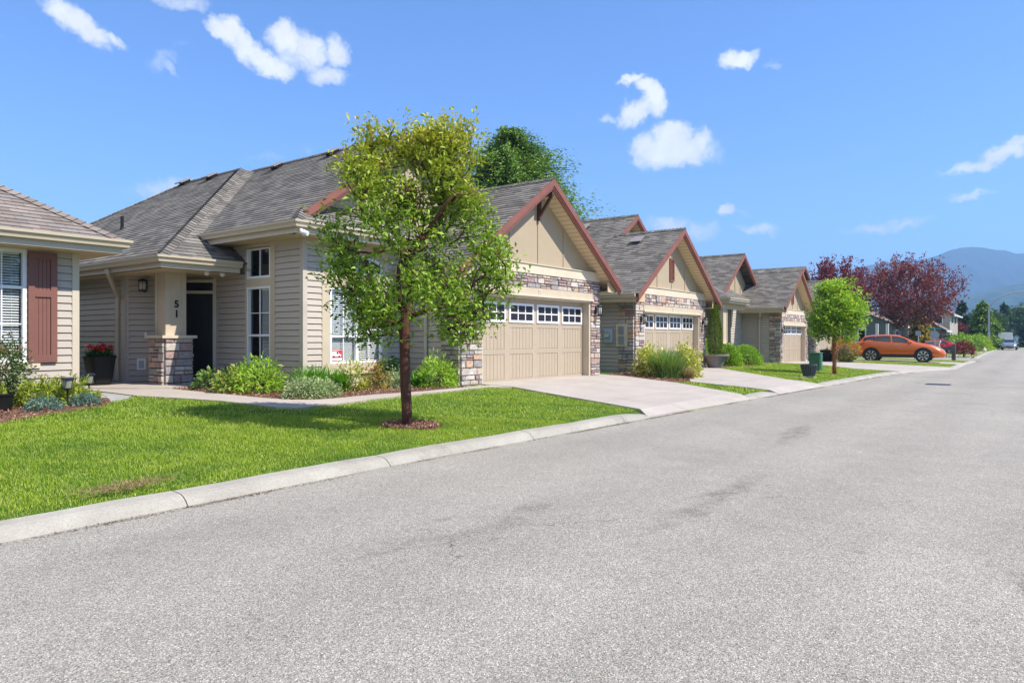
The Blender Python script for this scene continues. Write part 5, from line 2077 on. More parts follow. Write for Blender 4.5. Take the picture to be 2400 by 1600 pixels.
M['leaf_euon'] = m_leaf('golden_edge_leaf', [(0.242, 0.297, 0.033), (0.528, 0.528, 0.077), (0.726, 0.682, 0.220), (0.374, 0.396, 0.044)], 0.25)
M['leaf_grass'] = m_leaf('reed_blade', [(0.104, 0.216, 0.041), (0.178, 0.297, 0.068), (0.297, 0.378, 0.121)], 0.3)
M['leaf_dry'] = m_leaf('dry_blade', [(0.30, 0.20, 0.10), (0.42, 0.30, 0.17), (0.20, 0.17, 0.07)], 0.3)
M['leaf_box'] = m_leaf('box_leaf', [(0.127, 0.265, 0.014), (0.228, 0.402, 0.023), (0.354, 0.529, 0.046)], 0.3)
M['leaf_juniper'] = m_leaf('juniper_sprig', [(0.144, 0.216, 0.014), (0.276, 0.348, 0.024), (0.408, 0.456, 0.060)], 0.2, rough=0.7)
M['leaf_blue'] = m_leaf('blue_sprig', [(0.06, 0.12, 0.10), (0.12, 0.21, 0.17), (0.20, 0.30, 0.25)], 0.1, rough=0.7)
M['leaf_photinia'] = m_leaf('photinia_leaf', [(0.10, 0.16, 0.02), (0.22, 0.26, 0.05), (0.30, 0.18, 0.05)], 0.25, (0.45, 1.05), [(0.70, 0.16, 0.07), (0.62, 0.26, 0.09), (0.45, 0.34, 0.08)])
M['leaf_acer'] = m_leaf('acer_leaf', [(0.09, 0.012, 0.018), (0.17, 0.022, 0.03), (0.24, 0.05, 0.06)], 0.25)
M['leaf_column'] = m_leaf('column_sprig', [(0.06, 0.12, 0.010), (0.12, 0.20, 0.012), (0.22, 0.29, 0.02)], 0.15, rough=0.7)
M['purple'] = paint('purple_petal', (0.22, 0.16, 0.62), rough=0.6)

RIGHT = np.array([math.sin(R(YAW)), -math.cos(R(YAW)), 0.0])
FWD = np.array([math.cos(R(YAW)), math.sin(R(YAW)), 0.0])


def leafy(P, rng, D=None, L=(0.05, 0.09), W_=0.42, per=3, spread=0.06, upb=0.65, droop=0.2):
    """per leaflets about every point"""
    n = len(P)
    Q = np.repeat(P, per, 0) + rng.normal(0, spread, (n * per, 3))
    d = rand_dirs(n * per, rng, -0.5)
    if D is not None:
        d = unit(d + np.repeat(D, per, 0) * 0.8)
    l = rng.uniform(L[0], L[1], n * per)
    return leaves_np(Q, d, l, l * W_, rng, upbias=upb, droop=droop)


def merge(parts):
    V, F, o = [], [], 0
    for v, f in parts:
        V.append(v)
        F.append(f + o)
        o += len(v)
    return np.concatenate(V), np.concatenate(F)


def maple(name, base, outline, scale, seed, ntips, m_leafs, m_bark_, trunk_r, label, stems, leafL, per_tip, hollow=None, depth_f=0.85, cat='tree', group=None, tip_r=0.16, shoots=()):
    """small street tree. outline rows (z, left, right) in metres about the trunk, seen from the street"""
    rng = np.random.default_rng(seed)
    base = np.array(base, float)
    zs = np.array([r[0] for r in outline])
    lf = np.array([r[1] for r in outline])
    rt = np.array([r[2] for r in outline])
    tips = []
    while len(tips) < ntips:
        z = rng.uniform(zs[0], zs[-1])
        l, r_ = np.interp(z, zs, lf), np.interp(z, zs, rt)
        c, w = (l + r_) / 2, max(0.08, (r_ - l) / 2 - tip_r * 0.8)
        z = zs[0] + 0.05 + (z - zs[0]) * (zs[-1] - zs[0] - tip_r * 1.1) / (zs[-1] - zs[0])
        rad = rng.uniform(0, 1) ** 0.40
        an = rng.uniform(0, 2 * math.pi)
        a, b = c + w * rad * math.cos(an), w * depth_f * rad * math.sin(an)
        # ragged edge and gaps
        cl = math.sin(a * 5.1 + z * 3.3 + seed) + math.sin(b * 4.7 - z * 4.1) + math.sin(a * 2.3 + b * 3.1 + z * 1.7)
        if rng.uniform() > 0.50 + 0.42 * cl:
            continue
        if hollow and z < hollow[0] and math.hypot(a - c * 0.3, b) < hollow[1] * (1 - 0.3 * rng.uniform()):
            continue
        if w * rng.uniform(0.2, 1) < 0.03:
            continue
        tips.append(base + RIGHT * a + FWD * b + np.array([0, 0, z]))
    for u, v in shoots:
        for q in range(3):
            tips.append(base + RIGHT * ((u - 953) * K + rng.normal(0, 0.03)) + FWD * rng.uniform(-0.3, 0.3) + np.array([0, 0, (1000 - v) * K * 0.965 - 0.10 * q - 0.02]))
    t = empty(name, tuple(base), label, cat, group)
    trunk = [base + RIGHT * a + np.array([0, 0, z]) for a, z in stems[0]]
    nodes, par, ln = None, None, None
    # extra leaders
    nodes0 = list(trunk)
    par0 = [-1] + list(range(len(trunk) - 1))
    for st in stems[1:]:
        pj = st[0]
        prev = pj
        for a, b, z in st[1]:
            nodes0.append(base + RIGHT * a + FWD * b + np.array([0, 0, z]))
            par0.append(prev)
            prev = len(nodes0) - 1
    # grow tips on the leaders
    arr = [np.array(p) for p in nodes0]
    nodes, par = arr, par0
    A = np.zeros((40000, 3))
    A[:len(arr)] = arr
    m = len(arr)
    first = len(trunk) - 2
    order = np.argsort([np.min(np.linalg.norm(A[first:m] - T, axis=1)) for T in tips])
    leafn = []
    for k in order:
        T = tips[k]
        d = np.linalg.norm(A[first:m] - T, axis=1) + 0.8 * np.maximum(0, A[first:m, 2] - T[2] + 0.12)
        j = first + int(np.argmin(d))
        S = A[j].copy()
        L = np.linalg.norm(T - S)
        n = max(1, int(L / 0.14))
        bow = rng.normal(0, 0.07 * L, 3)
        prev = j
        for q in range(1, n + 1):
            f = q / n
            p = S + (T - S) * f + (bow + np.array([0, 0, -0.08 * L])) * math.sin(math.pi * f)
            nodes.append(p)
            par.append(prev)
            A[m] = p
            prev = m
            m += 1
        leafn.append((prev, unit(T - S)))
    tb = tubes_from_tree(nodes, par, 0.0035 * scale, trunk_r, 2.0)
    tr = tb.build('trunk', m_bark_, t, smooth=True)
    P = np.array([nodes[i] for i, d in leafn])
    D = np.array([d for i, d in leafn])
    # leaf positions: a puff round each tip, slightly back along the twig
    n = len(P)
    Q = np.repeat(P, per_tip, 0) + rng.normal(0, tip_r * 0.55, (n * per_tip, 3)) * np.array([1, 1, 0.75])
    Dq = np.repeat(D, per_tip, 0)
    V, F = leafy(Q, rng, Dq, leafL, 0.42, 3, leafL[0] * 0.5, 0.7)
    np_mesh('crown', V, F, m_leafs, t)
    return t


# the young maple on the front lawn
K = 0.00628
def row(v, l, r):
    return ((1000 - v) * K * (0.99 - 0.03 * (1000 - v) / 740), (l - 953) * K * 0.97, (r - 953) * K * 0.97)
rows = [row(800, 800, 1140), row(780, 770, 1165), row(740, 765, 1205), row(700, 760, 1225), row(650, 748, 1232), row(600, 735, 1228), row(550, 725, 1212), row(500, 732, 1195),
        row(450, 742, 1175), row(400, 750, 1142), row(350, 778, 1140), row(325, 805, 1140), row(305, 815, 1140), row(280, 825, 1140), row(262, 830, 1135)]
stems = [[(0, -0.05), (0.0, 0.25), (-0.02, 0.6), (-0.03, 1.0), (-0.035, 1.35), (-0.03, 1.58)],
         (5, [(-0.10, 0.0, 1.85), (-0.13, 0.02, 2.1), (-0.11, 0.0, 2.35), (-0.06, 0, 2.5), (-0.12, 0.05, 2.9), (-0.16, 0.1, 3.3)]),
         (5, [(0.04, 0.03, 1.85), (0.05, 0.05, 2.1), (0.01, 0.04, 2.35), (0.0, 0.0, 2.5), (0.06, -0.1, 2.9), (0.10, -0.15, 3.4)]),
         (5, [(0.18, -0.02, 1.66), (0.38, -0.05, 1.72), (0.62, -0.05, 1.78), (0.85, -0.1, 1.86)]),
         (5, [(-0.18, 0.03, 1.52), (-0.42, 0.1, 1.46)]),
         (9, [(-0.25, -0.2, 2.75), (-0.5, -0.35, 2.95), (-0.75, -0.5, 3.1)]),
         (15, [(0.22, 0.2, 2.8), (0.42, 0.4, 3.15), (0.6, 0.5, 3.5)]),
         (15, [(0.20, -0.3, 2.7), (0.48, -0.5, 2.95)]),
         (9, [(-0.2, 0.35, 2.8), (-0.4, 0.6, 3.1)])]
TREE1 = (7.42, 7.44, G(7.42, 7.44))
maple('maple_tree', TREE1, rows, 1.0, 11, 640, M['leaf_maple'], M['bark_maple'], 0.078,
      'young maple with dark red trunk and yellow-tipped leaves on the front lawn', stems, (0.065, 0.120), 11, hollow=(2.75, 0.66), tip_r=0.21, shoots=[(866, 272), (878, 285), (925, 282), (985, 272), (1035, 264), (1048, 278), (1092, 275), (1105, 285), (1080, 290), (905, 290)])
# mulch ring at its foot
ring = []
for k in range(26):
    a = 2 * math.pi * k / 26
    r_ = 0.42 + 0.05 * math.sin(3 * a) + 0.03 * math.sin(7 * a + 1)
    ring.append((7.42 + 0.06 + r_ * math.cos(a), 7.44 - 0.03 + r_ * math.sin(a)))
sheet('mulch_ring', ring, 0.022, M['mulch'], step=0.15)

# second, younger maple by the pot
K2 = 27.3 / 1655
def row2(v, l, r):
    return ((877 - v) * K2 * 0.93, (l - 1955) * K2, (r - 1955) * K2)
rows2 = [row2(795, 1972, 2010), row2(780, 1900, 2020), row2(750, 1893, 2024), row2(720, 1888, 2036), row2(700, 1893, 2038), row2(680, 1905, 2032), row2(665, 1908, 2018), row2(650, 1910, 2012), row2(640, 1915, 2004), row2(630, 1930, 2000)]
st2 = [[(0, -0.05), (0.0, 0.4), (0.0, 0.8), (-0.01, 1.2), (0.0, 1.45)],
       (4, [(-0.07, 0, 1.75), (-0.14, 0.0, 2.3), (-0.18, 0, 2.8)]), (4, [(0.06, 0, 1.75), (0.12, 0.05, 2.3), (0.14, 0.05, 2.9)]), (4, [(0.2, 0.05, 1.5), (0.4, 0.1, 1.7)]), (4, [(-0.2, -0.1, 1.9), (-0.5, -0.2, 2.3)])]
T2 = (29.3, 6.26, G(29.3, 6.26))
maple('maple_tree', T2, rows2, 1.0, 23, 300, M['leaf_lime'], M['bark_orange'], 0.075,
      'slim young maple with orange peeling trunk and lime leaves behind the ribbed pot', st2, (0.11, 0.20), 10, hollow=(2.0, 0.5), tip_r=0.26)
ring = [(29.3 + 0.35 * math.cos(a), 6.26 + 0.35 * math.sin(a)) for a in [2 * math.pi * k / 14 for k in range(14)]]
sheet('mulch_ring', ring, 0.02, M['mulch'], step=0.2)


# ---- lawn grass: single blades
def blades(n, xr, yr, hmean, wmean, seed, polys_out, cond, dens=None):
    rng = np.random.default_rng(seed)
    x = rng.uniform(*xr, n)
    y = rng.uniform(*yr, n)
    ok = cond(x, y)
    for p in polys_out:
        ok &= ~inpoly(x, y, p)
    if dens is not None:
        ok &= rng.uniform(0, 1, n) < dens(x, y)
    x, y = x[ok], y[ok]
    return x, y, rng


HARD = list(DRIVES.values()) + [WALK, BED51, BEDL, GRAVEL, BED52, BED53, [(57.6, 3.0), (66.4, 3.4), (66.0, 8), (65.8, 40), (58.4, 40), (58.2, 8)],
        [(-6, 14.1), (5.65, 14.1), (5.65, 30), (-6, 30)], [(6.3, 14.6), (20, 14.6), (20, 30), (6.3, 30)], [(9.4, 12.6), (19.3, 12.6), (19.3, 30), (9.4, 30)],
        [(12.6, 10.85), (28.0, 10.85), (28, 30), (12.6, 30)], [(38.6, 10.85), (52.1, 10.85), (52.1, 30), (38.6, 30)], [(19.2, 8.2), (22, 8.2), (22, 12), (19.2, 12)], ring,
        [(7.42 + 0.06 + 0.40 * math.cos(2 * math.pi * k / 16), 7.41 + 0.40 * math.sin(2 * math.pi * k / 16)) for k in range(16)]]


def grass(name, n, xr, yr, h, w, seed, cond, m):
    x, y, rng = blades(n, xr, yr, h, w, seed, HARD, cond)
    k = len(x)
    # uneven: clumps and a paler worn fringe near the kerb
    cl = np.sin(x * 3.1 + 2 * np.sin(y * 2.3)) * np.sin(y * 3.7 + x * 0.9) + 0.6 * np.sin(x * 8.3 + y * 5.1)
    d = y - yk(x)
    hh = h * rng.uniform(0.55, 1.25, k) * (1 + 0.28 * cl) * np.clip(0.55 + d * 0.5, 0.55, 1.0)
    a = rng.uniform(0, 2 * math.pi, k)
    lean = rng.uniform(0.2, 1.5, k) * hh
    dx, dy = np.cos(a), np.sin(a)
    z = zg(x, y) - 0.006
    ww = w * rng.uniform(0.7, 1.3, k)
    B = np.stack([x, y, z], 1)
    S = np.stack([-dy, dx, np.zeros(k)], 1) * ww[:, None] * 0.5
    Lv = np.stack([dx * lean, dy * lean, hh], 1)
    Lm = np.stack([dx * lean * 0.33, dy * lean * 0.33, hh * 0.6], 1)
    V = np.stack([B - S, B + S, B + Lm + S * 0.8, B + Lv, B + Lm - S * 0.8], 1).reshape(-1, 3)
    i = np.arange(k)[:, None] * 5
    F = np.concatenate([i + np.array([[0, 1, 2]]), i + np.array([[0, 2, 4]]), i + np.array([[4, 2, 3]])], 0)
    o = np_mesh(name, V, F, m)
    tag(o, kind='stuff')
    return o


def m_grass():
    m = bpy.data.materials.new('grass_blade')
    m.use_nodes = True
    t = NT(m.node_tree)
    o = t.new('ShaderNodeOutputMaterial')
    g = t.new('ShaderNodeNewGeometry')
    rnd = g.outputs['Random Per Island']
    c = t.ramp(rnd, [(0.0, (0.14, 0.26, 0.012)), (0.35, (0.26, 0.39, 0.02)), (0.7, (0.38, 0.50, 0.04)), (0.9, (0.45, 0.50, 0.09)), (1.0, (0.60, 0.54, 0.28))])
    p = t.noise(g.outputs['Position'], 0.9, 5.0, 0.65, 0.5)
    q = t.noise(g.outputs['Position'], 3.4, 4.0, 0.7)
    c = t.mix(t.maprange(p, 0.50, 0.66, 0.0, 0.62), c, (0.085, 0.20, 0.022))
    c = t.mix(t.maprange(q, 0.56, 0.72, 0.0, 0.6), c, (0.48, 0.50, 0.10))
    d = t.new('ShaderNodeBsdfPrincipled')
    d.inputs['Roughness'].default_value = 0.45
    d.inputs['Specular IOR Level'].default_value = 0.35
    t.link(c, d.inputs['Base Color'])
    tl = t.new('ShaderNodeBsdfTranslucent')
    t.link(t.mix(1.0, c, (1.2, 1.2, 0.5), 'MULTIPLY'), tl.inputs[0])
    mx = t.new('ShaderNodeMixShader')
    mx.inputs[0].default_value = 0.40
    t.link(d.outputs[0], mx.inputs[1])
    t.link(tl.outputs[0], mx.inputs[2])
    t.link(mx.outputs[0], o.inputs[0])
    return m


M['grass'] = m_grass()
near = lambda x, y: (y > yk(x) + 0.285) & (y < 16) & (x < 15)
grass('grass', 560000, (0.3, 13.6), (6.0, 14.0), 0.031, 0.0046, 1, lambda x, y: near(x, y) & (np.hypot(x, y) < 11.5), M['grass'])
grass('grass', 200000, (1.5, 14.0), (6.0, 18.0), 0.036, 0.0075, 2, lambda x, y: near(x, y) & (np.hypot(x, y) >= 11.0), M['grass'])
grass('grass', 210000, (16.5, 58), (3.5, 14.5), 0.05, 0.015, 3, lambda x, y: (y > yk(x) + 0.30), M['grass'])
grass('grass', 60000, (60, 140), (3.5, 40), 0.10, 0.06, 4, lambda x, y: (y > yk(x) + 0.30), M['grass'])
# grass tufts in the gutter seam at the driveway mouth
rngt = np.random.default_rng(8)
xt = np.concatenate([rngt.normal(c, 0.16, 90) for c in (13.4, 14.1, 14.9, 15.6, 16.1)] + [rngt.uniform(8, 22, 250)])
yt = yk(xt) + rngt.normal(0.0, 0.012, len(xt))
nt_ = len(xt)
d_ = rand_dirs(nt_, rngt, 0.3)
V, F = leaves_np(np.stack([xt, yt, zroad(xt) + 0.0], 1), d_, rngt.uniform(0.02, 0.05, nt_), 0.006, rngt)
tag(np_mesh('weeds', V, F, M['leaf_lily']), kind='stuff')
# grit, needles and leaf litter washed along the gutter
M['litter'] = m_leaf('gutter_litter', [(0.10, 0.075, 0.05), (0.19, 0.14, 0.09), (0.28, 0.23, 0.17), (0.07, 0.06, 0.05)], 0.0, rough=0.95, gloss=0.1)
rngt = np.random.default_rng(12)
nt_ = 15000
xt = rngt.uniform(0.5, 36, nt_)
yt = yk(xt) - np.abs(rngt.normal(0, 0.035, nt_)) + 0.004
keep = (np.sin(xt * 2.1) + np.sin(xt * 5.3 + 1) + np.sin(xt * 0.7)) + rngt.normal(0, 0.8, nt_) > 0.1
xt, yt = xt[keep], yt[keep]
nt_ = len(xt)
d_ = rand_dirs(nt_, rngt, -0.1)
d_[:, 2] *= 0.3
V, F = leaves_np(np.stack([xt, yt, zroad(xt) + 0.012 - 0.0006 * (yt - 1.5) ** 2 + 0.003], 1), unit(d_), rngt.uniform(0.006, 0.03, nt_), 0.008, rngt, droop=0.0)
tag(np_mesh('gutter_litter', V, F, M['litter']), kind='stuff')
# scrap of dead turf by the kerb
rngt = np.random.default_rng(9)
nt_ = 900
xt = rngt.normal(2.95, 0.22, nt_)
yt = 6.40 + rngt.normal(0, 0.06, nt_) + (xt - 2.95) * 0.05
d_ = rand_dirs(nt_, rngt, -0.1)
V, F = leaves_np(np.stack([xt, yt, zg(xt, yt) + 0.045 + rngt.uniform(-0.02, 0.02, nt_)], 1), d_, rngt.uniform(0.03, 0.08, nt_), 0.006, rngt)
o = np_mesh('grass_clippings', V, F, M['leaf_dry'])
tag(o, kind='stuff')


# ---- garden plants
def plant_root(name, x, y, label, cat, group=None):
    return empty(name, (x, y, G(x, y)), label, cat, group)


def clump(name, x, y, h, r, n, w, m, label, seed, cat='plant', arch=0.9, up=0.75, group=None, segs=4, stiff=1.0):
    """arching strap leaves rising from one crown"""
    rng = np.random.default_rng(seed)
    z0 = G(x, y)
    a = rng.uniform(0, 2 * math.pi, n)
    L = rng.uniform(0.65, 1.1, n) * math.hypot(h, r) * 1.0
    tilt = rng.uniform(0.05, 1.0, n) ** 0.7 * arch
    b0 = np.stack([x + rng.normal(0, r * 0.22, n), y + rng.normal(0, r * 0.22, n), np.full(n, z0)], 1)
    V = np.zeros((n, (segs + 1) * 2, 3))
    side = np.stack([-np.sin(a), np.cos(a), np.zeros(n)], 1)
    p = b0.copy()
    for s in range(segs + 1):
        f = s / segs
        ww = w * (1 - f ** 2 * 0.95) * (0.6 + 0.8 * min(f * 2, 1)) * 0.5
        V[:, 2 * s] = p - side * ww
        V[:, 2 * s + 1] = p + side * ww
        ang = tilt * (0.35 + 1.5 * f / stiff)
        step = L / segs
        p = p + np.stack([np.cos(a) * np.sin(ang) * step, np.sin(a) * np.sin(ang) * step, np.cos(ang) * step], 1)
    i = np.arange(n)[:, None] * (segs + 1) * 2
    F = np.concatenate([i + np.array([[2 * s, 2 * s + 1, 2 * s + 3, 2 * s + 2]]) for s in range(segs)], 0)
    sc = (V.reshape(-1, 3)[:, 2] - z0).max() / h
    V = V.reshape(-1, 3)
    V[:, 2] = z0 + np.maximum(0.0, (V[:, 2] - z0) / sc)
    o = np_mesh(name, V, F, m, org=(x, y, z0))
    tag(o, label, cat, group)
    return o


def bush(name, x, y, h, rx, ry, n, L, m, label, seed, wr=0.45, cat='shrub', group=None, shape='dome', twigs=True, z0=None, flowers=None, upb=0.6, lump=0.18, tuft=1, zlow=0.0):
    rng = np.random.default_rng(seed)
    z0 = G(x, y) if z0 is None else z0
    u = rand_dirs(n, rng, -0.15 if shape == 'dome' else -1)
    rad = rng.uniform(0.35, 1, n) ** 0.45
    az = np.arctan2(u[:, 1], u[:, 0])
    lumps = 1 + lump * (np.sin(az * 3 + seed) * np.sin(u[:, 2] * 5 + seed * 2) + 0.6 * np.sin(az * 7 - seed + u[:, 2] * 4))
    if shape == 'dome':
        P = np.stack([u[:, 0] * rx, u[:, 1] * ry, np.maximum(0.03, u[:, 2] * h + 0.06)], 1)
    else:
        P = np.stack([u[:, 0] * rx, u[:, 1] * ry, h * 0.5 + u[:, 2] * h * 0.5], 1)
    P = P * (rad * lumps)[:, None] if shape == 'dome' else (P - np.array([0, 0, h * .5])) * (rad * lumps)[:, None] + np.array([0, 0, h * .5])
    P[:, 2] = np.maximum(P[:, 2], 0.015) + zlow
    d = unit(u * 0.8 + rng.normal(0, 0.55, (n, 3)) + np.array([0, 0, 0.25]))
    l = rng.uniform(L * 0.65, L * 1.25, n)
    W0 = P + np.array([x, y, z0])
    if tuft > 1:
        W0 = np.repeat(W0, tuft, 0)
        d = unit(np.repeat(d, tuft, 0) + rng.normal(0, 0.5, (n * tuft, 3)))
        l = np.repeat(l, tuft)
    V, F = leaves_np(W0, d, l, l * wr, rng, upbias=upb, droop=0.2)
    root = empty(name, (x, y, z0), label, cat, group)
    np_mesh('foliage', V, F, m, root)
    if twigs:
        mb = MB()
        for k in range(max(5, int(9 * rx / 0.4))):
            j = rng.integers(0, n)
            e = P[j] * 0.92 + np.array([x, y, z0])
            s = np.array([x + rng.normal(0, rx * 0.12), y + rng.normal(0, ry * 0.12), z0 - 0.02])
            mid = (s + e) / 2 + rng.normal(0, 0.03, 3)
            mb.tube([s, mid, e], [0.010, 0.007, 0.003], 5)
        mb.build('stem', M['bark_dark'], root)
    if flowers:
        mf, nf, fs = flowers
        k = rng.integers(0, n, nf)
        Pf = P[k] * 1.05 + np.array([x, y, z0])
        Vf, Ff = leafy(Pf, rng, None, (fs * 0.7, fs * 1.2), 0.7, 5, fs * 0.3)
        np_mesh('flower', Vf, Ff, mf, root)
    return root


BG = 'border plants in front of the bay window'
bush('fern', 8.72, 14.15, 0.34, 0.28, 0.28, 420, 0.11, M['leaf_shade'], 'small soft green fern in the shade beside the entry door', 101, group=BG, cat='plant')
bush('fern', 9.15, 13.75, 0.36, 0.28, 0.25, 420, 0.11, M['leaf_shade'], 'dark fern behind the broad-leaved shrub against the siding', 102, group=BG, cat='plant')
bush('hydrangea', 8.12, 14.0, 0.34, 0.27, 0.25, 330, 0.11, M['leaf_shrub'], 'pale-leaved small shrub beside the stone pier of the porch', 103, group=BG, wr=0.6)
bush('rhododendron', 8.10, 13.05, 0.40, 0.38, 0.34, 340, 0.15, M['leaf_rhodo'], 'broad-leaved shrub with yellowing leaves, second from the porch pier', 104, group=BG, wr=0.42)
bush('lily', 8.50, 12.78, 0.62, 0.56, 0.5, 1150, 0.15, M['leaf_lily'], 'largest bright green clump of strap leaves, below the narrow tall window', 105, group=BG, wr=0.20, lump=0.12, cat='plant')
bush('rose_bush', 9.18, 12.2, 0.46, 0.30, 0.28, 520, 0.075, M['leaf_shrub'], 'small leafy rose bush between the strap-leaf clump and the bladed lilies', 106, group=BG)
clump('daylily', 9.15, 11.80, 0.66, 0.56, 420, 0.022, M['leaf_blade'], 'deep green daylily with narrow arching blades at the corner of the bay', 107, group=BG, arch=1.15)
clump('daylily', 9.62, 11.75, 0.62, 0.50, 360, 0.022, M['leaf_blade'], 'deep green daylily under the left edge of the arched window', 108, group=BG, arch=1.15)
bush('catmint', 8.42, 11.12, 0.36, 0.46, 0.40, 2000, 0.052, M['leaf_mint'], 'wide grey-green catmint mound at the bend of the walkway', 109, wr=0.5, group=BG, flowers=(M['purple'], 16, 0.022), lump=0.1)
bush('catmint', 8.78, 11.02, 0.30, 0.34, 0.30, 1300, 0.052, M['leaf_mint'], 'smaller grey-green catmint mound touching the wide one', 110, wr=0.5, group=BG, flowers=(M['purple'], 10, 0.022), lump=0.1)
bush('spirea', 10.10, 11.72, 0.62, 0.32, 0.30, 620, 0.085, M['leaf_yellow'], 'upright yellow-green shrub under the window with the red sticker', 111, group=BG, lump=0.3)
bush('rose_bush', 10.68, 11.62, 0.60, 0.30, 0.28, 640, 0.075, M['leaf_bronze'], 'bronze-leaved rose bush under the right half of the arched window', 112, group=BG, lump=0.3)
bush('catmint', 11.12, 11.50, 0.36, 0.32, 0.30, 1000, 0.05, M['leaf_mint'], 'grey-green catmint left of the maple trunk', 113, wr=0.5, group=BG, flowers=(M['purple'], 8, 0.022))
bush('fern', 11.60, 12.2, 0.55, 0.40, 0.3, 520, 0.13, M['leaf_shade'], 'dark shaded fern against the siding behind the maple trunk', 114, group=BG, cat='plant')
clump('agapanthus', 11.72, 11.42, 0.44, 0.40, 170, 0.035, M['leaf_blade'], 'dark strap-leaved clump just right of the maple trunk', 115, group=BG, arch=1.2)
bush('lily', 12.10, 11.15, 0.66, 0.50, 0.46, 1150, 0.15, M['leaf_lily'], 'bright green clump of strap leaves beside the stone corner of the garage', 116, group=BG, wr=0.20, lump=0.12, cat='plant')

BL = 'plants in the bark bed of the left house'
bush('burning_bush', 4.10, 13.35, 1.02, 0.50, 0.46, 4600, 0.062, M['leaf_shrub_red'], 'tall leafy bush with red tips under the left house window', 121, group=BL, shape='ball', z0=G(4.1, 13.35) + 0.10, lump=0.25)
bush('juniper', 4.62, 12.95, 0.36, 0.40, 0.34, 650, 0.13, M['leaf_juniper'], 'larger yellow-green juniper below the brown shutter', 122, wr=0.16, group=BL, tuft=3, lump=0.35)
bush('juniper', 5.08, 12.98, 0.32, 0.34, 0.32, 520, 0.13, M['leaf_juniper'], 'smaller yellow-green juniper near the corner of the left house', 123, wr=0.16, group=BL, tuft=3, lump=0.35)
bush('blue_spruce', 4.42, 12.25, 0.17, 0.26, 0.2, 420, 0.06, M['leaf_blue'], 'low blue-green sprig plant in front of the larger juniper', 124, wr=0.2, group=BL, tuft=3, twigs=False)
bush('blue_spruce', 5.12, 12.52, 0.15, 0.22, 0.18, 330, 0.06, M['leaf_blue'], 'low blue-green sprig plant between the two garden lamps', 125, wr=0.2, group=BL, tuft=3, twigs=False)
bush('hosta', 3.9, 12.95, 0.30, 0.3, 0.25, 260, 0.11, M['leaf_yellow'], 'small yellow-green plant at the left edge of the bark bed', 126, wr=0.5, group=BL)
# bark chips lying on the bed
rngc = np.random.default_rng(77)


def chips(name, poly, n, seed, sz=(0.02, 0.07)):
    rng = np.random.default_rng(seed)
    xs_ = [p[0] for p in poly]
    ys_ = [p[1] for p in poly]
    x = rng.uniform(min(xs_), max(xs_), n)
    y = rng.uniform(min(ys_), max(ys_), n)
    ok = inpoly(x, y, poly)
    x, y = x[ok], y[ok]
    k = len(x)
    d = rand_dirs(k, rng, -0.15)
    d[:, 2] *= 0.35
    d = unit(d)
    l = rng.uniform(*sz, k)
    V, F = leaves_np(np.stack([x, y, zg(x, y) + 0.02 + rng.uniform(0, 0.02, k)], 1), d, l, l * 0.32, rng, fold=0.15, droop=0.0)
    o = np_mesh(name, V, F, M['chip'])
    tag(o, kind='stuff')


M['chip'] = m_leaf('bark_chip', [(0.10, 0.05, 0.035), (0.20, 0.095, 0.06), (0.30, 0.16, 0.11), (0.46, 0.33, 0.26)], 0.0, rough=0.9, gloss=0.1)
chips('bark_chips', BEDL, 14000, 1)
chips('bark_chips', BED51, 16000, 2, (0.02, 0.06))
chips('bark_chips', BED52, 4000, 3, (0.03, 0.08))
chips('bark_chips', [(7.42 + 0.06 + 0.44 * math.cos(2 * math.pi * k / 16), 7.41 + 0.44 * math.sin(2 * math.pi * k / 16)) for k in range(16)], 2600, 4, (0.02, 0.06))

# between the driveways
BM = 'plants between the two driveways'
bush('euonymus', 20.35, 9.75, 0.86, 0.54, 0.45, 1700, 0.12, M['leaf_euon'], 'golden-leaved bush left of the tall grass clump', 131, wr=0.55, group=BM, lump=0.25)
clump('fountain_grass', 20.15, 9.05, 1.06, 0.80, 1300, 0.012, M['leaf_grass'], 'tall green fountain grass clump between two golden bushes', 132, group=BM, arch=1.0, cat='grass clump')
bush('euonymus', 21.3, 8.95, 0.92, 0.50, 0.45, 1700, 0.12, M['leaf_euon'], 'golden-leaved bush right of the tall grass clump', 133, wr=0.55, group=BM, lump=0.25)
clump('dry_grass', 20.4, 8.52, 0.44, 0.36, 500, 0.010, M['leaf_dry'], 'low tuft of dry straw-coloured grass at the foot of the golden bushes', 134, group=BM, arch=1.2, cat='grass clump')
# clipped shrubs beside the third house
BX = 'clipped shrubs beside the third house'
for (x, y, h_, r_, lab, s) in ((31.6, 11.2, 0.98, 0.60, 'round clipped green shrub behind the concrete planter', 141), (34.3, 11.35, 0.92, 0.80, 'wide clipped green shrub by the downspout', 142), (32.2, 12.9, 1.45, 0.55, 'taller yellow-green shrub behind the column-shaped cedar', 143)):
    bush('boxwood', x, y, h_, r_, r_, 5200, 0.075, M['leaf_box'], lab, s, wr=0.6, group=BX, lump=0.02)


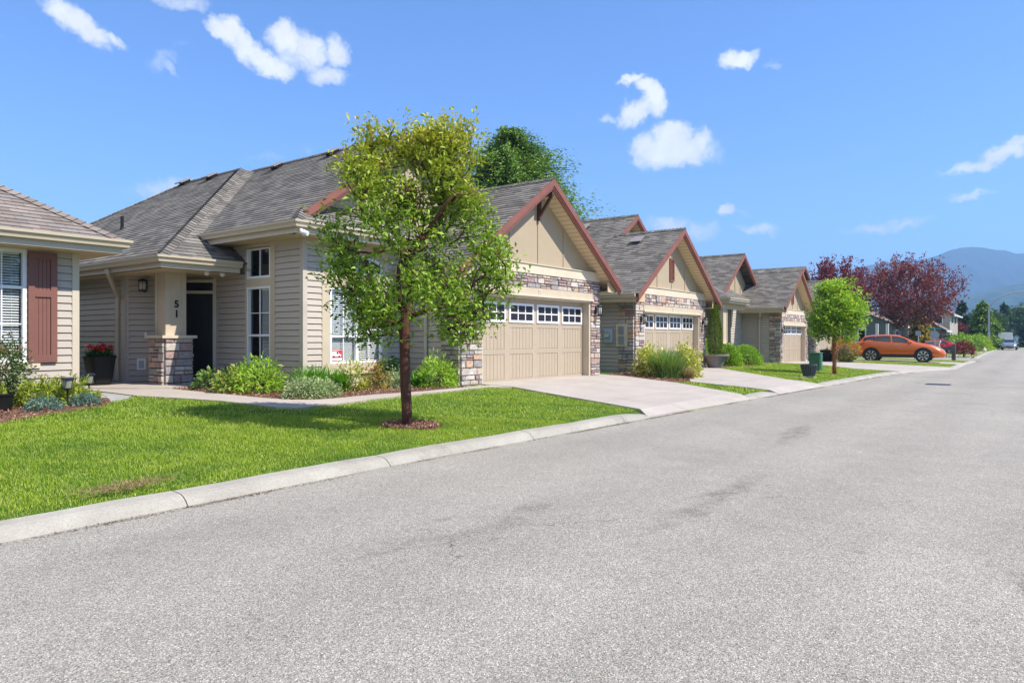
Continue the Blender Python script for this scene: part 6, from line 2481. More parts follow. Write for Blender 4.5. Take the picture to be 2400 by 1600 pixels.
# ---- larger trees farther off
def conifer(name, x, y, h, r, seed, m, label, tiers=26, droop=0.30, leaf=0.30, z0=None, top=0.0, base=0.06, group=None, wr=0.22, dens=1.0, cat='tree', nb=(6, 9), lift=0.0, pw=0.85, zj=0.02):
    rng = np.random.default_rng(seed)
    z0 = G(x, y) if z0 is None else z0
    t = empty(name, (x, y, z0), label, cat, group)
    mb = MB()
    mb.tube([(x, y, z0 - 0.1), (x, y, z0 + h * 0.5), (x, y, z0 + h * 0.98)], [r * 0.06 + 0.05, r * 0.04 + 0.03, 0.01], 8)
    P, D, LL = [], [], []
    for k in range(tiers):
        f = base + (1 - base) * (k + rng.uniform(-.3, .3)) / tiers
        f = min(0.985, max(base, f))
        rr = r * ((1 - f) ** pw) * rng.uniform(0.75, 1.15) + 0.12
        for b in range(int(rng.integers(nb[0], nb[1]))):
            a = rng.uniform(0, 2 * math.pi)
            L = rr * rng.uniform(0.65, 1.15)
            n = max(3, int(L / (leaf * 0.42) * dens))
            pts = []
            for q in range(n):
                g = (q + 0.5) / n
                pr = L * g
                zz = f * h + L * (lift * g - droop * (g ** 1.6)) + L * 0.12 * math.sin(g * 3.1)
                pts.append((pr, zz))
                for s_ in range(4):
                    da = rng.normal(0, 0.75)
                    P.append((x + pr * math.cos(a) + rng.normal(0, .04 * L), y + pr * math.sin(a) + rng.normal(0, .04 * L), z0 + zz + rng.normal(0, zj * L)))
                    D.append((math.cos(a + da), math.sin(a + da), -0.15 + rng.normal(0, .35) + lift * .5))
                    LL.append(leaf * rng.uniform(0.6, 1.25) * (0.7 + 0.5 * (1 - g)))
            if L > 0.5:
                mb.tube([(x, y, z0 + f * h), (x + L * .5 * math.cos(a), y + L * .5 * math.sin(a), z0 + f * h + L * (lift * .5 - droop * .33)), (x + L * .95 * math.cos(a), y + L * .95 * math.sin(a), z0 + f * h + L * (lift - droop) * .92)], [0.02 + L * 0.012, 0.015 + L * .006, 0.006], 5)
    for q in range(14):
        P.append((x, y, z0 + h * rng.uniform(0.93, 1.0)))
        D.append((rng.normal(0, .5), rng.normal(0, .5), 1.0))
        LL.append(leaf * 0.8)
    mb.build('trunk', M['bark_dark'], t)
    l = np.array(LL)
    V, F = leaves_np(np.array(P), unit(np.array(D)), l, l * wr, rng, fold=0.2, droop=0.25)
    np_mesh('crown', V, F, m, t)
    return t


def broadleaf(name, x, y, h, r, seed, m, m_b, label, trunk_h=1.8, trunk_r=0.16, ntips=260, per=8, leaf=(0.10, 0.18), group=None, z0=None, squash=1.0, spiky=0.0, cat='tree', flat=0.0):
    rng = np.random.default_rng(seed)
    z0 = G(x, y) if z0 is None else z0
    t = empty(name, (x, y, z0), label, cat, group)
    tips = []
    ch = h - trunk_h
    while len(tips) < ntips:
        u = rand_dirs(1, rng)[0]
        rad = rng.uniform(0.15, 1) ** 0.45
        zz = u[2] * rad
        wdt = 1.0 if zz > -0.2 else (1.0 - 0.25 * (-0.2 - zz))
        a = math.atan2(u[1], u[0])
        lump = 1 + 0.16 * math.sin(3 * a + seed) + 0.12 * math.sin(5 * a + zz * 4 + seed)
        p = np.array([u[0] * rad * r * wdt * lump, u[1] * rad * r * wdt * squash * lump, trunk_h + ch * 0.52 + zz * ch * 0.48])
        cl = math.sin(p[0] * 1.7 + seed) + math.sin(p[1] * 1.9) + math.sin(p[2] * 2.3 + p[0])
        if rng.uniform() > 0.65 + 0.22 * cl:
            continue
        tips.append(np.array([x, y, z0]) + p)
    trunk = [np.array([x, y, z0 - 0.1]), np.array([x, y, z0 + trunk_h * 0.5]), np.array([x + .03, y, z0 + trunk_h * 0.8]), np.array([x, y, z0 + trunk_h])]
    nodes, par, ln = grow(trunk, tips, rng, seglen=0.4, pull=0.25)
    tb = tubes_from_tree(nodes, par, 0.012, trunk_r, 1.9)
    tb.build('trunk', m_b, t, smooth=True)
    P = np.array([nodes[i] for i in ln])
    c = np.array([x, y, z0 + trunk_h])
    Dd = unit(P - c)
    sp = r * 0.10
    Q = np.repeat(P, per, 0)
    Dq = np.repeat(Dd, per, 0)
    f = rng.uniform(-0.6, 1.4, (len(Q), 1)) * sp * (1 + spiky)
    Q = Q + Dq * f + rng.normal(0, sp * (0.45 - 0.12 * spiky), Q.shape)
    V, F = leafy(Q, rng, Dq, leaf, 0.5, 3, leaf[0] * 0.6)
    np_mesh('crown', V, F, m, t)
    return t


conifer('conifer_tree', 30.9, 23.0, 12.7, 7.6, 31, M['leaf_conifer'], 'tall green conifer rising behind the first stone garage roof', tiers=46, leaf=0.27, droop=0.30, lift=0.34, z0=0.2, nb=(11, 15), dens=1.6, wr=0.34, pw=0.62, zj=0.09)
# ---------------------------------------------------------------- small things on the plots
def pot(name, x, y, prof, label, m, n=28, sq=None, cat='planter', soil=True, ribs=0):
    z0 = G(x, y) + 0.02
    t = empty(name, (x, y, z0), label, cat)
    mb = MB()
    mb.lathe((x, y), [(r, z0 + z) for r, z in prof], n, sq=sq)
    b = mb.build('pot', m, t, smooth=False)
    if ribs:
        mb = MB()
        for k in range(ribs):
            a = 2 * math.pi * k / ribs
            r0, r1 = prof[1][0], prof[-4][0]
            z0_, z1_ = prof[1][1], prof[-4][1]
            mb.tube([(x + r0 * math.cos(a), y + r0 * math.sin(a), z0 + z0_), (x + r1 * math.cos(a), y + r1 * math.sin(a), z0 + z1_)], 0.018, 5)
        mb.build('rib', m, b)
    return t, z0


# tapered black planter with red geraniums on the porch
px_, py_ = 7.15, 16.75
zp = 0.42
t = empty('flower_planter', (px_, py_, zp), 'tall tapered black planter of red geraniums on the porch', 'planter')
mb = MB()
mb.lathe((px_, py_), [(0.19, zp), (0.20, zp + 0.02), (0.27, zp + 0.60), (0.285, zp + 0.60), (0.285, zp + 0.635), (0.25, zp + 0.635), (0.25, zp + 0.58)], 28, sq=5)
mb.build('pot', M['pot'], t)
rng = np.random.default_rng(5)
P = rand_dirs(520, rng, 0.0) * np.array([0.27, 0.27, 0.20]) * rng.uniform(0.4, 1, (520, 1)) + np.array([px_, py_, zp + 0.62])
V, F = leafy(P, rng, None, (0.05, 0.09), 0.8, 2, 0.02)
np_mesh('foliage', V, F, M['leaf_shade'], t)
heads = np.array([[px_ - 0.20, py_ - 0.16, zp + 0.83], [px_ - 0.12, py_ - 0.20, zp + 0.85], [px_ + 0.02, py_ - 0.17, zp + 0.87], [px_ + 0.17, py_ - 0.16, zp + 0.85], [px_ - 0.05, py_ - 0.24, zp + 0.78], [px_ + 0.10, py_ + 0.1, zp + 0.88], [px_ + 0.22, py_ - 0.05, zp + 0.84], [px_ - 0.22, py_ + 0.02, zp + 0.84]])
Q = np.repeat(heads, 34, 0) + rng.normal(0, 0.026, (34 * len(heads), 3))
V, F = leafy(Q, rng, None, (0.022, 0.036), 0.9, 2, 0.008)
np_mesh('flower', V, F, M['red'], t)


M['lens'] = paint('smoky_lens', (0.22, 0.22, 0.17), rough=0.15, spec=0.5)


def garden_lamp(x, y, label, hh=0.30):
    z0 = G(x, y)
    t = empty('garden_lamp', (x, y, z0), label, 'garden lamp', 'solar lamps in the bark bed')
    mb = MB()
    mb.tube([(x, y, z0 - 0.05), (x, y, z0 + hh)], 0.014, 8)
    mb.lathe((x, y), [(0.015, z0 + hh - 0.02), (0.05, z0 + hh), (0.085, z0 + hh + 0.005), (0.085, z0 + hh + 0.02), (0.02, z0 + hh + 0.02)], 18)
    for k in range(5):
        a = 2 * math.pi * k / 5
        mb.tube([(x + .082 * math.cos(a), y + .082 * math.sin(a), z0 + hh + .01), (x + .082 * math.cos(a + .5), y + .082 * math.sin(a + .5), z0 + hh + .165)], 0.004, 4)
    mb.build('stake', M['black'], t)
    mb = MB()
    mb.lathe((x, y), [(0.068, z0 + hh + 0.02), (0.072, z0 + hh + 0.155)], 18)
    mb.build('lens', M['lens'], t)
    mb = MB()
    mb.lathe((x, y), [(0.092, z0 + hh + 0.155), (0.096, z0 + hh + 0.165), (0.092, z0 + hh + 0.185), (0.06, z0 + hh + 0.19)], 20)
    mb.build('solar_cap', M['solar'], t)


garden_lamp(4.86, 12.52, 'solar garden lamp with spiral lens in front of the left house corner')
garden_lamp(5.46, 13.2, 'solar garden lamp with plain lens beside the porch slab', 0.31)
rngk = random.Random(4)


def rockobj(x, y, s, label, seed, flat=0.6, group=None):
    rng = random.Random(seed)
    z0 = G(x, y)
    mb = MB()
    n, rows_ = 12, 6
    i0 = 0
    for j in range(rows_ + 1):
        ph = math.pi * j / rows_
        for k in range(n):
            a = 2 * math.pi * k / n
            r = s * (1 + rng.uniform(-0.18, 0.18))
            mb.v.append((x + r * math.sin(ph) * math.cos(a), y + r * math.sin(ph) * math.sin(a) * 0.8, z0 + s * flat * 0.5 + r * flat * math.cos(ph)))
    for j in range(rows_):
        for k in range(n):
            mb.f.append([j * n + k, (j + 1) * n + k, (j + 1) * n + (k + 1) % n, j * n + (k + 1) % n])
            mb.uv.append(None)
            mb.m.append(0)
    o = mb.build('garden_rock', M['rock'], org=(x, y, z0), smooth=True)
    tag(o, label, 'rock', group)


rockobj(4.80, 12.78, 0.13, 'pale rounded rock between the two junipers', 1)
# dark nursery pot at the picture edge
t, z0 = pot('nursery_pot', 4.02, 12.72, [(0.12, 0), (0.13, 0.01), (0.155, 0.22), (0.17, 0.22), (0.17, 0.25), (0.14, 0.25), (0.14, 0.21)], 'small black plastic pot under the yellow-green plant at the left edge', M['pot'])
# concrete bowl with column cedar
M['planter'] = m_concrete('aged_concrete', (0.16, 0.145, 0.13), (0.27, 0.245, 0.22))
bx_, by_ = 28.05, 10.52
t, z0 = pot('concrete_planter', bx_, by_, [(0.26, 0), (0.27, 0.02), (0.47, 0.47), (0.56, 0.49), (0.56, 0.56), (0.50, 0.56), (0.48, 0.50)], 'flared grey concrete planter beside the second garage', M['planter'], 32)
rng = np.random.default_rng(15)
n = 5200
zz = rng.uniform(0, 1, n)
rr = 0.30 * np.sqrt(np.maximum(0, np.sin(np.pi * (0.12 + 0.88 * zz) ** 0.8))) * (1 - 0.25 * zz)
a = rng.uniform(0, 2 * math.pi, n)
f = rng.uniform(0.7, 1.0, n)
P = np.stack([bx_ + rr * f * np.cos(a), by_ + rr * f * np.sin(a), z0 + 0.5 + 2.05 * zz], 1)
D = unit(np.stack([np.cos(a) * .5, np.sin(a) * .5, np.full(n, 1.0)], 1) + rng.normal(0, .25, (n, 3)))
V, F = leaves_np(P, D, rng.uniform(0.06, 0.12, n), 0.025, rng)
t2 = empty('column_cedar', (bx_, by_, z0 + 0.5), 'narrow column-shaped cedar growing in the concrete planter', 'tree')
np_mesh('crown', V, F, M['leaf_column'], t2)
mb = MB()
mb.tube([(bx_, by_, z0 + 0.45), (bx_, by_, z0 + 2.2)], [0.035, 0.012], 7)
mb.build('trunk', M['bark_dark'], t2)
# ribbed dark pot on a paving slab, green cable cabinet
M['pot_rib'] = paint('ribbed_pot', (0.07, 0.078, 0.085), rough=0.5)
t, z0 = pot('ribbed_pot', 25.9, 6.36, [(0.17, 0.03), (0.18, 0.05), (0.25, 0.38), (0.27, 0.40), (0.275, 0.45), (0.235, 0.45), (0.23, 0.40)], 'ribbed dark grey pot standing on a paving slab in the lawn', M['pot_rib'], 26, ribs=20)
mb = MB()
zs_ = G(25.9, 6.36)
mb.obox((25.35, 6.55, zs_ - 0.04), (0.75, -0.42, 0), (0.34, 0.5, 0), (0, 0, 0.065))
o = mb.build('paving_slab', M['walk'], org=(25.9, 6.4, zs_))
tag(o, 'flat concrete paving slab under the ribbed pot', 'paving slab')
M['cab'] = paint('cabinet_green', (0.055, 0.17, 0.095), rough=0.5)
gx_, gy_ = 31.0, 7.35
gz_ = G(gx_, gy_)
t = empty('cable_cabinet', (gx_, gy_, gz_), 'square green utility cabinet with side louvers on the lawn', 'utility cabinet')
mb = MB()
mb.box(gx_ - 0.21, gy_ - 0.21, gz_ - 0.05, gx_ + 0.21, gy_ + 0.21, gz_ + 0.72)
mb.build('cabinet', M['cab'], t, bevel=0.015)
mb = MB()
mb.box(gx_ - 0.24, gy_ - 0.24, gz_ + 0.722, gx_ + 0.24, gy_ + 0.24, gz_ + 0.77)
mb.build('lid', M['cab'], t, bevel=0.012)
mb = MB()
for k in range(7):
    z_ = gz_ + 0.12 + k * 0.085
    mb.obox((gx_ - 0.17, gy_ - 0.245, z_), (0.34, 0, 0), (0, 0.035, 0.02), (0, 0, 0.035))
mb.build('louver', M['cab'], t)
# pots and photinia at the fourth house
t, z0 = pot('square_pot', 44.9, 10.0, [(0.26, 0), (0.27, 0.02), (0.36, 0.62), (0.38, 0.62), (0.38, 0.68), (0.33, 0.68), (0.32, 0.6)], 'square dark pot beside the photinia at the fourth house', M['pot'], 24, sq=6)
rng = np.random.default_rng(3)
P = np.array([44.9, 10.0, z0 + 0.66]) + rng.normal(0, 0.10, (60, 3)) * np.array([1, 1, 0.6])
V, F = leafy(P, rng, None, (0.06, 0.12), 0.5, 3, 0.03)
np_mesh('foliage', V, F, M['leaf_shade'], t)
bush('photinia', 44.4, 8.9, 1.42, 0.80, 0.75, 2600, 0.13, M['leaf_photinia'], 'rounded photinia bush with orange-red young leaves behind the slim maple', 151, wr=0.45, shape='ball', lump=0.1)
# ---------------------------------------------------------------- vehicles
def m_carpaint(name, col):
    m, t, p, o = mat(name)
    p.inputs['Base Color'].default_value = (*col, 1)
    p.inputs['Roughness'].default_value = 0.28
    p.inputs['Metallic'].default_value = 0.25
    p.inputs['Coat Weight'].default_value = 0.8
    p.inputs['Coat Roughness'].default_value = 0.04
    return m


M['tyre'] = paint('tyre_rubber', (0.014, 0.014, 0.015), rough=0.8)
M['rim'] = paint('alloy_rim', (0.58, 0.58, 0.60), rough=0.25, metal=0.8)
M['headlight'] = paint('headlight_lens', (0.62, 0.64, 0.67), rough=0.08, spec=0.8)
M['taillight'] = paint('taillight_lens', (0.42, 0.02, 0.02), rough=0.12, spec=0.6)
M['chrome'] = paint('chrome_strip', (0.62, 0.64, 0.68), rough=0.12, metal=0.9)
M['clad'] = paint('black_cladding', (0.02, 0.02, 0.021), rough=0.6)
M['car_glass'] = paint('car_glass', (0.016, 0.020, 0.026), rough=0.03, spec=0.9, var=0.0)

SUV = [  # x, bottom, belt, top, half width, half width at top
    (0.00, 0.52, 0.90, 1.02, 0.66, 0.52), (0.10, 0.40, 1.06, 1.20, 0.84, 0.62), (0.38, 0.34, 1.20, 1.52, 0.92, 0.62), (0.62, 0.32, 1.27, 1.62, 0.945, 0.64), (0.95, 0.31, 1.30, 1.66, 0.955, 0.66),
    (1.6, 0.30, 1.24, 1.69, 0.955, 0.67), (2.15, 0.30, 1.20, 1.675, 0.955, 0.67), (2.55, 0.30, 1.17, 1.62, 0.955, 0.66), (2.95, 0.30, 1.14, 1.44, 0.955, 0.68), (3.42, 0.30, 1.09, 1.19, 0.95, 0.74),
    (3.75, 0.31, 1.03, 1.13, 0.945, 0.76), (4.15, 0.31, 0.94, 1.06, 0.93, 0.74), (4.50, 0.30, 0.80, 0.93, 0.88, 0.68), (4.78, 0.30, 0.62, 0.74, 0.74, 0.56), (4.90, 0.36, 0.50, 0.58, 0.58, 0.45)]
SEDAN = [
    (0.00, 0.45, 0.80, 0.90, 0.62, 0.52), (0.10, 0.36, 0.88, 1.00, 0.80, 0.66), (0.60, 0.28, 0.93, 1.05, 0.86, 0.68), (0.85, 0.26, 0.94, 1.12, 0.87, 0.62), (1.45, 0.25, 0.94, 1.40, 0.875, 0.56),
    (2.1, 0.25, 0.93, 1.44, 0.875, 0.57), (2.6, 0.25, 0.92, 1.38, 0.875, 0.57), (3.2, 0.25, 0.90, 1.02, 0.87, 0.66), (3.7, 0.26, 0.84, 0.95, 0.86, 0.68), (4.15, 0.27, 0.74, 0.85, 0.82, 0.64), (4.42, 0.30, 0.58, 0.68, 0.66, 0.5), (4.50, 0.36, 0.5, 0.56, 0.55, 0.42)]


def make_car(x, y, ang, st, pm, label, wheels, wr, glass, wind, rear, hl, tl, group=None, z0=None, strip=True, spokes=7, cat='car', name='parked_car', yx=None):
    """car at the origin pointing +x, then moved; every part a child of the root"""
    root = bpy.data.objects.new(name, None)
    COL.objects.link(root)
    ORG[root.name] = Vector((0, 0, 0))
    L = st[-1][0]
    X0 = L / 2
    T = np.array(st)

    def at(xx):
        return [float(np.interp(xx, T[:, 0], T[:, k])) for k in range(1, 6)]

    def sec(xx):
        zb, zl, zt, w, wt = at(xx)
        zm = zb + (zl - zb) * 0.55
        return [(0, zb), (w * 0.80, zb), (w * 0.95, zb + 0.07), (w, zm), (w * 0.985, zl - 0.04), (w * 0.955, zl), (wt + (w * 0.955 - wt) * 0.28, zl + (zt - zl) * 0.72), (wt, zt - 0.045 * min(1, (zt - zl) / 0.3)), (wt * 0.78, zt - 0.004), (wt * 0.4, zt + 0.008), (0, zt + 0.012)]

    def ysurf(xx, zz):
        s = sec(xx)[3:8]
        return float(np.interp(zz, [b for a, b in s], [a for a, b in s]))

    mb = MB()
    xs = []
    for a, b in zip(T[:-1, 0], T[1:, 0]):
        n = max(1, int(round((b - a) / 0.22)))
        xs += [a + (b - a) * k / n for k in range(n)]
    xs.append(L)
    rings = []
    for xx in xs:
        s = sec(xx)
        full = s + [(-a, b) for a, b in s[-2:0:-1]]
        rings.append([(xx - X0, a, b) for a, b in full])
    n = len(rings[0])
    for r in rings:
        mb.v.extend(r)
    for k in range(len(rings) - 1):
        for j in range(n):
            mb.f.append([k * n + j, (k + 1) * n + j, (k + 1) * n + (j + 1) % n, k * n + (j + 1) % n])
            mb.uv.append(None); mb.m.append(0)
    mb.f.append([j for j in range(n)]); mb.uv.append(None); mb.m.append(0)
    mb.f.append([(len(rings) - 1) * n + j for j in range(n)][::-1]); mb.uv.append(None); mb.m.append(0)
    mb.build('body', pm, root, smooth=True)
    # glass
    for poly in glass:
        for s in (1, -1):
            g = MB()
            bot, top = poly
            nb = 6
            P = []
            for k in range(nb + 1):
                f = k / nb
                xb, zb = np.interp(f * (len(bot) - 1), range(len(bot)), [p[0] for p in bot]), np.interp(f * (len(bot) - 1), range(len(bot)), [p[1] for p in bot])
                xt, zt = np.interp(f * (len(top) - 1), range(len(top)), [p[0] for p in top]), np.interp(f * (len(top) - 1), range(len(top)), [p[1] for p in top])
                P.append([(xb + (xt - xb) * h / 3, zb + (zt - zb) * h / 3) for h in range(4)])
            for k in range(nb):
                for h in range(3):
                    q = [P[k][h], P[k + 1][h], P[k + 1][h + 1], P[k][h + 1]]
                    q3 = [(a - X0, s * (ysurf(a, b) + 0.012), b) for a, b in q]
                    g.poly(q3 if s < 0 else q3[::-1])
            g.build('side_window', M['car_glass'], root, smooth=True)
    for nm, (xa, xb) in (('windshield', wind), ('rear_window', rear)):
        if xa is None:
            continue
        g = MB()
        m_ = 8
        for k in range(m_):
            x1, x2 = xa + (xb - xa) * k / m_, xa + (xb - xa) * (k + 1) / m_
            za, zb = at(x1)[2] + 0.022, at(x2)[2] + 0.022
            wa, wb = at(x1)[4] * 0.93, at(x2)[4] * 0.93
            for h in range(4):
                f1, f2 = -1 + h * 0.5, -0.5 + h * 0.5
                cz = lambda f, z: z - 0.02 * f * f
                g.poly([(x1 - X0, f1 * wa, cz(f1, za)), (x2 - X0, f1 * wb, cz(f1, zb)), (x2 - X0, f2 * wb, cz(f2, zb)), (x1 - X0, f2 * wa, cz(f2, za))])
        g.build(nm, M['car_glass'], root, smooth=True)
    # arches, wheels
    for wx in wheels:
        zb, zl, zt, w, wt = at(wx)
        for s in (1, -1):
            arch = MB()
            n_ = 20
            a0 = [math.pi * (-0.12 + 1.24 * k / n_) for k in range(n_ + 1)]
            r1, r2 = wr + 0.035, wr + 0.105
            for k in range(n_):
                q = [(wx - X0 + r * math.cos(a), s * (w + 0.014), wr + r * math.sin(a)) for r, a in ((r1, a0[k]), (r2, a0[k]), (r2, a0[k + 1]), (r1, a0[k + 1]))]
                arch.poly(q if s < 0 else q[::-1])
            arch.poly([(wx - X0 + (wr + 0.04) * math.cos(2 * math.pi * k / 24), s * (w + 0.006), wr + (wr + 0.04) * math.sin(2 * math.pi * k / 24)) for k in range(24)])
            arch.build('wheel_arch', M['clad'], root)
    for s in (1, -1):
        zb, zl, zt, w, wt = at(L / 2)
        arch = MB()
        arch.obox((wheels[0] + wr + .08 - X0, s * (w * 0.955) - (0.0 if s > 0 else 0.055), zb - 0.03), (wheels[1] - wheels[0] - 2 * wr - .16, 0, 0), (0, 0.055, 0), (0, 0, 0.16))
        arch.build('sill', M['clad'], root)
    for wx in wheels:
        w = at(wx)[3]
        for s in (1, -1):
            c = Vector((wx - X0, s * (w - 0.085), wr))
            wb = MB()
            wb.tube([c + Vector((0, -0.10, 0)), c + Vector((0, -0.085, 0)), c + Vector((0, 0.085, 0)), c + Vector((0, 0.115, 0))] if s > 0 else [c + Vector((0, 0.10, 0)), c + Vector((0, 0.085, 0)), c + Vector((0, -0.085, 0)), c + Vector((0, -0.115, 0))], [wr * 0.93, wr, wr, wr * 0.92], 24)
            ty = wb.build('wheel', M['tyre'], root)
            rb = MB()
            o = c + Vector((0, s * 0.118, 0))
            for k in range(spokes):
                a = 2 * math.pi * k / spokes
                d = Vector((math.cos(a), 0, math.sin(a)))
                e = Vector((math.cos(a + 0.35), 0, math.sin(a + 0.35)))
                pt = [o + d * wr * 0.12, o + d * wr * 0.72 - Vector((0, 0, 0)), o + e * wr * 0.73, o + e * wr * 0.16]
                rb.poly([p + Vector((0, s * 0.004, 0)) for p in (pt if s < 0 else pt[::-1])])
            n_ = 24
            for k in range(n_):
                a1, a2 = 2 * math.pi * k / n_, 2 * math.pi * (k + 1) / n_
                q = [o + Vector((r * math.cos(a), 0, r * math.sin(a))) for r, a in ((wr * 0.70, a1), (wr * 0.75, a1), (wr * 0.75, a2), (wr * 0.70, a2))]
                rb.poly(q if s < 0 else q[::-1])
            rb.build('rim', M['rim'], ty)
    # lights, handles, mirrors, trim
    for s in (1, -1):
        for nm, pts, mm in (('headlight', hl, M['headlight']), ('taillight', tl, M['taillight'])):
            g = MB()
            q3 = [(a - X0, s * (ysurf(a, b) + 0.014), b) for a, b in pts]
            g.poly(q3 if s < 0 else q3[::-1])
            g.build(nm, mm, root)
        g = MB()
        mx_, mz_ = glass[-1][0][-1][0] - 0.16, at(glass[-1][0][-1][0])[1] + 0.05
        yy = ysurf(mx_, mz_)
        g.tube([(mx_ - X0, s * yy, mz_), (mx_ - X0, s * (yy + 0.10), mz_ + 0.03)], 0.025, 6)
        g.obox((mx_ - X0 - 0.10, s * (yy + 0.07) - (0 if s > 0 else 0.16), mz_ - 0.02), (0.14, 0, 0), (0, 0.16, 0), (-0.03, 0, 0.13))
        g.build('wing_mirror', pm, root, bevel=0.02)
        for gx in ((glass[-1][0][0][0] + 0.12, glass[-1][0][0][0] - 0.82) if len(glass) > 1 else (glass[-1][0][0][0] + 0.12,)):
            zz = at(gx)[1] - 0.16
            g = MB()
            g.obox((gx - X0, s * (ysurf(gx, zz) + 0.004) - (0 if s > 0 else 0.03), zz), (0.19, 0, 0), (0, 0.03, 0), (0, 0, 0.035))
            g.build('door_handle', M['chrome'], root)
        if strip:
            g = MB()
            for k in range(8):
                xa_ = wheels[0] + wr + 0.2 + (wheels[1] - wheels[0] - 2 * wr - 0.4) * k / 8
                xb_ = wheels[0] + wr + 0.2 + (wheels[1] - wheels[0] - 2 * wr - 0.4) * (k + 1) / 8
                q = [(xa_, 0.385), (xb_, 0.385), (xb_, 0.43), (xa_, 0.43)]
                q3 = [(a - X0, s * (ysurf(a, 0.62) + 0.012), b) for a, b in q]
                g.poly(q3 if s < 0 else q3[::-1])
            g.build('sill_strip', M['chrome'], root)
    # grille and plate across the nose
    g = MB()
    zb, zl, zt, w, wt = at(L - 0.10)
    for k in range(4):
        z = zb + 0.03 + k * 0.06
        g.obox((L - X0 - 0.10, -0.42, z), (0.10 + (0.01 if k < 3 else 0), 0, 0), (0, 0.84, 0), (0, 0, 0.035))
    g.build('grille', M['clad'], root)
    root.location = (x, y, G(x, y) + 0.02 if z0 is None else z0)
    root.rotation_euler = (0, 0, ang)
    tag(root, label, cat, group)
    return root


SUV_GLASS = [([(0.42, 1.30), (0.80, 1.375), (1.15, 1.285)], [(0.52, 1.50), (0.80, 1.56), (1.12, 1.585)]),
             ([(1.17, 1.282), (1.6, 1.258), (2.02, 1.225)], [(1.15, 1.585), (1.6, 1.605), (1.95, 1.60)]),
             ([(2.10, 1.222), (2.7, 1.18), (3.18, 1.135)], [(2.03, 1.598), (2.42, 1.56), (2.78, 1.43)])]
SED_GLASS = [([(1.0, 0.98), (1.5, 0.97), (2.02, 0.96)], [(1.28, 1.22), (1.55, 1.33), (1.98, 1.345)]), ([(2.08, 0.96), (2.5, 0.95), (2.98, 0.93)], [(2.05, 1.345), (2.35, 1.33), (2.66, 1.22)])]
M['car_orange'] = m_carpaint('orange_paint', (0.62, 0.125, 0.018))
M['car_red'] = m_carpaint('red_paint', (0.55, 0.015, 0.02))
M['car_grey'] = m_carpaint('grey_paint', (0.20, 0.23, 0.27))
M['car_teal'] = m_carpaint('teal_paint', (0.10, 0.22, 0.28))
M['car_white'] = m_carpaint('white_paint', (0.75, 0.76, 0.78))
SUV_HL = [(4.30, 0.86), (4.62, 0.70), (4.60, 0.80), (4.36, 0.95), (4.12, 0.98)]
SUV_TL = [(0.10, 1.00), (0.46, 1.10), (0.44, 1.17), (0.10, 1.13)]
SED_HL = [(4.10, 0.66), (4.32, 0.60), (4.30, 0.68), (4.05, 0.74)]
SED_TL = [(0.06, 0.72), (0.34, 0.74), (0.34, 0.86), (0.08, 0.86)]
make_car(50.2, 6.85, R(-88), SUV, M['car_orange'], 'glossy orange crossover parked across the driveway beyond the slim maple', (0.90, 3.74), 0.395, SUV_GLASS, (2.52, 3.40), (0.14, 0.44), SUV_HL, SUV_TL, z0=G(50.2, 6.0) + 0.03)
KW = dict(wheels=(0.85, 3.5), wr=0.31, glass=SED_GLASS, wind=(2.52, 3.16), rear=(0.78, 1.4), hl=SED_HL, tl=SED_TL, strip=False)
make_car(79.5, 8.0, R(95), SEDAN, M['car_red'], 'red car parked behind the stone pillar beyond the side street', z0=-0.05, **KW)
make_car(119.0, 3.0, R(181), SEDAN, M['car_grey'], 'grey car parked facing the camera at the far end of the street', z0=-0.12, **KW)
make_car(60.6, 11.6, R(-80), SEDAN, M['car_teal'], 'blue-teal car partly hidden behind the photinia bush', z0=G(60.6, 10.4) + 0.04, **KW)
make_car(113.5, 8.2, R(100), SEDAN, M['car_white'], 'white car on a driveway behind the rounded green shrubs', z0=0.10, **KW)
make_car(116.0, 11.5, R(100), SEDAN, M['car_white'], 'white car beside the brown garage of the two-storey house', z0=0.35, **KW)
# box truck at the far end
tx, ty, tz = 147.0, 4.2, -0.14
t = empty('box_truck', (tx, ty, tz), 'white box truck standing at the far end of the street', 'truck')
mb = MB(); mb.box(tx - 2.4, ty - 0.95, tz + 0.75, tx + 2.2, ty + 0.95, tz + 2.6); mb.build('cargo_box', M['car_white'], t, bevel=0.04)
mb = MB(); mb.box(tx + 2.25, ty - 0.95, tz + 0.5, tx + 3.9, ty + 0.95, tz + 2.2); mb.build('cab', M['car_white'], t, bevel=0.15)
mb = MB(); mb.box(tx - 2.4, ty - 0.9, tz + 0.45, tx + 3.6, ty + 0.9, tz + 0.74); mb.build('chassis', M['clad'], t)
for wx in (-1.5, 2.9):
    for s in (-1, 1):
        mb = MB(); mb.tube([(tx + wx, ty + s * 0.75, tz + 0.42), (tx + wx, ty + s * 1.0, tz + 0.42)], 0.42, 18); mb.build('wheel', M['tyre'], t)

# ---------------------------------------------------------------- beyond the side street
def zfar(x, y):
    return G(x, y)


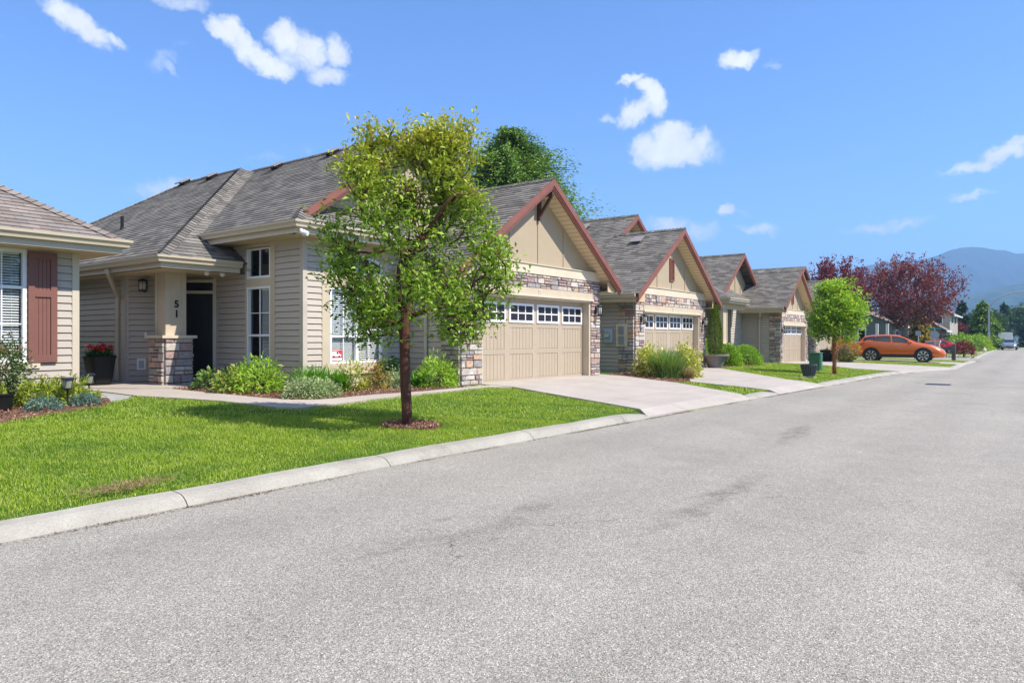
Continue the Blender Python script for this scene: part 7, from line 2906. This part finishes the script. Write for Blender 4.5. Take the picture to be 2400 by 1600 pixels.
broadleaf('plum_tree', 70.3, 9.2, 7.9, 3.75, 51, M['leaf_plum'], M['bark_grey'], 'broad purple-leaved plum tree with spreading limbs above the orange car', trunk_h=1.9, trunk_r=0.24, ntips=620, per=9, leaf=(0.15, 0.29), spiky=1.0, z0=0.1)
broadleaf('plum_tree', 86.0, 18.4, 9.6, 3.9, 52, M['leaf_plum_red'], M['bark_grey'], 'dark red plum tree behind the slim maple and the row house roofs', trunk_h=2.6, trunk_r=0.22, ntips=420, per=9, leaf=(0.22, 0.40), spiky=0.9, z0=0.2)
conifer('golden_cypress', 85.0, 9.9, 4.2, 2.5, 53, M['leaf_gold'], 'golden-yellow cypress behind the orange car and the street sign', tiers=18, leaf=0.42, droop=0.25, lift=0.15, z0=0.1, nb=(9, 13), wr=0.4, base=0.03)
conifer('cedar_tree', 130.0, 6.6, 7.2, 4.2, 54, M['leaf_cedar'], 'drooping yellow-green cedar behind the curved street lamp', tiers=16, leaf=0.8, droop=0.45, lift=0.12, z0=-0.1, nb=(9, 13), wr=0.38, base=0.04)
conifer('conifer_tree', 133, 9.5, 7.4, 2.2, 55, M['leaf_dark'], 'dark conifer top rising just left of the drooping cedar', tiers=18, leaf=0.7, droop=0.2, z0=0, wr=0.3, base=0.03)
conifer('conifer_tree', 206, 6.2, 10.2, 3.0, 56, M['leaf_dark'], 'tall pointed dark conifer at the end of the street', tiers=22, leaf=1.0, droop=0.25, z0=-0.3, wr=0.3, base=0.02)
WG = 'trees behind the far cross road'
for (x, y, h_, r_, s, lab) in ((196, 9.5, 8.0, 4.5, 61, 'round green tree between the cedar and the pointed conifer'), (215, 2.0, 9.6, 5.0, 62, 'round green tree at the right edge of the picture'), (222, 12.5, 7.6, 4.5, 63, 'green tree behind the drooping cedar at the street end'), (205, -6.0, 9.0, 5.0, 64, 'green tree just beyond the right picture edge')):
    broadleaf('broadleaf_tree', x, y, h_, r_, s, M['leaf_wood'], M['bark_dark'], lab, trunk_h=1.4, trunk_r=0.25, ntips=240, per=9, leaf=(0.4, 0.75), group=WG, z0=-0.3)
for k, (x, y) in enumerate(((172, 2.2), (173, 1.0), (174, -0.2))):
    conifer('hedge_cedar', x, y, 4.2 + 0.3 * k, 0.9, 70 + k, M['leaf_dark'], ('left', 'middle', 'right')[k] + ' of the three dark column cedars beside the white box truck', tiers=14, leaf=0.5, droop=0.0, lift=0.5, z0=-0.4, wr=0.35, base=0.02, group='column cedars at the street end')
broadleaf('red_maple', 127, 9.6, 3.9, 1.3, 75, M['leaf_plum_red'], M['bark_grey'], 'small crimson tree between the two-storey house and the drooping cedar', trunk_h=1.0, trunk_r=0.08, ntips=90, per=8, leaf=(0.2, 0.35), z0=0)
# island planting by the side street
bush('acer_shrub', 68.2, 4.75, 1.0, 0.85, 0.8, 1500, 0.20, M['leaf_acer'], 'low weeping dark red maple on the corner island', 81, wr=0.3, z0=G(68.2, 4.9) + 0.28, lump=0.12)
mb = MB()
mb.tube([(68.2, 4.75, -0.1), (68.25, 4.75, 0.35), (68.2, 4.75, 0.75)], [0.07, 0.06, 0.04], 7)
mb.build('trunk', M['bark_dark'], [o for o in bpy.data.objects if o.name.startswith('acer_shrub')][0])
sheet('gravel_strip', [(66.6, 4.2), (75, 4.45), (88, 4.6), (104, 4.85), (104, 6.2), (80, 6.4), (66.6, 6.6)], 0.03, M['drive'], step=1.0)
IG = 'rounded shrubs along the far kerb'
for (x, y, h_, r_, mm, s, lab) in ((93, 6.9, 1.9, 1.9, 'leaf_box', 82, 'largest bright green rounded shrub left of the lamp post'), (97.5, 6.0, 1.3, 1.3, 'leaf_shrub', 83, 'darker rounded shrub in front of the largest bright one'), (101.5, 5.6, 1.8, 1.9, 'leaf_box', 84, 'bright green mound at the foot of the lamp post'), (106.5, 5.3, 1.4, 1.1, 'leaf_yellow', 85, 'yellowish shrub nearest the grey parked car'), (110, 6.5, 1.7, 1.7, 'leaf_box', 86, 'green mound behind the lamp post')):
    bush('rounded_shrub', x, y, h_, r_, r_ * 0.8, 1300, 0.24, M[mm], lab, s, wr=0.5, z0=0.1, group=IG, lump=0.10)
# clipped dark hedge
rng = np.random.default_rng(91)
P = rng.uniform(-1, 1, (3800, 3)) * np.array([1.2, 1.7, 0.75])
P = P / np.maximum(0.001, np.max(np.abs(P / np.array([1.2, 1.7, 0.75])), axis=1, keepdims=True)) * rng.uniform(0.85, 1.0, (3800, 1))
P = P + np.array([95.0, 8.6, 1.0])
V, F = leaves_np(P, rand_dirs(3800, rng, -0.3), rng.uniform(0.12, 0.24, 3800), 0.1, rng)
o = np_mesh('clipped_hedge', V, F, M['leaf_dark'], org=(95.0, 8.6, 0.2))
tag(o, 'dark box-shaped clipped hedge behind the red car', 'hedge')
for k, (x, y, s) in enumerate(((99.0, 4.95, 0.35), (101.0, 4.95, 0.42), (103.2, 5.0, 0.36))):
    rockobj(x, y, s, ('left', 'middle', 'right')[k] + ' of three pale boulders edging the far shrub bed', 30 + k, 0.8, 'boulders edging the far bed')
# stone pillar with cap, wooden post with rail, signs
sx_, sy_ = 69.2, 7.0
sz_ = G(sx_, sy_)
t = empty('stone_pillar', (sx_, sy_, sz_), 'square stone pillar with a flat dark cap in front of the red car', 'pillar')
mb = MB()
for (o_, d_, n_) in (((sx_ - .42, sy_ - .42), (1, 0), (0, -1)), ((sx_ - .42, sy_ - .42), (0, 1), (-1, 0))):
    stones(mb, o_, d_, n_, [(0, 0.84, sz_ - 0.1, sz_ + 1.15)], 61, hmin=0.12, hmax=0.2)
mb.box(sx_ - .41, sy_ - .41, sz_ - .1, sx_ + .42, sy_ + .42, sz_ + 1.15, 1)
mb.build('pier', [M['stone'], M['mortar']], t)
mb = MB()
mb.box(sx_ - .52, sy_ - .52, sz_ + 1.15, sx_ + .52, sy_ + .52, sz_ + 1.27)
mb.build('pillar_cap', M['foundation'], t)
M['old_wood'] = paint('weathered_wood', (0.10, 0.095, 0.09), rough=0.9, var=0.25, scale=6)
wx_, wy_ = 56.9, 4.55
wz_ = G(56.0, wy_)
t = empty('wooden_post', (wx_, wy_, wz_), 'thick weathered wooden post with a rail at the lawn tip by the side street', 'post')
mb = MB(); mb.box(wx_ - 0.12, wy_ - 0.12, wz_ - 0.2, wx_ + 0.12, wy_ + 0.12, wz_ + 1.12); mb.build('post', M['old_wood'], t, bevel=0.02)
mb = MB(); mb.box(wx_ - 0.06, wy_ + 0.121, wz_ + 0.72, wx_ + 0.06, wy_ + 2.6, wz_ + 0.90); mb.build('rail', M['old_wood'], t)
M['sign_back'] = paint('sign_back', (0.26, 0.31, 0.38), rough=0.4, metal=0.5)
M['sign_teal'] = paint('sign_teal', (0.03, 0.20, 0.19), rough=0.4)


def signpost(x, y, h, label, octo=True):
    z0 = G(x, y)
    t = empty('street_sign', (x, y, z0), label, 'street sign')
    mb = MB(); mb.tube([(x, y, z0 - 0.1), (x, y, z0 + h)], 0.035, 8); mb.build('post', M['steel'], t)
    mb = MB()
    if octo:
        r_ = 0.36
        zc = z0 + h - 0.62
        P1 = [(x - 0.045, y + r_ * math.cos(R(22.5 + 45 * k)), zc + r_ * math.sin(R(22.5 + 45 * k))) for k in range(8)]
        P2 = [(x - 0.040 + 0.09, b, c) for a, b, c in P1]
        mb.poly(P1[::-1]); mb.poly([(a - 0.088, b, c) for a, b, c in P2])
        for k in range(8):
            mb.poly([P1[k], P1[(k + 1) % 8], (P1[(k + 1) % 8][0] + .01, *P1[(k + 1) % 8][1:]), (P1[k][0] + .01, *P1[k][1:])])
        mb.build('sign_plate', M['sign_back'], t)
        mb = MB(); mb.box(x - 0.02, y - 0.45, z0 + h - 0.14, x + 0.02, y + 0.45, z0 + h); mb.build('name_blade', M['sign_teal'], t)
    else:
        mb.box(x - 0.05, y - 0.2, z0 + h - 0.38, x - 0.036, y + 0.2, z0 + h); mb.build('sign_plate', M['sign_back'], t)


signpost(67.2, 6.7, 2.45, 'back of an octagonal road sign with a teal street-name blade on top')
signpost(67.4, 7.9, 2.15, 'small square sign on a thin post left of the octagonal one', False)
# curved street lamps
M['pole'] = paint('galvanised_pole', (0.33, 0.36, 0.42), rough=0.4, metal=0.4)


def street_lamp(x, y, h, arm, label):
    z0 = G(x, y)
    t = empty('street_lamp', (x, y, z0), label, 'street lamp', 'curved street lamps')
    mb = MB()
    pts = [(x, y, z0 - 0.1), (x, y, z0 + h * 0.35), (x, y, z0 + h * 0.66)]
    for k in range(1, 13):
        a = (math.pi / 2) * k / 12
        pts.append((x + 0.25 * arm * (1 - math.cos(a)), y - arm * (1 - math.cos(a)), z0 + h * 0.66 + h * 0.34 * math.sin(a)))
    rr = [0.16, 0.14, 0.12] + [0.115 - 0.003 * k for k in range(12)]
    mb.tube(pts, rr, 10)
    mb.build('pole', M['pole'], t)
    e = Vector(pts[-1])
    mb = MB()
    mb.obox(e + Vector((-0.15, -0.75, -0.06)), (0.30, 0, 0), (0, 0.85, 0), (0, 0, 0.14))
    mb.build('lamp_head', M['steel'], t, bevel=0.05)


street_lamp(120.5, 5.4, 8.05, 4.1, 'tall grey street lamp with curved arm, nearer of two, before the drooping cedar')
street_lamp(205.0, 7.6, 9.0, 5.0, 'pale curved street lamp farther away in front of the green trees')


# far houses
def far_house(x0, y0, x1, y1, h, roof_h, mw, mr, label, axis='x', wins=(), garage=None, z0=0.1, over=0.5, name='house'):
    t = empty(name, (x0, y0, z0), label, 'house', 'houses beyond the side street')
    mb = MB()
    c = [(x0, y0), (x1, y0), (x1, y1), (x0, y1)]
    for k in range(4):
        a, b = c[k], c[(k + 1) % 4]
        mb.poly([(a[0], a[1], z0 - .5), (b[0], b[1], z0 - .5), (b[0], b[1], z0 + h), (a[0], a[1], z0 + h)])
    if axis == 'y':
        xm = (x0 + x1) / 2
        for yy in (y0, y1):
            mb.poly([(x0, yy, z0 + h), (x1, yy, z0 + h), (xm, yy, z0 + h + roof_h)])
    else:
        ym = (y0 + y1) / 2
        for xx in (x0, x1):
            mb.poly([(xx, y0, z0 + h), (xx, y1, z0 + h), (xx, ym, z0 + h + roof_h)])
    mb.build('wall', mw, t)
    mb = MB()
    o = over
    if axis == 'y':
        xm = (x0 + x1) / 2
        s = roof_h / (xm - x0)
        roof(mb, [(x0 - o, y1 + o, z0 + h - s * o), (x0 - o, y0 - o, z0 + h - s * o), (xm, y0 - o, z0 + h + roof_h), (xm, y1 + o, z0 + h + roof_h)], e=0.3)
        roof(mb, [(x1 + o, y0 - o, z0 + h - s * o), (x1 + o, y1 + o, z0 + h - s * o), (xm, y1 + o, z0 + h + roof_h), (xm, y0 - o, z0 + h + roof_h)], e=0.3)
    else:
        ym = (y0 + y1) / 2
        s = roof_h / (ym - y0)
        roof(mb, [(x0 - o, y0 - o, z0 + h - s * o), (x1 + o, y0 - o, z0 + h - s * o), (x1 + o, ym, z0 + h + roof_h), (x0 - o, ym, z0 + h + roof_h)], e=0.3)
        roof(mb, [(x1 + o, y1 + o, z0 + h - s * o), (x0 - o, y1 + o, z0 + h - s * o), (x0 - o, ym, z0 + h + roof_h), (x1 + o, ym, z0 + h + roof_h)], e=0.3)
    mb.build('roof', mr, t)
    mb = MB()
    if axis == 'x':
        for yy, s_ in ((y0 - o, -1),):
            mb.box(x0 - o, yy - 0.1, z0 + h - s * o - 0.2, x1 + o, yy, z0 + h - s * o - 0.02)
    else:
        mb.box(x0 - o - 0.1, y0 - o, z0 + h - s * o - 0.2, x0 - o, y1 + o, z0 + h - s * o - 0.02)
    mb.build('gutter', M['white'], t)
    for (face, a0, a1, za, zb) in wins:
        fr = MB()
        f = 0.12
        if face == 'w':
            fr.box(x0 - 0.06, a0, z0 + za, x0 + 0.02, a1, z0 + zb)
            w_ = fr.build('window', M['white'], t)
            g = MB(); g.box(x0 - 0.075, a0 + f, z0 + za + f, x0 - 0.05, a1 - f, z0 + zb - f); g.build('pane', M['glass_dark'], w_)
        else:
            fr.box(a0, y0 - 0.06, z0 + za, a1, y0 + 0.02, z0 + zb)
            w_ = fr.build('window', M['white'], t)
            g = MB(); g.box(a0 + f, y0 - 0.075, z0 + za + f, a1 - f, y0 - 0.05, z0 + zb - f); g.build('pane', M['glass_dark'], w_)
    return t


M['blue_grey'] = paint('blue_grey_siding', (0.13, 0.16, 0.17))
M['tan'] = paint('tan_siding', (0.40, 0.36, 0.31))
M['barn'] = paint('brown_siding', (0.16, 0.085, 0.06))
M['far_roof'] = m_shingle('far_brown_shingle', [(0.15, 0.11, 0.09), (0.19, 0.14, 0.12), (0.22, 0.17, 0.14), (0.26, 0.20, 0.17)], 0.5, 0.3)
t = far_house(77.5, 11.2, 90, 22, 2.85, 2.4, M['blue_grey'], M['far_roof'], 'blue-grey bungalow with white trim behind the orange car and purple tree', 'x', [('w', 13.6, 14.4, 0.1, 2.4), ('w', 15.6, 16.9, 0.8, 2.2), ('s', 78.6, 80.0, 0.9, 2.2), ('s', 84, 86, 0.9, 2.2)])
for (a_, b_) in ((76.6, 11.6), (76.6, 12.5)):
    mb = MB()
    mb.box(a_ - 0.12, b_ - 0.12, 0, a_ + 0.12, b_ + 0.12, 2.9)
    mb.build('porch_post', M['white'], t)
far_house(112, 9.4, 124, 17, 4.9, 2.4, M['tan'], M['far_roof'], 'tan two-storey house half hidden behind the purple tree', 'x', [('s', 114, 115.5, 3.3, 4.5), ('s', 118, 120, 3.3, 4.5), ('s', 113.2, 114.4, 0.6, 2.3), ('w', 10.2, 11.4, 3.3, 4.5)])
far_house(104.5, 9.6, 110, 15.0, 2.7, 1.7, M['barn'], M['far_roof'], 'small brown garage with white-trimmed window in front of the tan two-storey house', 'x', [('w', 10.0, 10.9, 0.7, 2.1)])
far_house(150, 11.5, 160, 20, 4.2, 2.2, M['tan'], M['far_roof'], 'distant house with pinkish brown roof left of the drooping cedar', 'x', [('s', 152, 154, 1.0, 2.4)])
# ---------------------------------------------------------------- air
mb = MB()
mb.box(-2100, -2100, -9.0, 4650, 2600, 428)
hz = mb.build('haze', [])if False else None
me = bpy.data.meshes.new('haze')
me.from_pydata(mb.v, [], mb.f)
mh = bpy.data.materials.new('haze')
mh.use_nodes = True
th = NT(mh.node_tree)
oh = th.new('ShaderNodeOutputMaterial')
pv = th.new('ShaderNodeVolumePrincipled')
pv.inputs['Color'].default_value = (0.33, 0.59, 1.0, 1)
pv.inputs['Density'].default_value = 0.00034
pv.inputs['Anisotropy'].default_value = 0.1
th.link(pv.outputs[0], oh.inputs['Volume'])
me.materials.append(mh)
hz = bpy.data.objects.new('haze', me)
COL.objects.link(hz)
hz['kind'] = 'stuff'
SC.cycles.volume_bounces = 0
